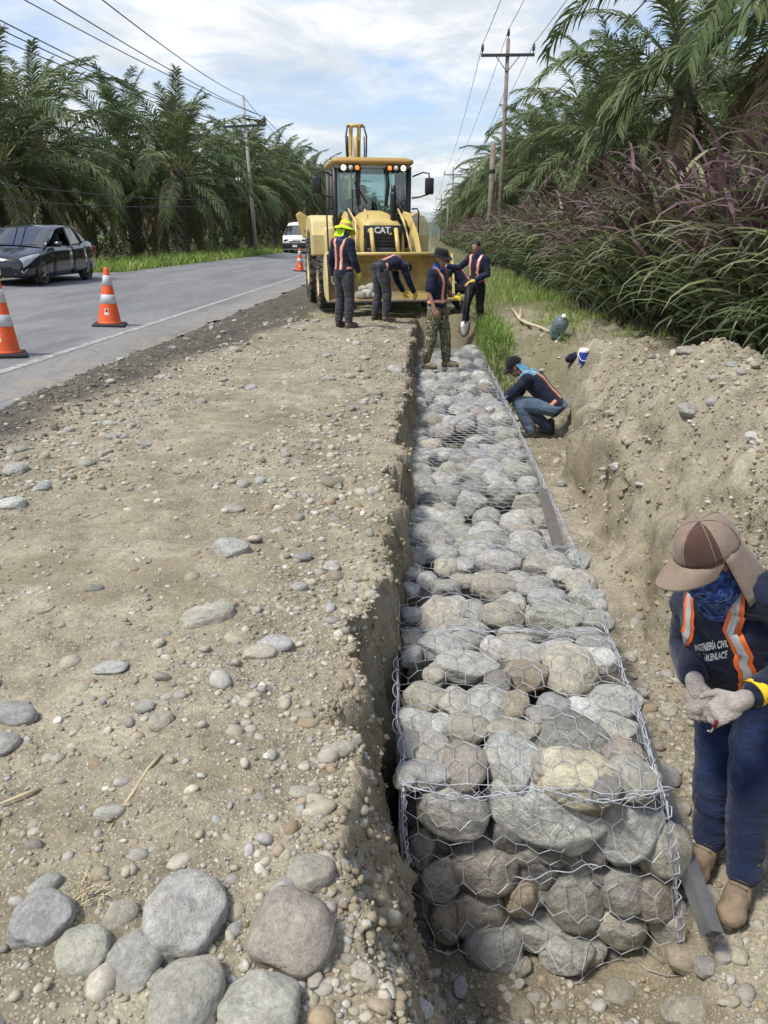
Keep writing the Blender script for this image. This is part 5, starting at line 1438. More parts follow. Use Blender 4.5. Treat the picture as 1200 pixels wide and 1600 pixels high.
# folded digging boom standing up behind the cab
for s in (-1, 1):
    mb = MB(); mb.tube([(-.06 + s * .12, 3.30, 1.1), (-.06 + s * .12, 3.55, 2.4), (-.06 + s * .10, 3.45, 3.5), (-.06 + s * .10, 3.30, 4.02)], [(.05, .24), (.05, .22), (.05, .17), (.045, .10)], 4, ref=(1, 0, 0), smooth=False); mb.build('boom', M_YEL, LD, bevel=.015)
    mb = MB(); mb.tube([(-.06 + s * .19, 3.15, 3.0), (-.06 + s * .24, 3.1, 3.35), (-.06 + s * .25, 3.12, 3.75), (-.06 + s * .20, 3.2, 3.98), (-.06 + s * .13, 3.3, 4.0)], .022, 7); mb.tube([(-.06 + s * .16, 3.15, 3.05), (-.06 + s * .205, 3.14, 3.4), (-.06 + s * .20, 3.16, 3.75)], .016, 6); mb.build('hydraulic_hose', M_BLK, LD)
    mb = MB(); mb.box((-.06 + s * .14, 3.2, 3.18), (.10, .24, .26), bevel=.03); mb.build('boom_lug', M_YEL, LD)
mb = MB(); mb.tube([(-.06, 3.30, 2.6), (-.06, 3.26, 3.75)], .055, 10); mb.tube([(-.26, 3.28, 4.0), (.14, 3.28, 4.0)], .045, 10); mb.build('boom_cylinder', M_YEL, LD)
mb = MB(); mb.box((0, 3.25, .95), (1.9, .35, .5), bevel=.04); mb.build('boom_frame', M_BLK, LD)
for s in (-1, 1):
    mb = MB(); mb.prism([(s * 1.16, 1.38), (s * 1.42, 1.44), (s * 1.58, 1.98), (s * 1.47, 2.05), (s * 1.30, 1.94), (s * 1.12, 1.52)], 'y', 3.15, 3.32); st_ = mb.build('stabiliser', M_YEL, LD, bevel=.02)
    mb = MB(); mb.tube([(s * 1.33, 3.12, 1.60), (s * 1.33, 3.14, 1.60)], .05, 10); mb.build('pin', M_DARKM, st_)
# stones scooped in the bucket are loose things
ct_ = Matrix.Translation(Vector(LD.location)) @ Matrix.Rotation(R(12.5), 4, 'Z')
for i, (x, y, s) in enumerate(((-.60, -1.36, .10), (-.46, -1.30, .12), (-.30, -1.38, .09), (-.52, -1.18, .10), (-.35, -1.16, .13), (-.20, -1.24, .10))):
    o = stone('cobble', STONES_R[i % 7], ct_ @ Vector((x, y, .285 + s * .75 + (.10 if y > -1.2 else 0))), (s * 1.2, s, s * .8), (0, 0, i * 1.1), ['mid', 'light', 'grey', 'tan', 'grey', 'mid'][i])
    tag(o, 'grey cobble lying in the loader bucket beside the bending worker', 'stone', 'stones in the loader bucket')
# ------------------------------------------------------------------ dark sedan
M_CARP = NT('dark_car_paint'); t = M_CARP
t.set('Base Color', t.ramp(t.noise(t.coord(), 3, 3, .5), [(.3, (.006, .007, .012)), (.7, (.009, .010, .017))])); t.set('Roughness', .15); t.set('Coat Weight', .9); t.set('Coat Roughness', .04); t.set('Metallic', .0)
M_CARP = t.m
M_CGLASS = glass('car_glass', (.22, .26, .28), .22)
M_CHROME = pm('chrome', (.65, .66, .68), .15, 1.0, var=.05)
M_RUB = pm('black_rubber', (.015, .015, .015), .7)
M_HLAMP = pm('headlamp_lens', (.55, .57, .60), .08, .2, var=.3, scale=9)
M_INT = pm('dark_interior', (.03, .028, .028), .9)
def sedan(loc, rz, label):
    root = empty('parked_car', loc, rz); tag(root, label, 'car')
    # stations along the length: y, half width at sill / belt, sill z, belt z
    st = [(-2.18, .52, .50, .30, .52), (-2.12, .66, .63, .22, .60), (-1.95, .76, .73, .19, .68), (-1.6, .82, .79, .18, .76), (-1.1, .845, .81, .18, .85), (-.75, .85, .82, .18, .91), (0, .85, .82, .18, .935), (.8, .85, .82, .18, .96),
          (1.4, .845, .80, .19, 1.0), (1.8, .81, .76, .22, 1.02), (2.05, .76, .71, .27, 1.0), (2.17, .66, .62, .36, .92), (2.20, .55, .52, .44, .80)]
    def smooth_rows(a, n=4):
        a = np.array(a, float); out = []
        for i in range(len(a) - 1):
            p0, p1, p2, p3 = a[max(i - 1, 0)], a[i], a[i + 1], a[min(i + 2, len(a) - 1)]
            for k in range(n):
                t = k / n; out.append(.5 * (2 * p1 + (p2 - p0) * t + (2 * p0 - 5 * p1 + 4 * p2 - p3) * t * t + (3 * p1 - p0 - 3 * p2 + p3) * t ** 3))
        return [tuple(r) for r in out] + [tuple(a[-1])]
    st = smooth_rows(st)
    rings = []
    for (y, w0, w1, z0, z1) in st:
        zc = (z0 + z1) / 2
        prof = [(w0 * .80, z0), (w0 * .97, z0 + .05), (w0, z0 + .22 * (z1 - z0)), (w0 * 1.01, zc), (w1 * 1.015, z1 - .16 * (z1 - z0)), (w1 * .985, z1 - .03), (w1 * .9, z1 + .015), (w1 * .45, z1 + .045), (0, z1 + .055)]
        rings.append([(x, y, z) for x, z in prof] + [(-x, y, z) for x, z in prof[-2::-1]])
    mb = MB(); mb.loft(rings)
    body = mb.build('body', M_CARP, root)
    # greenhouse: pillars and roof as a lofted shell, glass set into it
    cab = [(-1.05, .77, .90), (-.30, .675, 1.315), (-.05, .655, 1.385), (.25, .64, 1.42), (.55, .635, 1.428), (.85, .63, 1.41), (1.12, .625, 1.355), (1.80, .66, 1.03)]
    rr = []
    for (y, w, z) in cab:
        rr.append([(w * .985, y, z - .035), (w * .93, y, z - .005), (w * .5, y, z + .02), (0, y, z + .028), (-w * .5, y, z + .02), (-w * .93, y, z - .005), (-w * .985, y, z - .035)])
    mb = MB(); mb.loft(rr[1:7], close=False, caps=False); mb.build('roof', M_CARP, root)
    for (a, b, nm) in ((0, 1, 'windscreen'), (6, 7, 'rear_window')):
        mb = MB(); mb.loft([[(x * .97, y, z) for x, y, z in rr[a]], [(x * .97, y, z) for x, y, z in rr[b]]], close=False, caps=False); mb.build(nm, M_CGLASS, root)
    for s in (-1, 1):
        mb = MB()
        for (a, b) in ((0, 1), (6, 7)):
            p, q = rr[a][0 if s > 0 else 6], rr[b][0 if s > 0 else 6]
            mb.tube([p, q], .035, 6)
        mb.tube([(s * .80, .36, .94), (s * .635, .42, 1.39)], .035, 6); mb.tube([(s * .79, 1.16, .99), (s * .625, 1.02, 1.37)], .04, 6)
        mb.tube([rr[i][0 if s > 0 else 6] for i in range(0, 8)], .022, 6)
        mb.build('pillar', M_CARP, root)
        def q4(pts, nm, m):
            mb = MB(); mb.add(pts + [(x - s * .008, y, z) for x, y, z in pts], [(0, 1, 2, 3), (4, 5, 6, 7), (0, 1, 5, 4), (1, 2, 6, 5), (2, 3, 7, 6), (3, 0, 4, 7)]); return mb.build(nm, m, root)
        if s < 0: q4([(s * .80, -.80, .945), (s * .80, .33, .955), (s * .64, .38, 1.375), (s * .66, -.22, 1.31)], 'side_window', M_CGLASS)
        q4([(s * .80, .40, .955), (s * .78, 1.12, 1.0), (s * .625, .99, 1.36), (s * .635, .45, 1.385)], 'side_window', M_CGLASS)
        q4([(s * .78, 1.20, 1.01), (s * .74, 1.52, 1.06), (s * .64, 1.16, 1.30), (s * .625, 1.08, 1.335)], 'side_window', M_CGLASS)
        # doors: a thin raised skin with its gap, handle and moulding
        for (ya, yb) in ((-.80, .376), (.388, 1.30)):
            mb = MB(); rows = []
            for yy in np.linspace(ya, yb, 7):
                kf = np.interp(yy, [r[0] for r in st], np.arange(len(st))); i0 = min(int(kf), len(st) - 2); fr_ = kf - i0
                rw = [Vector(rings[i0][q]).lerp(Vector(rings[i0 + 1][q]), fr_) for q in range(1, 6)]
                rows.append([Vector((s * (p.x + .004), p.y, p.z)) for p in rw])
            mb.loft(rows, close=False, caps=False); d = mb.build('door', M_CARP, root)
            sm_ = d.modifiers.new('t', 'SOLIDIFY'); sm_.thickness = .004; sm_.offset = 0
            mb = MB(); mb.box((s * .868, yb - .16, .80), (.022, .17, .035), bevel=.01); mb.build('handle', M_CARP, d)
        mb = MB(); mb.box((s * .93, -.62, .98), (.20, .12, .13), bevel=.04); mb.box((s * .84, -.62, .93), (.10, .06, .04)); mb.build('wing_mirror', M_CARP, root)
        # swept headlamp
        mb = MB(); rows = []
        for q5, yy in enumerate(np.linspace(-2.08, -1.42, 8)):
            kf = np.interp(yy, [r[0] for r in st], np.arange(len(st))); i0 = min(int(kf), len(st) - 2); fr_ = kf - i0
            pt_ = [Vector(rings[i0][q]).lerp(Vector(rings[i0 + 1][q]), fr_) for q in range(9)]
            f5 = q5 / 7; lo = 3.2 + 1.2 * f5; hi = 6.0 - 1.0 * f5; row = []
            for u5 in np.linspace(lo, hi, 5):
                i5 = min(int(u5), 7); p5 = pt_[i5].lerp(pt_[i5 + 1], u5 - i5); row.append(Vector((s * (p5.x + .012), p5.y - .012, p5.z + .006)))
            rows.append(row)
        mb.loft(rows, close=False, caps=False)
        mb.build('headlamp', M_HLAMP, root)
        mb = MB(); mb.ellipsoid((s * .60, -2.10, .36), (.09, .03, .055)); mb.build('fog_lamp', M_HLAMP, root)
        mb = MB(); mb.tube([(s * .52, -2.16, .30), (s * .70, -2.08, .33), (s * .76, -1.98, .42)], .014, 5); mb.build('chrome_trim', M_CHROME, root)
        mb = MB(); mb.box((s * .70, 2.08, .80), (.16, .14, .20), bevel=.03); mb.build('tail_lamp', pm('tail_lens', (.25, .01, .01), .2), root)
        for yy in (-1.33, 1.31):
            w = wheel(s * .755, yy, .305, .20, .19, 'wheel', lug=False, par=root, hub=M_DARKM)
            mb = MB(); mb.lathe([(.335, -.02), (.345, .0), (.335, .02)], 28, axis=Matrix.Translation((s * .825, yy, .315)) @ Matrix.Rotation(R(90), 4, 'Y'), caps=False); mb.build('wheel_arch', M_RUB, root)
            for k in range(5):
                a = k * 2 * math.pi / 5; mb = MB(); mb.tube([(s * .085, 0, 0), (s * .095, math.cos(a) * .17, math.sin(a) * .17)], [.03, .022], 5); mb.build('spoke', M_CHROME if False else M_EDGE, w)
    mb = MB(); mb.box((0, -2.165, .42), (.95, .05, .13), bevel=.02); mb.build('grille', M_RUB, root)
    mb = MB(); mb.tube([(-.32, -2.19, .58), (0, -2.215, .565), (.32, -2.19, .58)], .012, 5); mb.build('chrome_bar', M_CHROME, root)
    mb = MB(); mb.box((0, -2.2, .33), (.36, .02, .12)); mb.build('number_plate', M_WHITE, root)
    mb = MB(); mb.box((0, .3, .62), (1.45, 2.4, .5)); mb.build('cabin', M_INT, root)
    for (x, y) in ((.36, -.05), (-.36, -.05), (0, .95)):
        mb = MB(); mb.box((x, y + .22, .98), (.48 if x else 1.1, .14, .5), bevel=.05); mb.build('seat', M_INT, root)
    mb = MB(); mb.tube([(-.55, -1.03, .93), (-.02, -1.00, .955)], .008, 4); mb.tube([(.08, -1.03, .94), (.55, -.98, .955)], .008, 4); mb.build('wiper', M_RUB, root)
    return root
CARP = onz(100, 443, .33)
CAR = sedan((-10.38, 21.05, float(road_z(-10.3))), 0.0, 'dark sedan car facing the camera on the far lane, cut by the photo edge')
CAR.rotation_euler = (0, R(2.4), 0)

# ------------------------------------------------------------------ white van
def van(loc, label):
    root = empty('van', loc); tag(root, label, 'van')
    st = [(-2.42, .72, .76, .32, .95), (-2.36, .82, .85, .26, 1.06), (-2.15, .92, .90, .24, 1.18), (-1.55, .94, .92, .24, 1.25), (0, .94, .93, .24, 1.28), (2.4, .94, .92, .26, 1.28), (2.45, .88, .86, .32, 1.24)]
    rings = []
    for (y, w0, w1, z0, z1) in st:
        prof = [(w0 * .9, z0), (w0, z0 + .08), (w0 * 1.01, (z0 + z1) / 2), (w1, z1 - .03), (w1 * .96, z1), (0, z1 + .02)]
        rings.append([(x, y, z) for x, z in prof] + [(-x, y, z) for x, z in prof[-2::-1]])
    mb = MB(); mb.loft(rings); mb.build('body', M_WHITE, root)
    cab = [(-1.95, .86, 1.18), (-1.15, .74, 1.88), (-.75, .70, 2.08), (.5, .70, 2.14), (2.2, .70, 2.12), (2.38, .74, 1.9), (2.44, .86, 1.24)]
    rr = [[(w, y, z - .16), (w * .97, y, z - .04), (w * .75, y, z), (0, y, z + .03), (-w * .75, y, z), (-w * .97, y, z - .04), (-w, y, z - .16)] for y, w, z in cab]
    mb = MB(); mb.loft(rr[1:6], close=False, caps=False); mb.build('roof', M_WHITE, root)
    mb = MB(); mb.loft([[(x * .95, y, z + .06) for x, y, z in rr[0]], [(x * .97, y, z) for x, y, z in rr[1]]], close=False, caps=False); mb.build('windscreen', M_CGLASS, root)
    for s in (-1, 1):
        mb = MB(); mb.add([(s * .92, -1.8, 1.24), (s * .92, 2.42, 1.24), (s * .74, 2.36, 1.76), (s * .72, .5, 1.98), (s * .72, -.75, 1.92), (s * .76, -1.12, 1.72)], [(0, 1, 2, 3, 4, 5)]); mb.build('side_wall', M_WHITE, root)
        for (ya, yb) in ((-1.3, -.5), (-.3, .9), (1.0, 2.2)):
            mb = MB(); mb.box((s * .862, (ya + yb) / 2, 1.5), (.03, yb - ya, .42), Matrix.Rotation(R(-14) * s, 4, 'Y')); mb.build('side_window', M_CGLASS, root)
        mb = MB(); mb.box((s * .64, -2.37, .88), (.34, .10, .20), bevel=.04); mb.build('headlamp', M_HLAMP, root)
        mb = MB(); mb.box((s * 1.04, -1.75, 1.38), (.16, .10, .26), bevel=.04); mb.build('wing_mirror', M_BLK, root)
        for yy in (-1.45, 1.4): wheel(s * .84, yy, .33, .2, .2, 'wheel', lug=False, par=root, hub=M_EDGE)
    mb = MB(); mb.box((0, -2.40, .52), (1.76, .14, .42), bevel=.06); mb.build('bumper', M_BLK, root)
    mb = MB(); mb.box((0, -2.43, .86), (.80, .05, .10), bevel=.02); mb.build('grille', M_CHROME, root)
    mb = MB(); mb.box((0, -2.48, .50), (.34, .02, .15)); mb.build('number_plate', M_WHITE, root)
    mb = MB(); mb.box((0, .3, .85), (1.6, 3.6, .7)); mb.build('cabin', M_INT, root)
van((-9.25, 60, float(road_z(-9.25))), 'white minibus with a dark bumper coming along the road')

# ------------------------------------------------------------------ traffic cones
M_ORANGE = pm('cone_orange', (.80, .10, .018), .5, var=.1, scale=6, dirt=(.40, .16, .08), dirt_amt=.25)
M_COLLAR = pm('reflective_collar', (.56, .57, .58), .35, .2, var=.18, scale=11, dirt=(.40, .40, .40), dirt_amt=.5, dirt_scale=9)
M_STICK = pm('sticker_white', (.8, .8, .8), .5)
def cone(p, label, h=.92, rz=.3):
    root = empty('traffic_cone', p, rz); tag(root, label, 'traffic cone', 'traffic cones along the road')
    root.rotation_euler = (0, R(2.6), rz)
    s = h / .92
    def rad(z): return (.185 - .150 * (z - .04) / .88)
    mb = MB(); mb.box((0, 0, .022), (.52, .52, .044), bevel=.015, taper=(.94, .94)); mb.build('base', M_RUB, root)
    bands = [(.04, .36, 0), (.36, .50, 1), (.50, .64, 0), (.64, .80, 1), (.80, .92, 0)]
    prof = []
    mb = MB(); mb.lathe([(rad(.04) + .02, .04), (rad(.04), .06)] + [(rad(z), z) for z in np.linspace(.08, .90, 14)] + [(rad(.92) * .9, .92), (.012, .92)], 28); mb.build('cone_body', M_ORANGE, root)
    for (a, b, m) in bands:
        if m: mb = MB(); mb.lathe([(rad(a) + .001, a), (rad(a) + .004, a + .002), (rad(b) + .004, b - .002), (rad(b) + .001, b)], 28, caps=False); mb.build('collar', M_COLLAR, root)
    # company sticker: white block, dark emblem over it
    ang = -math.pi / 2 - rz + .12
    for (z, w, hh, m, nm) in ((.20, .075, .05, M_STICK, 'sticker'), (.255, .06, .055, M_STICK, 'sticker_emblem'), (.258, .03, .035, M_DARKM, 'sticker_mark')):
        r_ = rad(z) + (.003 if m != M_DARKM else .006)
        mb = MB(); pts = []
        for k in range(5):
            a = ang + (k / 4 - .5) * w / r_; 
            pts.append([(r_ * math.cos(a) * (1 - .8 * 0), r_ * math.sin(a), z - hh / 2), ((rad(z + hh / 2) + r_ - rad(z)) * math.cos(a), (rad(z + hh / 2) + r_ - rad(z)) * math.sin(a), z + hh / 2)])
        mb.loft(pts, close=False, caps=False); mb.build(nm, m, root)
    return root
for (px, py, lb, rz) in ((8, 556, 'orange cone closest to the camera, cut by the photo edge', .5), (172, 509, 'orange cone standing alone behind the white edge line', .25), (468, 424, 'far small orange cone between the white minibus and the loader', .1)):
    p = onz(px, py, .11); p.z = float(road_z(p.x)); cone(p, lb, rz=rz)
# ------------------------------------------------------------------ people
def cloth(name, col, var=.2, bump=.5, scale=14, weave=True, stripes=None):
    t = NT(name); c = t.coord('Object')
    k = t.mix(1.0, col, t.ramp(t.noise(c, scale, 5, .6), [(.25, 1 - var), (.75, 1 + var)]), 'MULTIPLY')
    k = t.mix(t.ramp(t.noise(c, 5, 5, .65), [(.52, 0.0), (.75, .30)]), k, tuple(min(1, x * 1.6 + .05) for x in col))
    t.set('Base Color', k); t.set('Roughness', .9); t.set('Specular IOR Level', .15); t.set('Sheen Weight', .15)
    nb = t.bump(t.noise(t.mapping(c, (1, 1, 2.2)), 16, 4, .6, .6), bump, .02)
    t.set('Normal', t.bump(t.noise(c, 260, 2, .5), .15, .002, nb))
    return t.m
M_NAVY = cloth('navy_shirt', (.013, .017, .036), .3)
M_JEAN = cloth('blue_jeans', (.013, .024, .068), .4, .8, 9)
M_JEANL = cloth('faded_jeans', (.10, .14, .20), .4, .6, 9)
M_GREYP = cloth('dark_grey_trousers', (.045, .047, .052), .4, .7, 9)
M_BLACKP = cloth('black_trousers', (.014, .014, .016), .3, .6)
M_TAUPE = cloth('taupe_cap_cloth', (.215, .165, .125), .12, .15, 20)
M_MAROON = cloth('dark_brown_panel', (.075, .042, .034), .12, .15, 20)
M_BLACKH = cloth('black_hat_cloth', (.012, .012, .013), .2, .3)
M_HIVIS = cloth('hi_vis_cloth', (.55, .80, .03), .1, .3, 20)
M_SKYC = cloth('light_blue_vest', (.10, .27, .40), .5, .3, 18)
M_OSTRIPE = pm('orange_tape', (.85, .17, .035), .6, var=.08)
M_SILVER = pm('reflective_tape', (.50, .51, .53), .35, .15, var=.10, scale=18)
M_GLOVE = pm('dusty_white_glove', (.37, .33, .30), .95, var=.35, scale=22, bump=.9, bscale=150)
M_YGLOVE = pm('yellow_glove', (.62, .50, .07), .9, var=.2, scale=26, bump=.4)
M_SKIN = pm('brown_skin', (.30, .165, .105), .55, var=.15, scale=14, bump=.15, bscale=120)
M_HAIR = pm('black_hair', (.012, .010, .009), .6, var=.3, scale=40, bump=.6, bscale=90)
M_BOOT = pm('dusty_leather_boot', (.20, .145, .095), .85, var=.3, scale=16, bump=.3, dirt=(.33, .27, .18), dirt_amt=.7, dirt_scale=9)
M_SOLE = pm('boot_sole', (.10, .08, .06), .9)
M_DBOOT = pm('dark_boot', (.05, .045, .04), .85, var=.3, dirt=(.25, .2, .14), dirt_amt=.6)
M_YBAND = pm('yellow_wristband', (.75, .52, .02), .5)
def blotch(name, cols, scale, stops, bump=.4):
    t = NT(name); c = t.coord('Object')
    n = t.noise(t.mapping(c, (1, 1, 1.3)), scale, 2, .5, .25)
    k = t.ramp(n, list(zip(stops, cols)), 'CONSTANT')
    k = t.mix(1.0, k, t.ramp(t.noise(c, 12, 4, .6), [(.3, .75), (.7, 1.2)]), 'MULTIPLY')
    t.set('Base Color', k); t.set('Roughness', .9); t.set('Normal', t.bump(t.noise(c, 14, 4, .6, .5), bump, .02)); return t.m
M_CAMO = blotch('camouflage_cloth', [(.16, .15, .085), (.055, .065, .032), (.30, .27, .17), (.03, .028, .022), (.11, .115, .055)], 9.0, [0.0, .42, .50, .56, .62])
M_BUFF = blotch('blue_patterned_scarf', [(.012, .022, .085), (.022, .055, .24), (.10, .22, .50), (.018, .035, .14), (.008, .012, .04)], 26.0, [0.0, .40, .53, .585, .65], .3)

def fuse(mb, voxel, name, mat, parent, smooth=5, wrinkle=None, seed=0, keep=True):
    """melts overlapping closed shapes into one continuous surface"""
    me0 = mb.mesh(name)
    o = bpy.data.objects.new(name, me0)
    m = o.modifiers.new('r', 'REMESH'); m.mode = 'VOXEL'; m.voxel_size = voxel; m.use_smooth_shade = True
    if smooth:
        s = o.modifiers.new('s', 'SMOOTH'); s.iterations = smooth; s.factor = .5
    me = bake(o); me.name = name
    if wrinkle:
        amp, fr = wrinkle
        co = np.empty(len(me.vertices) * 3, dtype=np.float32); me.vertices.foreach_get('co', co); co = co.reshape(-1, 3)
        no = np.empty(len(me.vertices) * 3, dtype=np.float32); me.vertices.foreach_get('normal', no); no = no.reshape(-1, 3)
        d = np.array([(1 - 2 * abs(noise.noise(Vector((p[0] * fr, p[1] * fr, p[2] * fr * 1.9 + seed))))) * .6 + noise.noise(Vector((p[0] * fr * .5 + 7, p[1] * fr * .5, p[2] * fr * 1.1 + seed))) for p in co])
        co = co + no * (amp * d)[:, None]; me.vertices.foreach_set('co', co.ravel().astype(np.float32))
    me.polygons.foreach_set('use_smooth', np.ones(len(me.polygons), dtype=bool))
    me.materials.clear()
    for q in (mat if isinstance(mat, (list, tuple)) else [mat]): me.materials.append(q)
    me.update()
    return link(name, me, parent)
def ball(mb, c, r): mb.ellipsoid(c, (r, r, r) if not isinstance(r, tuple) else r, seg=12, rings=8)
def limb(mb, pts, rad, n=12):
    """tapered limb with rounded ends and a soft bend"""
    pts = [Vector(p) for p in pts]; P = []; Q = []
    for i in range(len(pts) - 1):
        for k in range(4):
            f = k / 4; P.append(pts[i].lerp(pts[i + 1], f)); Q.append(rad[i] * (1 - f) + rad[i + 1] * f)
    P.append(pts[-1]); Q.append(rad[-1])
    mb.tube(P, Q, n); ball(mb, pts[0], rad[0] * .98)
    for p, r in zip(pts[1:], rad[1:]): ball(mb, p, r * .99)
def frame(f, u):
    f = Vector(f).normalized(); u = Vector(u); s = f.cross(u).normalized(); u = s.cross(f).normalized()
    return Matrix((s, f, u)).transposed()           # columns: right, forward, up
def hand(mb, w, d, n, side, curl=.5, sc=1.0, spread=.0, thumb=.6):
    """palm and five fingers from the wrist along d, palm facing n; thumb on the side given"""
    d = Vector(d).normalized(); n = Vector(n); n = (n - d * n.dot(d)).normalized(); l = d.cross(n).normalized() * side
    w = Vector(w); pm_ = Matrix((l, d, n)).transposed()
    mb.ellipsoid(w + d * .045 * sc, (.042 * sc, .052 * sc, .019 * sc), pm_, seg=14, rings=8)
    mb.ellipsoid(w + d * .07 * sc - l * 0, (.043 * sc, .03 * sc, .017 * sc), pm_, seg=12, rings=8)
    for k, (o, L) in enumerate(((.031, .072), (.0105, .082), (-.0105, .077), (-.030, .062))):
        p = w + d * .082 * sc + l * o * sc; a = .10 + .1 * k * spread; dirv = (d + l * (o * 3 * spread)).normalized()
        pts = [p - dirv * .02 * sc, p]; ang = 0
        for q, fr in enumerate((.45, .32, .25)):
            ang += curl * (.75, 1.0, .7)[q]
            v = dirv * math.cos(ang) + n * math.sin(ang)
            p = p + v * L * fr * sc; pts.append(p)
        mb.tube(pts, [.0105 * sc, .0108 * sc, .0098 * sc, .009 * sc, .0072 * sc], 8); ball(mb, pts[-1], .0078 * sc)
        for q in pts[1:-1]: ball(mb, q, .0102 * sc)
    p = w + d * .022 * sc + l * .030 * sc
    v1 = (d * .65 + l * .62 + n * .3 * thumb).normalized(); v2 = (d * .85 + l * .10 + n * .75 * thumb).normalized()
    pts = [p - v1 * .01, p + v1 * .035 * sc, p + v1 * .042 * sc + v2 * .025 * sc, p + v1 * .042 * sc + v2 * .050 * sc]
    mb.tube(pts, [.015 * sc, .0135 * sc, .012 * sc, .0095 * sc], 8)
    for q, r in zip(pts, (.015, .013, .012, .0095)): ball(mb, q, r * sc)

def ribbon(bvh, pts, width, off, name, mat, parent, n=60, axis=None):
    """tape laid on a garment: a path pulled onto its surface"""
    P = [Vector(p) for p in pts]; out = []
    L = [0]
    for a, b in zip(P[:-1], P[1:]): L.append(L[-1] + (b - a).length)
    for i in range(n + 1):
        s = L[-1] * i / n; k = max(j for j in range(len(L)) if L[j] <= s + 1e-9); k = min(k, len(P) - 2)
        f = (s - L[k]) / max(1e-9, L[k + 1] - L[k]); out.append(P[k].lerp(P[k + 1], f))
    # smooth the guide path, then pull it in
    for it in range(3):
        out = [out[0]] + [(out[i - 1] + out[i] * 2 + out[i + 1]) / 4 for i in range(1, len(out) - 1)] + [out[-1]]
    Q = []
    for p in out:
        h = bvh.find_nearest(p)
        Q.append((h[0], h[1]))
    rings = []
    for i, (p, nn) in enumerate(Q):
        t = (Q[min(i + 1, n)][0] - Q[max(i - 1, 0)][0])
        t = t.normalized() if t.length > 1e-6 else Vector((0, 0, 1))
        s = nn.cross(t).normalized(); row = []
        for k in range(5):
            q = p + s * (width * (k / 4 - .5)); h = bvh.find_nearest(q)
            row.append(h[0] + h[1] * off)
        rings.append(row)
    mb = MB(); mb.loft(rings, close=False, caps=False)
    return mb.build(name, mat, parent, recalc=False)
def seg_dist(p, a, b):
    t = max(0, min(1, (p - a).dot(b - a) / max(1e-9, (b - a).length_squared))); return (p - a.lerp(b, t)).length
def bvh_of(o, J):
    """surface of the shirt's trunk, sleeves left out"""
    me = o.data; F_ = []
    for p in me.polygons:
        c = p.center
        if any(seg_dist(c, J['sh' + s].lerp(J['el' + s], .42), J['el' + s]) < .092 or seg_dist(c, J['el' + s], J['wr' + s]) < .075 for s in 'RL'): continue
        F_.append(list(p.vertices))
    return BVHTree.FromPolygons([v.co.copy() for v in me.vertices], F_)

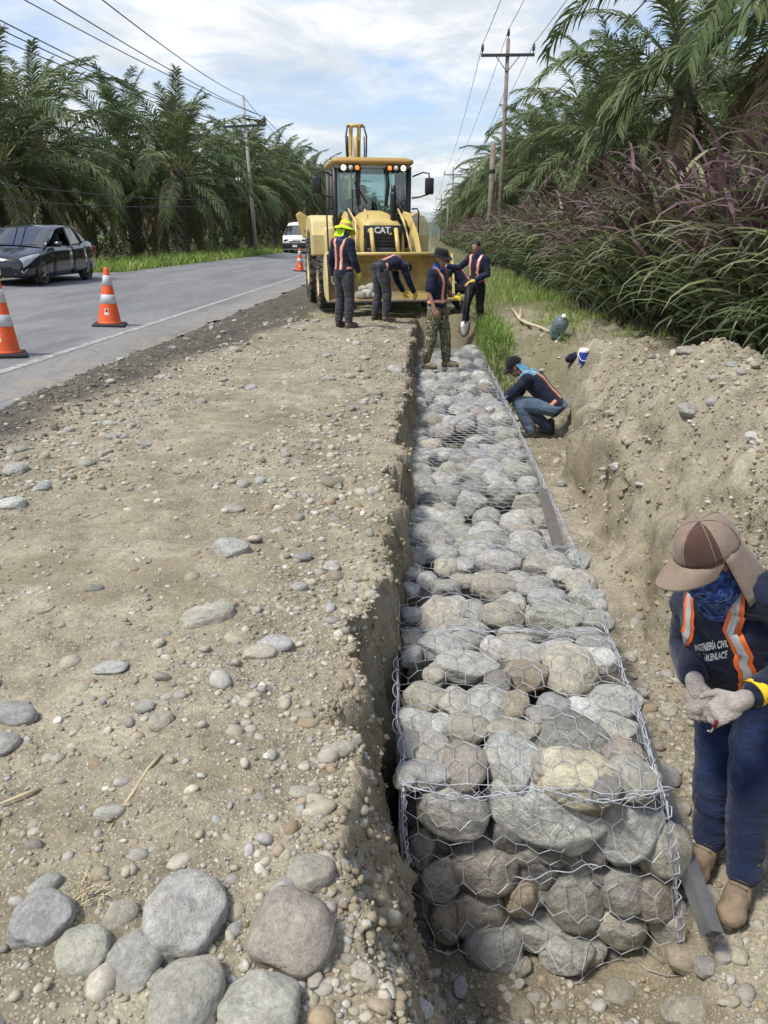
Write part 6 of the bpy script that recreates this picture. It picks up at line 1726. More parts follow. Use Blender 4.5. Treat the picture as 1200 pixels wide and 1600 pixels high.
def person(J, base, label, group, cfg):
    """J: joints in world space. cfg: garments and small differences"""
    root = empty('person', base); tag(root, label, 'person', group)
    b = Vector(base); J = {k: Vector(v) - b for k, v in J.items()}
    vx = cfg.get('voxel', .013); g = cfg.get('girth', 1.0)
    pe, ch, nb, hd = J['pelvis'], J['chest'], J['neck'], J['head']
    side = (J['shR'] - J['shL']).normalized(); hside = (J['hipR'] - J['hipL']).normalized()
    up = (nb - pe).normalized(); fwd = up.cross(side).normalized()      # forward = up x right
    fwd = Vector(cfg['fwd']).normalized() if 'fwd' in cfg else fwd
    hf, hu = Vector(cfg.get('hf', fwd)).normalized(), Vector(cfg.get('hu', (0, 0, 1)))
    HM = frame(hf, hu)
    def ringe(c, s, ax, a, bb, n=20):
        s = (s - ax * s.dot(ax)).normalized(); f_ = ax.cross(s)
        return [c + s * (a * math.cos(2 * math.pi * k / n)) + f_ * (bb * math.sin(2 * math.pi * k / n)) for k in range(n)]
    def torso(mb, grow, low=.0):
        ax1 = (ch - pe).normalized(); ax2 = (nb - ch).normalized(); mid = pe.lerp(ch, .5) + cfg.get('belly', Vector((0, 0, 0)))
        rows = [ringe(pe - ax1 * low, hside, ax1, (.158 + grow) * g, (.118 + grow) * g), ringe(pe + ax1 * .02, hside, ax1, (.162 + grow) * g, (.120 + grow) * g), ringe(mid, (side + hside), ax1, (.150 + grow) * g, (.112 + grow) * g),
                ringe(ch, side, (ax1 + ax2).normalized(), (.178 + grow) * g, (.122 + grow) * g), ringe(ch.lerp(nb, .5), side, ax2, (.182 + grow) * g, (.110 + grow) * g), ringe(ch.lerp(nb, .86), side, ax2, (.125 + grow) * g, (.085 + grow)), ringe(nb, side, ax2, .075 + grow, .070 + grow)]
        mb.loft(rows)
        for s_ in ('R', 'L'):
            mb.tube([ch.lerp(nb, .70), J['sh' + s_]], [.085 * g + grow, .072 * g + grow], 12); ball(mb, J['sh' + s_], (.074 + grow) * g)
    # the body under the clothes: one continuous skin
    mb = MB(); torso(mb, -.022)
    ne = hd + HM @ Vector((0, -.02, -.07))
    limb(mb, [nb - up * .03, ne], [.062, .056])
    H = lambda x, y, z: hd + HM @ Vector((x, y, z))
    mb.ellipsoid(H(0, -.012, .035), (.077, .098, .088), HM); mb.ellipsoid(H(0, .025, -.035), (.062, .072, .080), HM)
    mb.ellipsoid(H(0, .055, -.085), (.034, .034, .026), HM); mb.tube([H(0, .088, .018), H(0, .108, -.022), H(0, .094, -.036)], [.009, .016, .014], 8)
    mb.ellipsoid(H(0, .078, .028), (.052, .018, .012), HM)
    for s in (-1, 1): mb.ellipsoid(H(s * .077, -.008, -.002), (.010, .020, .031), HM)
    for s in ('R', 'L'):
        limb(mb, [J['sh' + s], J['el' + s], J['wr' + s]], [.046, .036, .027]); limb(mb, [J['hip' + s], J['kn' + s], J['an' + s]], [.075, .052, .038])
        if not cfg.get('glove' + s):
            hd_ = J['ha' + s] - J['wr' + s]; hand(mb, J['wr' + s], hd_, J.get('pn' + s, b + fwd) if False else cfg.get('pn' + s, -side if s == 'R' else side), (1 if s == 'R' else -1) * cfg.get('flip' + s, 1), cfg.get('curl' + s, .35), 1.0)
    fuse(mb, cfg.get('skin_voxel', .014), 'body', M_SKIN, root, 3)
    # face details
    if cfg.get('face', True):
        mb = MB()
        for s in (-1, 1): mb.ellipsoid(H(s * .030, .087, .008), (.011, .006, .006), HM, seg=8, rings=6)
        mb.build('eyes', M_HAIR, root)
        mb = MB()
        for s in (-1, 1): mb.ellipsoid(H(s * .031, .092, .028), (.018, .006, .005), HM, seg=8, rings=6)
        mb.ellipsoid(H(0, .089, -.058), (.022, .006, .004), HM, seg=8, rings=6); mb.build('eyebrows', M_HAIR, root)
    # shirt
    mb = MB(); torso(mb, .008, .09)
    cut = cfg.get('sleeve', 1.0)
    for s in ('R', 'L'):
        sh, el, wr = J['sh' + s], J['el' + s], J['wr' + s]
        if cut >= 1: limb(mb, [sh, el, el.lerp(wr, cfg.get('cuff', .90))], [.070 * g, .058 * g, .050])
        else: limb(mb, [sh, sh.lerp(el, cut)], [.074 * g, .072 * g])
    shirt = fuse(mb, vx, 'shirt', cfg.get('shirt', M_NAVY), root, 5, cfg.get('wr', (.007, 9)), 3.3)
    # trousers
    mb = MB(); ax = up
    ax1 = (ch - pe).normalized()
    mb.loft([ringe(pe - ax1 * .10, hside, ax1, .155 * g, .125 * g), ringe(pe - ax1 * .02, hside, ax1, .166 * g, .126 * g), ringe(pe + ax1 * .05, hside, ax1, .156 * g, .116 * g)])
    for s in ('R', 'L'):
        hp, kn, an = J['hip' + s], J['kn' + s], J['an' + s]
        limb(mb, [hp, hp.lerp(kn, .5), kn, kn.lerp(an, .5), an + (kn - an).normalized() * .03], [.102 * g, .096 * g, .078 * g, .074 * g, .070])
    fuse(mb, vx, 'trousers', cfg.get('pants', M_GREYP), root, 4, cfg.get('wrp', (.009, 8)), 9.1)
    # boots
    for s in ('R', 'L'):
        an = J['an' + s]; td = Vector(J['to' + s]) - an; td.z = 0; td.normalize()
        z0 = an.z - .085
        tdd = Vector(cfg.get('toe' + s, td)); sd = td.cross(Vector((0, 0, 1)))
        k = cfg.get('foot', 1.0); F_ = frame(td, (0, 0, 1)); zb = an.z - .103
        def Z(x, y, z): return Vector((an.x, an.y, zb)) + F_ @ Vector((x * k, y * k, z * k))
        mb = MB(); limb(mb, [Z(0, -.005, .19), Z(0, -.005, .09)], [.052 * k, .052 * k])
        mb.ellipsoid(Z(0, -.020, .055), (.044 * k, .052 * k, .045 * k), F_)
        mb.ellipsoid(Z(0, .075, .055), (.047 * k, .115 * k, .048 * k), F_); mb.ellipsoid(Z(.0, .145, .045), (.051 * k, .062 * k, .036 * k), F_)
        bo = fuse(mb, max(.006, vx * .6), 'boot', cfg.get('boot', M_BOOT), root, 3, (.003, 30))
        pts = []
        for q in range(20):
            a = 2 * math.pi * q / 20; x = .050 * math.sin(a); y = .135 * math.cos(a) + .068
            pts.append((x * (1.06 if y > .09 else .92), y))
        mb = MB(); mb.loft([[Z(x, y, 0) for x, y in pts], [Z(x * 1.03, y * 1.01, .022) for x, y in pts], [Z(x, y, .030) for x, y in pts]], smooth=False)
        mb.build('sole', M_SOLE, bo)
        if k > 1.05:
            for q in range(5):
                mb = MB(); mb.tube([Z(-.028, .035 + .018 * q, .118 - .011 * q), Z(0, .042 + .018 * q, .128 - .012 * q), Z(.028, .035 + .018 * q, .118 - .011 * q)], .0032, 5); mb.build('lace', M_SOLE, bo)
    # gloves
    for s in ('R', 'L'):
        if cfg.get('glove' + s):
            mb = MB(); d = (J['ha' + s] - J['wr' + s]).normalized()
            limb(mb, [J['wr' + s] - d * .012, J['wr' + s] + d * .03], [.035, .033])
            hand(mb, J['wr' + s], d, cfg.get('pn' + s, -side if s == 'R' else side), (1 if s == 'R' else -1) * cfg.get('flip' + s, 1), cfg.get('curl' + s, .5), cfg.get('hand_scale', 1.12))
            fuse(mb, cfg.get('glove_voxel', .007), 'glove', cfg['glove' + s], root, 2)
    # reflective harness of two tapes over the shoulders and a belt
    bv = bvh_of(shirt, J)
    def T(t, s, d): return pe.lerp(nb, t) + side * s + fwd * d
    if cfg.get('vest', True):
        w = .052
        for s in (-1, 1):
            path = [T(.06, s * .125, .22), T(.35, s * .13, .24), T(.62, s * .125, .24), T(.86, s * .11, .18), T(1.04, s * .115, .06), T(1.04, s * .11, -.05), T(.85, s * .10, -.18), T(.5, s * .09, -.24), T(.06, s * .085, -.22)]
            o_ = ribbon(bv, path, w, .005, 'vest_stripe', M_OSTRIPE, root, 70); ribbon(bv, path, w * .42, .0075, 'reflective_tape', M_SILVER, o_, 70)
        pts = [T(.12, .26 * math.cos(a), .24 * math.sin(a)) for a in np.linspace(-.6, math.pi + .6, 14)]
        o_ = ribbon(bv, pts, .045, .005, 'vest_belt', M_OSTRIPE, root, 40); ribbon(bv, pts, .018, .0075, 'reflective_tape', M_SILVER, o_, 40)
    # collar scarf
    if cfg.get('scarf'):
        mb = MB(); limb(mb, [nb + up * .0, nb.lerp(ne, .75)], [.090, .078]); fuse(mb, .009, 'scarf', cfg['scarf'], root, 4, (.008, 16), 2)
    return root, HM, hd, bv, dict(pe=pe, nb=nb, side=side, fwd=fwd, up=up, T=T, J=J)

def place(local, base, dirv, s=1.0):
    """joints of a figure built facing +Y, turned to face dirv and set on base"""
    rz = math.atan2(-dirv[0], dirv[1]); M = Matrix.Translation(Vector(base)) @ Matrix.Rotation(rz, 4, 'Z')
    return {k: M @ (Vector(v) * s) for k, v in local.items()}, (Matrix.Rotation(rz, 3, 'Z'))
STAND = dict(pelvis=(0, 0, .95), chest=(0, .015, 1.24), neck=(0, -.005, 1.45), head=(0, .04, 1.60), shR=(.175, -.01, 1.39), shL=(-.175, -.01, 1.39), elR=(.235, -.04, 1.12), elL=(-.235, -.04, 1.12),
             wrR=(.24, .06, .88), wrL=(-.24, .06, .88), haR=(.235, .09, .78), haL=(-.235, .09, .78), hipR=(.09, 0, .90), hipL=(-.09, 0, .90), knR=(.11, .03, .50), knL=(-.11, .03, .50), anR=(.12, -.02, .105), anL=(-.12, -.02, .105), toR=(.17, .3, 0), toL=(-.17, .3, 0))
def brim_hat(root, HM, hd, mat, r0=.098, h=.115, br=.078, droop=.035, name='hat', band=None, tilt=(0, 0)):
    C = lambda x, y, z: hd + HM @ Vector((x, y - .012, z + .048))
    mb = MB(); n = 28; rings = []
    for (r, z, e) in ((r0 * .30, h, 1.15), (r0 * .75, h * .97, 1.15), (r0 * .93, h * .75, 1.15), (r0, h * .3, 1.16), (r0 * 1.02, 0, 1.17), (r0 + br * .5, -droop * .3, 1.1), (r0 + br, -droop, 1.08), (r0 + br, -droop - .005, 1.08), (r0 + br * .5, -droop * .3 - .006, 1.1), (r0 * .98, -.008, 1.17), (r0 * .9, h * .3, 1.16), (r0 * .3, h * .9, 1.15)):
        row = []
        for k in range(n):
            a = 2 * math.pi * k / n; zz = z
            if z < 0 and r > r0 * 1.05: zz = z + .016 * math.sin(2 * a + 1.1) * (r - r0) / br + .008 * math.sin(5 * a)
            row.append(C(r * math.cos(a), r * e * math.sin(a), zz))
        rings.append(row)
    mb.loft(rings); o = mb.build(name, mat, root)
    if band:
        mb = MB()
        mb.loft([[C((r0 * 1.025 - z * .05) * math.cos(a), (r0 * 1.025 - z * .05) * 1.17 * math.sin(a), z) for a in np.linspace(0, 2 * math.pi, n, endpoint=False)] for z in (.018, .052)], caps=False); mb.build('hat_band', band, o)
        mb = MB()
        mb.loft([[C((r0 * 1.03 - z * .05) * math.cos(a), (r0 * 1.03 - z * .05) * 1.17 * math.sin(a), z) for a in np.linspace(0, 2 * math.pi, n, endpoint=False)] for z in (.030, .041)], caps=False); mb.build('hat_tape', M_SILVER, o)
    return o
def ball_cap(root, HM, hd, mat, panel=None, r0=.093, h=.118, brim=.085, name='cap', wide=.078, slope=.30, up=.038):
    C = lambda x, y, z: hd + HM @ Vector((x, y - .010, z + up))
    mb = MB(); n = 32; rings = []
    for f in (0.0, .12, .3, .5, .68, .83, .94, 1.0):
        th = f * math.pi / 2; rr = r0 * math.cos(th) ** .72 if f < 1 else r0 * .06; z = h * math.sin(th)
        rings.append([C(rr * math.cos(2 * math.pi * k / n), rr * 1.2 * math.sin(2 * math.pi * k / n), z) for k in range(n)])
    mb.loft(rings)
    mb.v = [v + (v - hd).normalized() * (.004 * noise.noise((v - hd) * 22) + .003 * noise.noise((v - hd) * 45)) for v in mb.v]
    o = mb.build(name, [mat] + ([panel] if panel else []), root)
    for k in range(6):                           # stitched seams over the crown, and its button
        sm = MB(); a = k * math.pi / 3 + (R(96) if panel else .3)
        sm.tube([C(r0 * math.cos(f * math.pi / 2) ** .72 * 1.012 * math.cos(a) if f < 1 else 0, r0 * 1.2 * math.cos(f * math.pi / 2) ** .72 * 1.012 * math.sin(a) if f < 1 else 0, h * math.sin(f * math.pi / 2) * 1.012) for f in np.linspace(.02, .97, 9)], .0016, 5); sm.build('seam', mat, o)
    sm = MB(); sm.ellipsoid(C(0, 0, h * 1.005), (.008, .008, .005)); sm.build('button', mat, o)
    if panel:                                    # one crown gore in another cloth
        for p in o.data.polygons:
            c = HM.inverted() @ (p.center - hd)
            a = math.degrees(math.atan2(c.y + .01, c.x)) % 360
            p.material_index = 1 if (panel and 96 < a < 168) else 0
    # curved bill
    mb = MB(); top = []; bot = []
    for j in range(7):
        f = j / 6; row = []; row2 = []
        for k in range(15):
            a = math.pi * (.06 + .88 * k / 14)
            x = math.cos(a); y = math.sin(a)
            w = r0 * (1 - f) + (wide + .028) * f; ry = r0 * 1.2
            px_ = x * (r0 * (1 - f * .12) + .004 * f); py_ = y * ry + brim * f * (y ** .55)
            pz = .006 - slope * brim * f - .022 * (x * x) * (0.4 + f) 
            row.append(C(px_, py_, pz + .003)); row2.append(C(px_, py_, pz - .003))
        top.append(row); bot.append(row2)
    mb.loft(top, close=False, caps=False); mb.loft(bot[::-1], close=False, caps=False)
    mb.loft([top[-1], bot[-1]], close=False, caps=False)
    mb.build('bill', mat, o)
    return o, C
GRP = 'road workers'
# 1: upright worker in the lime hat, seen from behind
j = dict(STAND); j.update(elR=(.25, .0, 1.13), wrR=(.20, .16, .93), haR=(.19, .19, .83), elL=(-.25, -.05, 1.12), wrL=(-.25, -.01, .87), haL=(-.245, .0, .77), head=(0, .06, 1.585))
base = Vector((-1.37, 13.6, float(height(-1.37, 13.6)) + .0))
JJ, RM = place(j, base, (.62, .78))
r_, HM, hd, bv, K = person(JJ, base, 'worker in a lime hi-vis sun hat standing by the bucket, yellow glove hanging', GRP, dict(pants=M_GREYP, boot=M_DBOOT, gloveR=M_YGLOVE, gloveL=M_GLOVE, curlR=.35, curlL=.3, hf=RM @ Vector((.1, 1, -.35)), face=False, scarf=M_BUFF, girth=1.04))
brim_hat(r_, HM, hd, M_HIVIS, .100, .110, .080, .045, band=M_OSTRIPE)
mb = MB(); mb.loft([[hd + HM @ Vector((s * .11, -.08 - .02 * abs(s), .03)) for s in (-1, -.5, 0, .5, 1)], [hd + HM @ Vector((s * .12, -.11 - .01 * abs(s), -.13)) for s in (-1, -.5, 0, .5, 1)]], close=False, caps=False); mb.build('neck_flap', M_HIVIS, r_)
# 2: bending worker reaching into the bucket
j = dict(pelvis=(0, -.06, .96), chest=(0, .22, 1.07), neck=(0, .41, 1.02), head=(0, .54, .93), shR=(.165, .37, .99), shL=(-.165, .37, .99), elR=(.19, .47, .72), elL=(-.17, .44, .73), wrR=(.16, .62, .51), wrL=(-.12, .56, .52), haR=(.15, .66, .42), haL=(-.10, .60, .43),
         hipR=(.09, -.05, .92), hipL=(-.09, -.05, .92), knR=(.12, .03, .51), knL=(-.11, -.02, .51), anR=(.14, -.02, .105), anL=(-.12, -.10, .105), toR=(.2, .3, 0), toL=(-.16, .3, 0))
base = Vector((-.78, 14.95, float(height(-.78, 14.95))))
JJ, RM = place(j, base, (.80, .60))
r_, HM, hd, bv, K = person(JJ, base, 'worker bending over at the hips with both hands down in the bucket', GRP, dict(pants=M_GREYP, boot=M_DBOOT, gloveR=M_YGLOVE, gloveL=M_YGLOVE, hf=RM @ Vector((.0, .45, -.9)), hu=RM @ Vector((0, .9, .3)), face=False, girth=1.06))
mb = MB(); mb.ellipsoid(hd + HM @ Vector((0, -.018, .05)), (.083, .103, .085), HM); fuse(mb, .012, 'hair', M_HAIR, r_, 2, (.004, 40))
# 3: worker in camouflage trousers standing on the gabions, looking sideways
j = dict(STAND); j.update(elR=(.25, -.02, 1.13), wrR=(.25, .08, .90), haR=(.24, .10, .80), elL=(-.23, .06, 1.13), wrL=(-.12, .26, 1.05), haL=(-.08, .35, 1.05), anR=(.16, -.10, .105), knR=(.13, -.02, .50), anL=(-.12, .12, .105), knL=(-.11, .10, .51), head=(0, .05, 1.60))
base = Vector((.20, 12.0, GZ_TOP + .01))
JJ, RM = place(j, base, (.90, -.44))
r_, HM, hd, bv, K = person(JJ, base, 'worker in camouflage trousers and black boonie hat standing on the gabions', GRP, dict(pants=M_CAMO, boot=M_BOOT, sleeve=.72, gloveL=M_YGLOVE, hf=RM @ Vector((.25, 1, -.22)), scarf=M_BUFF, girth=1.08))
brim_hat(r_, HM, hd, M_BLACKH, .100, .105, .070, .015)
# 4: bareheaded worker at the bucket's end, hand on its rim
j = dict(STAND); j.update(elR=(.36, .08, 1.22), wrR=(.52, .26, 1.26), haR=(.60, .30, 1.25), elL=(-.25, -.0, 1.12), wrL=(-.08, .22, 1.00), haL=(.0, .27, .98), knR=(.13, .14, .52), anR=(.16, .10, .105), head=(0, .07, 1.59), anL=(-.10, -.06, .105), knL=(-.10, .0, .50))
base = Vector((1.02, 15.7, float(height(1.02, 15.7)) - .06))
base.z = max(base.z, -.30)
JJ, RM = place(j, base, (-.55, -.83), 1.0)
r_, HM, hd, bv, K = person(JJ, base, 'bareheaded worker in black trousers with one hand resting on the bucket rim', GRP, dict(pants=M_BLACKP, boot=M_DBOOT, gloveR=M_GLOVE, gloveL=M_YGLOVE, hf=RM @ Vector((-.05, 1, -.45)), scarf=M_BUFF, girth=.98, pnL=RM @ Vector((.2, 0, -1))))
mb = MB(); mb.ellipsoid(hd + HM @ Vector((0, -.030, .056)), (.081, .094, .080), HM); fuse(mb, .009, 'hair', M_HAIR, r_, 2, (.004, 45))
W4 = K; W4b = base
# 5: worker crouching in the hole behind the camouflage trousers
j = dict(pelvis=(0, -.12, .52), chest=(0, .10, .78), neck=(0, .24, .93), head=(0, .36, .98), shR=(.165, .20, .88), shL=(-.165, .20, .88), elR=(.22, .36, .66), elL=(-.22, .36, .66), wrR=(.14, .52, .50), wrL=(-.14, .52, .50), haR=(.12, .58, .42), haL=(-.12, .58, .42),
         hipR=(.09, -.10, .50), hipL=(-.09, -.10, .50), knR=(.16, .28, .50), knL=(-.16, .28, .50), anR=(.15, .02, .105), anL=(-.15, .02, .105), toR=(.2, .3, 0), toL=(-.2, .3, 0))
base = Vector((.80, 16.55, float(height(.80, 16.55))))
base.z = max(base.z, -.15)
JJ, RM = place(j, base, (-.75, .2))
r_, HM, hd, bv, K = person(JJ, base, 'worker in dark clothes stooping behind the camouflage trousers, mostly hidden', GRP, dict(pants=M_BLACKP, boot=M_DBOOT, hf=RM @ Vector((0, .8, -.6)), face=False))
mb = MB(); mb.ellipsoid(hd + HM @ Vector((0, -.018, .05)), (.088, .106, .088), HM); fuse(mb, .012, 'hair', M_HAIR, r_, 2, (.004, 40))
# 6: squatting worker beside the gabions, cap and blue scarf
j = dict(pelvis=(0, -.16, .45), chest=(0, .12, .74), neck=(0, .27, .87), head=(0, .40, .93), shR=(.18, .22, .82), shL=(-.18, .22, .82), elR=(.24, .34, .56), elL=(-.22, .42, .60), wrR=(.16, .52, .44), wrL=(-.14, .60, .46), haR=(.13, .60, .40), haL=(-.11, .68, .42),
         hipR=(.09, -.14, .43), hipL=(-.09, -.14, .43), knR=(.18, .27, .36), knL=(-.16, .32, .50), anR=(.17, -.10, .105), anL=(-.15, .12, .105), toR=(.2, .14, 0), toL=(-.17, .45, 0))
base = Vector((1.62, 10.25, float(height(1.55, 10.25, False)) - .01))
JJ, RM = place(j, base, (-.93, .22))
r_, HM, hd, bv, K = person(JJ, base, 'squatting worker in a black cap and blue scarf working on the gabion side', GRP, dict(pants=M_JEANL, boot=M_DBOOT, hf=RM @ Vector((-.05, .8, -.62)), hu=RM @ Vector((0, .5, .85)), face=False, girth=1.08, voxel=.012))
ball_cap(r_, HM, hd, M_BLACKH, r0=.098, h=.115)
mb = MB(); T = K['T']; mb.loft([[hd + HM @ Vector((s * .10, -.04 - .08 * (1 - abs(s)), .03)) for s in (-1, -.6, -.2, .2, .6, 1)], [hd + HM @ Vector((s * .13, -.06 - .09 * (1 - abs(s)), -.08)) for s in (-1, -.6, -.2, .2, .6, 1)], [hd + HM @ Vector((s * .17, -.06 - .13 * (1 - abs(s)), -.17)) for s in (-1, -.6, -.2, .2, .6, 1)]], close=False, caps=False)
mb.build('neck_scarf', M_SKYC, r_)
pts = [T(.93, .16 * math.cos(a), .16 * math.sin(a)) for a in np.linspace(math.pi * .9, math.pi * 2.1, 16)]
ribbon(bv, pts, .13, .006, 'shoulder_scarf', M_SKYC, r_, 40)
# 7: worker in the foreground, cap with neck cloth, hands together tying wire
A = atY
J7 = dict(head=A(1104, 872, 2.48), neck=A(1140, 920, 2.60), chest=A(1138, 985, 2.64), pelvis=A(1163, 1078, 2.74), shR=A(1080, 945, 2.80), shL=A(1204, 930, 2.44), elR=A(1068, 1008, 2.82), elL=A(1272, 1030, 2.52),
          wrR=A(1086, 1068, 2.52), wrL=A(1158, 1095, 2.34), haR=A(1092, 1108, 2.47), haL=A(1116, 1116, 2.34), hipR=A(1130, 1090, 2.83), hipL=A(1192, 1095, 2.64), knR=A(1116, 1205, 2.68), knL=A(1172, 1225, 2.54), anR=A(1108, 1312, 2.66), anL=A(1162, 1368, 2.49), toR=A(1086, 1345, 2.5), toL=A(1140, 1440, 2.36))
base = Vector((1.33, 2.62, J7['anL'].z - .105))
f7 = Vector((-.52, -.85, 0))
r_, HM, hd, bv, K = person(J7, base, 'worker in jeans and a tan neck cap tying wire beside the front gabion', GRP,
    dict(pants=M_JEAN, boot=M_BOOT, gloveR=M_GLOVE, gloveL=M_GLOVE, voxel=.0095, skin_voxel=.0095, glove_voxel=.0048, wr=(.009, 11), wrp=(.010, 6.5), hf=(-.78, -.40, -.42), hu=(-.25, -.12, .9), curlR=.75, curlL=.85, cuff=.80, foot=1.12,
         pnR=(.25, .2, -.5), pnL=(-.2, .6, -.75), flipL=1, face=False, vest=False, girth=1.0, belly=Vector((-.015, -.02, 0))))
W7 = (r_, HM, hd, bv, K)
capo, C = ball_cap(r_, HM, hd, M_TAUPE, M_MAROON, r0=.100, h=.122, brim=.100, wide=.09, slope=.22, up=.034)
# curtain of cloth hanging from the cap over ears and nape
mb = MB(); rows = []
for i in range(9):
    f = i / 8; row = []
    for k in range(21):
        a = math.pi * (.98 + 1.04 * k / 20) if False else R(172 + 196 * k / 20)
        rr = .098 + .040 * f + (.012 * math.sin(k * 1.25 + f * 1.5) + .006 * math.sin(k * 2.7)) * f
        row.append(C(rr * math.cos(a), rr * 1.18 * math.sin(a) - .02 * f, .012 - .195 * f))
    rows.append(row)
mb.loft(rows, close=False, caps=False); fl = mb.build('neck_curtain', M_TAUPE, r_); sm_ = fl.modifiers.new('thick', 'SOLIDIFY'); sm_.thickness = .004
# patterned scarf drawn over nose and chin down to the collar
Hh = lambda x, y, z: hd + HM @ Vector((x, y, z))
mb = MB(); mb.ellipsoid(Hh(0, .022, -.045), (.078, .094, .082), HM); mb.ellipsoid(Hh(0, .0, -.10), (.085, .092, .075), HM); limb(mb, [Hh(0, -.01, -.10), K['nb'] + K['fwd'] * .02], [.086, .098])
mb.ellipsoid(K['nb'] + K['fwd'] * .075 - K['up'] * .035, (.075, .05, .06), frame(K['fwd'], K['up']))
fuse(mb, .008, 'face_scarf', M_BUFF, r_, 4, (.006, 18), 5)
mb = MB()
for s in (-1, 1): mb.ellipsoid(Hh(s * .034, .092, .010), (.032, .012, .022), HM)
mb.tube([Hh(-.08, .0, .014), Hh(-.068, .080, .014), Hh(0, .100, .016), Hh(.068, .080, .014), Hh(.08, .0, .014)], .005, 6); mb.build('sunglasses', M_MIRR, r_)
T = K['T']
for s in (-1, 1):
    e = .10 if s > 0 else -.05
    path = [T(.10, s * .135 + e, .20 - abs(e)), T(.40, s * .150 + e, .22 - abs(e)), T(.66, s * .135 + e * .7, .23 - abs(e)), T(.86, s * .12, .18), T(1.04, s * .125, .06), T(1.04, s * .12, -.05), T(.85, s * .11, -.18), T(.5, s * .10, -.24), T(.08, s * .09, -.22)]
    o_ = ribbon(bv, path, .062, .005, 'vest_stripe', M_OSTRIPE, r_, 80); ribbon(bv, path, .028, .0075, 'reflective_tape', M_SILVER, o_, 80)
pts = [T(.10, .26 * math.cos(a), .24 * math.sin(a)) for a in np.linspace(-.7, math.pi + .7, 16)]
o_ = ribbon(bv, pts, .05, .005, 'vest_belt', M_OSTRIPE, r_, 50)
def print_on(bv, me, centre, right, upv, out, name, mat, parent, off=.0035, sx=.46):
    for v in me.vertices:
        p = centre + right * (v.co.x * sx) + upv * v.co.y + out * .25
        h = bv.ray_cast(p, -out)
        v.co = (h[0] + h[1] * off) if h[0] is not None else (p - out * .12)
    me.materials.append(mat); return link(name, me, parent)
ctr = T(.64, -.012, 0); rt = -K['side']; uu = K['up']; ou = K['fwd']
for (txt, sz, dx, dy) in (('INGENIERÍA CIVIL', .046, .0, .028), ('IAM.ENLACE', .046, .018, -.024)):
    me = text_mesh(txt, sz, 0.0, .0014)
    bm = bmesh.new(); bm.from_mesh(me); bmesh.ops.triangulate(bm, faces=bm.faces); bm.to_mesh(me); bm.free()
    print_on(bv, me, ctr + rt * dx + uu * dy, rt, uu, ou, 'shirt_lettering', M_WHITE, r_)
me = text_mesh('f', .034, 0.0, .002)
mb = MB(); q = [(x, y, 0) for x in np.linspace(-.019, .019, 7) for y in np.linspace(-.019, .019, 7)]; mb.add(q, [(i * 7 + k, i * 7 + 7 + k, i * 7 + 8 + k, i * 7 + 1 + k) for i in range(6) for k in range(6)])
print_on(bv, mb.mesh('badge'), ctr - rt * .070 - uu * .022, rt, uu, ou, 'shirt_badge', M_WHITE, r_, .003)
print_on(bv, me, ctr - rt * .0695 - uu * .023, rt, uu, ou, 'badge_letter', M_NAVY, r_, .0055)
# yellow band on the wrist, skin showing between cuff and glove
wl_ = K['J']['wrL']; el_ = K['J']['elL']; dv = (el_ - wl_).normalized()
mb = MB(); mb.tube([wl_ + dv * .056, wl_ + dv * .090], .050, 20, caps=False); mb.tube([wl_ + dv * .090, wl_ + dv * .056], .047, 20, caps=False); mb.build('wristband', M_YBAND, r_)
# short twisting tool with a red grip held in the fist
hl_ = K['J']['haL'] + b if False else K['J']['haL']
mb = MB(); p0 = hl_ + Vector((.01, -.015, -.01)); mb.tube([p0 + Vector((-.012, -.004, -.03)), p0, p0 + Vector((.02, .0, .03))], .008, 8)
tl_ = empty('twisting_tool', base); tag(tl_, 'small red handled wire twisting tool in the gloved hand', 'hand tool'); mb.build('grip', pm('red_grip', (.16, .015, .02), .5), tl_)
mb = MB(); mb.tube([p0 + Vector((-.012, -.004, -.03)), p0 + Vector((-.022, -.01, -.045)), p0 + Vector((-.036, -.012, -.04))], .004, 6); mb.build('hook', M_EDGE, tl_)
# 8: driver in the loader cab
j = dict(pelvis=(0, -.05, .12), chest=(0, -.02, .40), neck=(0, .02, .60), head=(0, .06, .75), shR=(.18, .0, .54), shL=(-.18, .0, .54), elR=(.25, .14, .32), elL=(-.25, .14, .32), wrR=(.16, .38, .40), wrL=(-.16, .38, .40), haR=(.12, .46, .43), haL=(-.12, .46, .43),
         hipR=(.09, 0, .10), hipL=(-.09, 0, .10), knR=(.13, .42, .16), knL=(-.13, .42, .16), anR=(.13, .50, -.22), anL=(-.13, .50, -.22), toR=(.15, .8, 0), toL=(-.15, .8, 0))
base = ct_ @ Vector((-.10, 1.98, 1.70))
dd = (ct_.to_3x3() @ Vector((.1, -1, 0)))
JJ, RM = place(j, base, dd)
r_, HM, hd, bv, K = person(JJ, base, 'driver in a cap sitting in the loader cab', GRP, dict(pants=M_BLACKP, boot=M_DBOOT, shirt=cloth('charcoal_shirt', (.05, .055, .06), .2), vest=False, hf=RM @ Vector((-.5, 1, -.2)), voxel=.016))
ball_cap(r_, HM, hd, cloth('grey_cap', (.12, .13, .14), .2), r0=.098, h=.11)
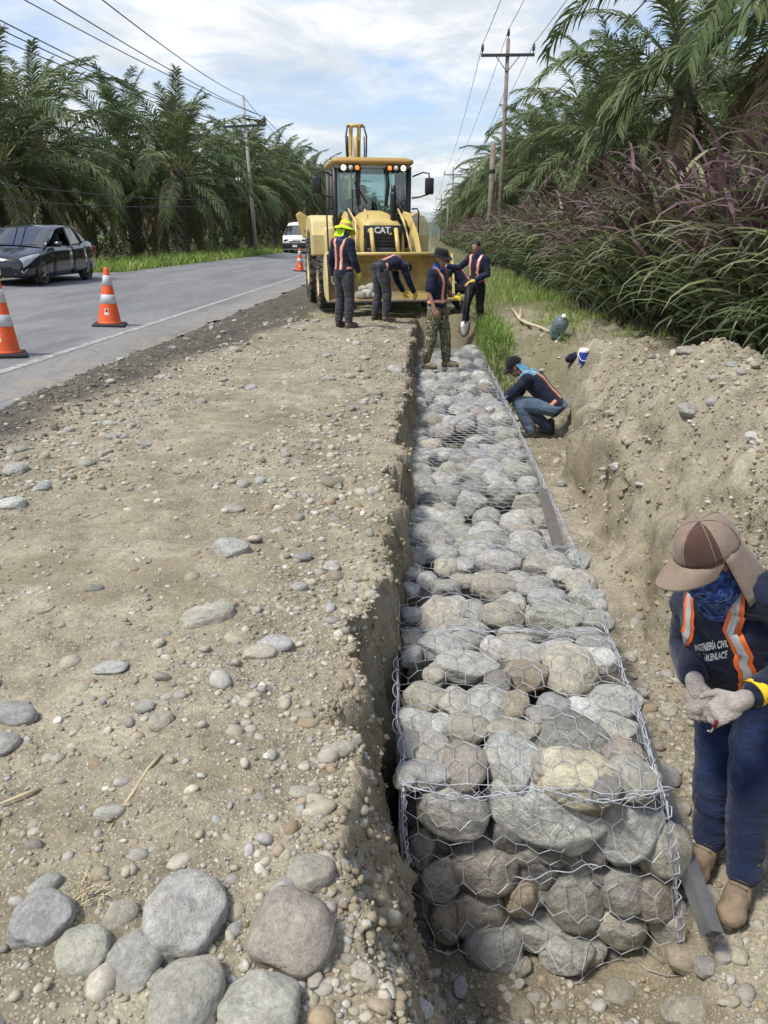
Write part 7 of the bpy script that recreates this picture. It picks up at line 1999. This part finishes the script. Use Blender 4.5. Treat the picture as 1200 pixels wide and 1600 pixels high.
# ------------------------------------------------------------------ small things on the site
M_GALV = pm('galvanised_stud', (.30, .31, .32), .42, .75, var=.3, scale=10, dirt=(.22, .20, .17), dirt_amt=.5)
M_GALV2 = pm('weathered_stud', (.17, .165, .15), .6, .4, var=.3, scale=10, dirt=(.24, .21, .16), dirt_amt=.6)
def channel(a, b, w, d, mat, label, roll=0.0):
    a, b = Vector(a), Vector(b); L = (b - a).length; t = (b - a).normalized()
    up = Vector((0, 0, 1)); s = t.cross(up).normalized(); u = s.cross(t)
    Rr = Matrix((s, t, u)).transposed().to_4x4() @ Matrix.Rotation(roll, 4, 'Y')
    th = .004
    prof = [(-w / 2, d), (-w / 2, 0), (w / 2, 0), (w / 2, d), (w / 2 - th, d), (w / 2 - th, th), (-w / 2 + th, th), (-w / 2 + th, d)]
    mb = MB(); mb.prism(prof, 'y', 0, L)
    o = mb.build('steel_stud', mat, None); o.matrix_world = Matrix.Translation(a) @ Rr
    tag(o, label, 'steel stud', 'steel studs along the gabions'); return o
channel(atY(1120, 1455, 2.14), atY(992, 1105, 3.08), .06, .055, M_GALV, 'bright galvanised steel stud sloping along the front gabion edge', R(200))
channel(atY(884, 880, 4.55), atY(850, 763, 5.9), .06, .05, M_GALV2, 'dull steel stud standing behind the second gabion edge', R(200))
# iron bar and hose by the gabions
p0, p1 = on_ground(746, 480), on_ground(779, 522)
mb = MB(); mb.tube([p0 + Vector((0, 0, .05)), p0.lerp(p1, .5) + Vector((0, 0, .04)), p1 + Vector((0, 0, .03))], .022, 8); tag(mb.build('iron_bar', M_DARKM, None), 'dark iron bar lying on the grass past the gabions', 'bar')
p0, p1 = on_ground(752, 492), on_ground(775, 525)
mb = MB(); mb.tube([p0 + Vector((0, 0, .03)), p1 + Vector((0, 0, .03))], .018, 8); tag(mb.build('iron_bar', M_BLK, None), 'second thinner dark bar beside the iron bar', 'bar')
# bleached forked branch
pts = [on_ground(801, 487), on_ground(812, 503), on_ground(824, 510), on_ground(843, 516), on_ground(858, 523)]
M_BRANCH = pm('bleached_branch', (.50, .42, .28), .9, var=.2, scale=9, bump=.3)
mb = MB(); mb.tube([p + Vector((0, 0, .05)) for p in pts], [.03, .034, .03, .022, .012], 8)
br = mb.build('branch', M_BRANCH, None); tag(br, 'bleached crooked branch lying in the grass', 'branch')
mb = MB(); mb.tube([pts[1] + Vector((0, 0, .05)), on_ground(810, 490) + Vector((.04, 0, .14))], [.022, .012], 7); mb.build('twig', M_BRANCH, br)
# twenty litre water bottle
M_JUG = NT('blue_plastic'); t = M_JUG; t.set('Base Color', t.ramp(t.noise(t.coord(), 6, 3, .5), [(.3, (.24, .31, .37)), (.7, (.34, .42, .48))])); t.set('Transmission Weight', .65); t.set('Roughness', .18); t.set('IOR', 1.2); M_JUG = t.m
p = on_ground(868, 529)
jug = empty('water_bottle', p + Vector((0, 0, .06))); jug.rotation_euler = (R(35), R(12), 0); jug.scale = (.86, .86, .80); tag(jug, 'translucent blue water bottle at the foot of the purple grass', 'water bottle')
mb = MB(); pr_ = [(.11, 0), (.130, .015)]
for k in range(4): pr_ += [(.132, .03 + k * .07), (.132, .085 + k * .07), (.126, .093 + k * .07)]
pr_ += [(.130, .32), (.115, .37), (.06, .41), (.035, .42), (.035, .46), (.02, .462)]
mb.lathe(pr_, 24); mb.build('bottle', M_JUG, jug)
mb = MB(); mb.lathe([(.038, .445), (.040, .45), (.040, .485), (.03, .49)], 16); mb.build('cap', M_WHITE, jug)
# blue and white drinks cooler with handle, and a dark bag
p = on_ground(911, 568)
ck = empty('drinks_cooler', p); tag(ck, 'blue and white drinks cooler with a bail handle on the earth', 'cooler')
M_BLUEP = pm('blue_plastic_body', (.02, .055, .36), .4, var=.1); 
mb = MB(); mb.lathe([(.060, 0), (.064, .01), (.070, .155), (.069, .16)], 24); mb.build('body', M_BLUEP, ck)
mb = MB(); mb.lathe([(.071, .160), (.073, .165), (.073, .195), (.066, .20), (.05, .215), (.02, .22)], 24); mb.build('lid', M_WHITE, ck)
mb = MB(); mb.tube([(-.073, 0, .17), (-.078, -.02, .12), (-.05, -.07, .06), (0, -.082, .045), (.05, -.07, .06), (.078, -.02, .12), (.073, 0, .17)], .006, 6); mb.build('handle', M_WHITE, ck)
p = on_ground(894, 566)
mb = MB(); mb.ellipsoid((0, 0, .06), (.085, .07, .07)); mb.ellipsoid((-.05, 0, .04), (.06, .06, .05)); mb.ellipsoid((.03, .01, .10), (.04, .04, .05))
bg = fuse(mb, .012, 'cloth_bag', cloth('dark_blue_bag', (.012, .015, .035), .3), None, 3, (.012, 16)); bg.location = p; tag(bg, 'dark blue crumpled bag beside the drinks cooler', 'bag')
# shovel leaning from the bareheaded worker's gloved hand
hb = W4['J']['haL'] + W4b
tip = Vector((.78, 15.1, -.30)); d_ = (hb - tip).normalized()
sv = empty('shovel', tip); tag(sv, 'dark handled shovel held by the bareheaded worker', 'shovel')
mb = MB(); mb.tube([d_ * .25, (hb - tip) + d_ * .12], .016, 8); mb.build('handle', M_BLK, sv)
mb = MB(); s_ = d_.cross(Vector((0, 1, 0))).normalized(); q_ = s_.cross(d_)
mb.loft([[s_ * x * w + q_ * (.02 * x * x) + d_ * z for x in (-1, -.5, 0, .5, 1)] for z, w in ((-.02, .02), (.05, .08), (.16, .105), (.27, .10), (.30, .03))], close=False, caps=False); bl = mb.build('blade', M_EDGE, sv); m_ = bl.modifiers.new('t', 'SOLIDIFY'); m_.thickness = .004
# dry sticks on the shoulder
M_STRAW = pm('dry_straw', (.46, .38, .23), .9, var=.2, scale=20)
def stick(pix, r, label):
    pts = [on_ground(*q) + Vector((0, 0, r * 1.6)) for q in pix]
    mb = MB(); mb.tube(pts, [r] * (len(pts) - 1) + [r * .4], 6); tag(mb.build('dry_stick', M_STRAW, None), label, 'stick', 'dry sticks on the shoulder')
stick([(253, 1182), (232, 1205), (208, 1245), (181, 1283)], .0055, 'long pale dry stick lying on the open shoulder')
stick([(62, 1238), (35, 1248), (0, 1262)], .0065, 'short dry stick at the photo edge')
stick([(163, 1312), (172, 1298), (180, 1285)], .003, 'thin straw just below the long dry stick')
stick([(930, 838), (918, 852), (903, 868)], .006, 'thin twig on the trench floor by the second gabion')
stick([(1000, 1180), (1012, 1190), (1030, 1192)], .004, 'short twig in the trench behind the steel stud') if False else None
# loose wire end on the gravel
pts = [on_ground(985, 1500), on_ground(1010, 1520), on_ground(1045, 1530), on_ground(1105, 1528)]
mb = MB(); mb.tube([p + Vector((0, 0, .012)) for p in pts], .002, 5); tag(mb.build('wire_end', M_WIRE, None), 'loose end of galvanised wire on the gravel below the steel stud', 'wire')
# withered tuft beside the slab boulder
p = on_ground(135, 1400); n = 36
me = blades('dry_tuft', np.stack([rg.normal(0, .018, n), rg.normal(0, .018, n), np.zeros(n)], 1), rg.uniform(0, 6.28, n), rg.uniform(.3, 1.3, n), rg.uniform(.03, .07, n), np.full(n, .002), rg.uniform(.5, 2.5, n), rg.random(n), M_STRAW, seg=4)
o = link('dry_tuft', me); o.location = p; tag(o, 'withered grass tuft between the corner boulders', 'grass tuft')
bpy.data.scenes.remove(TMP)
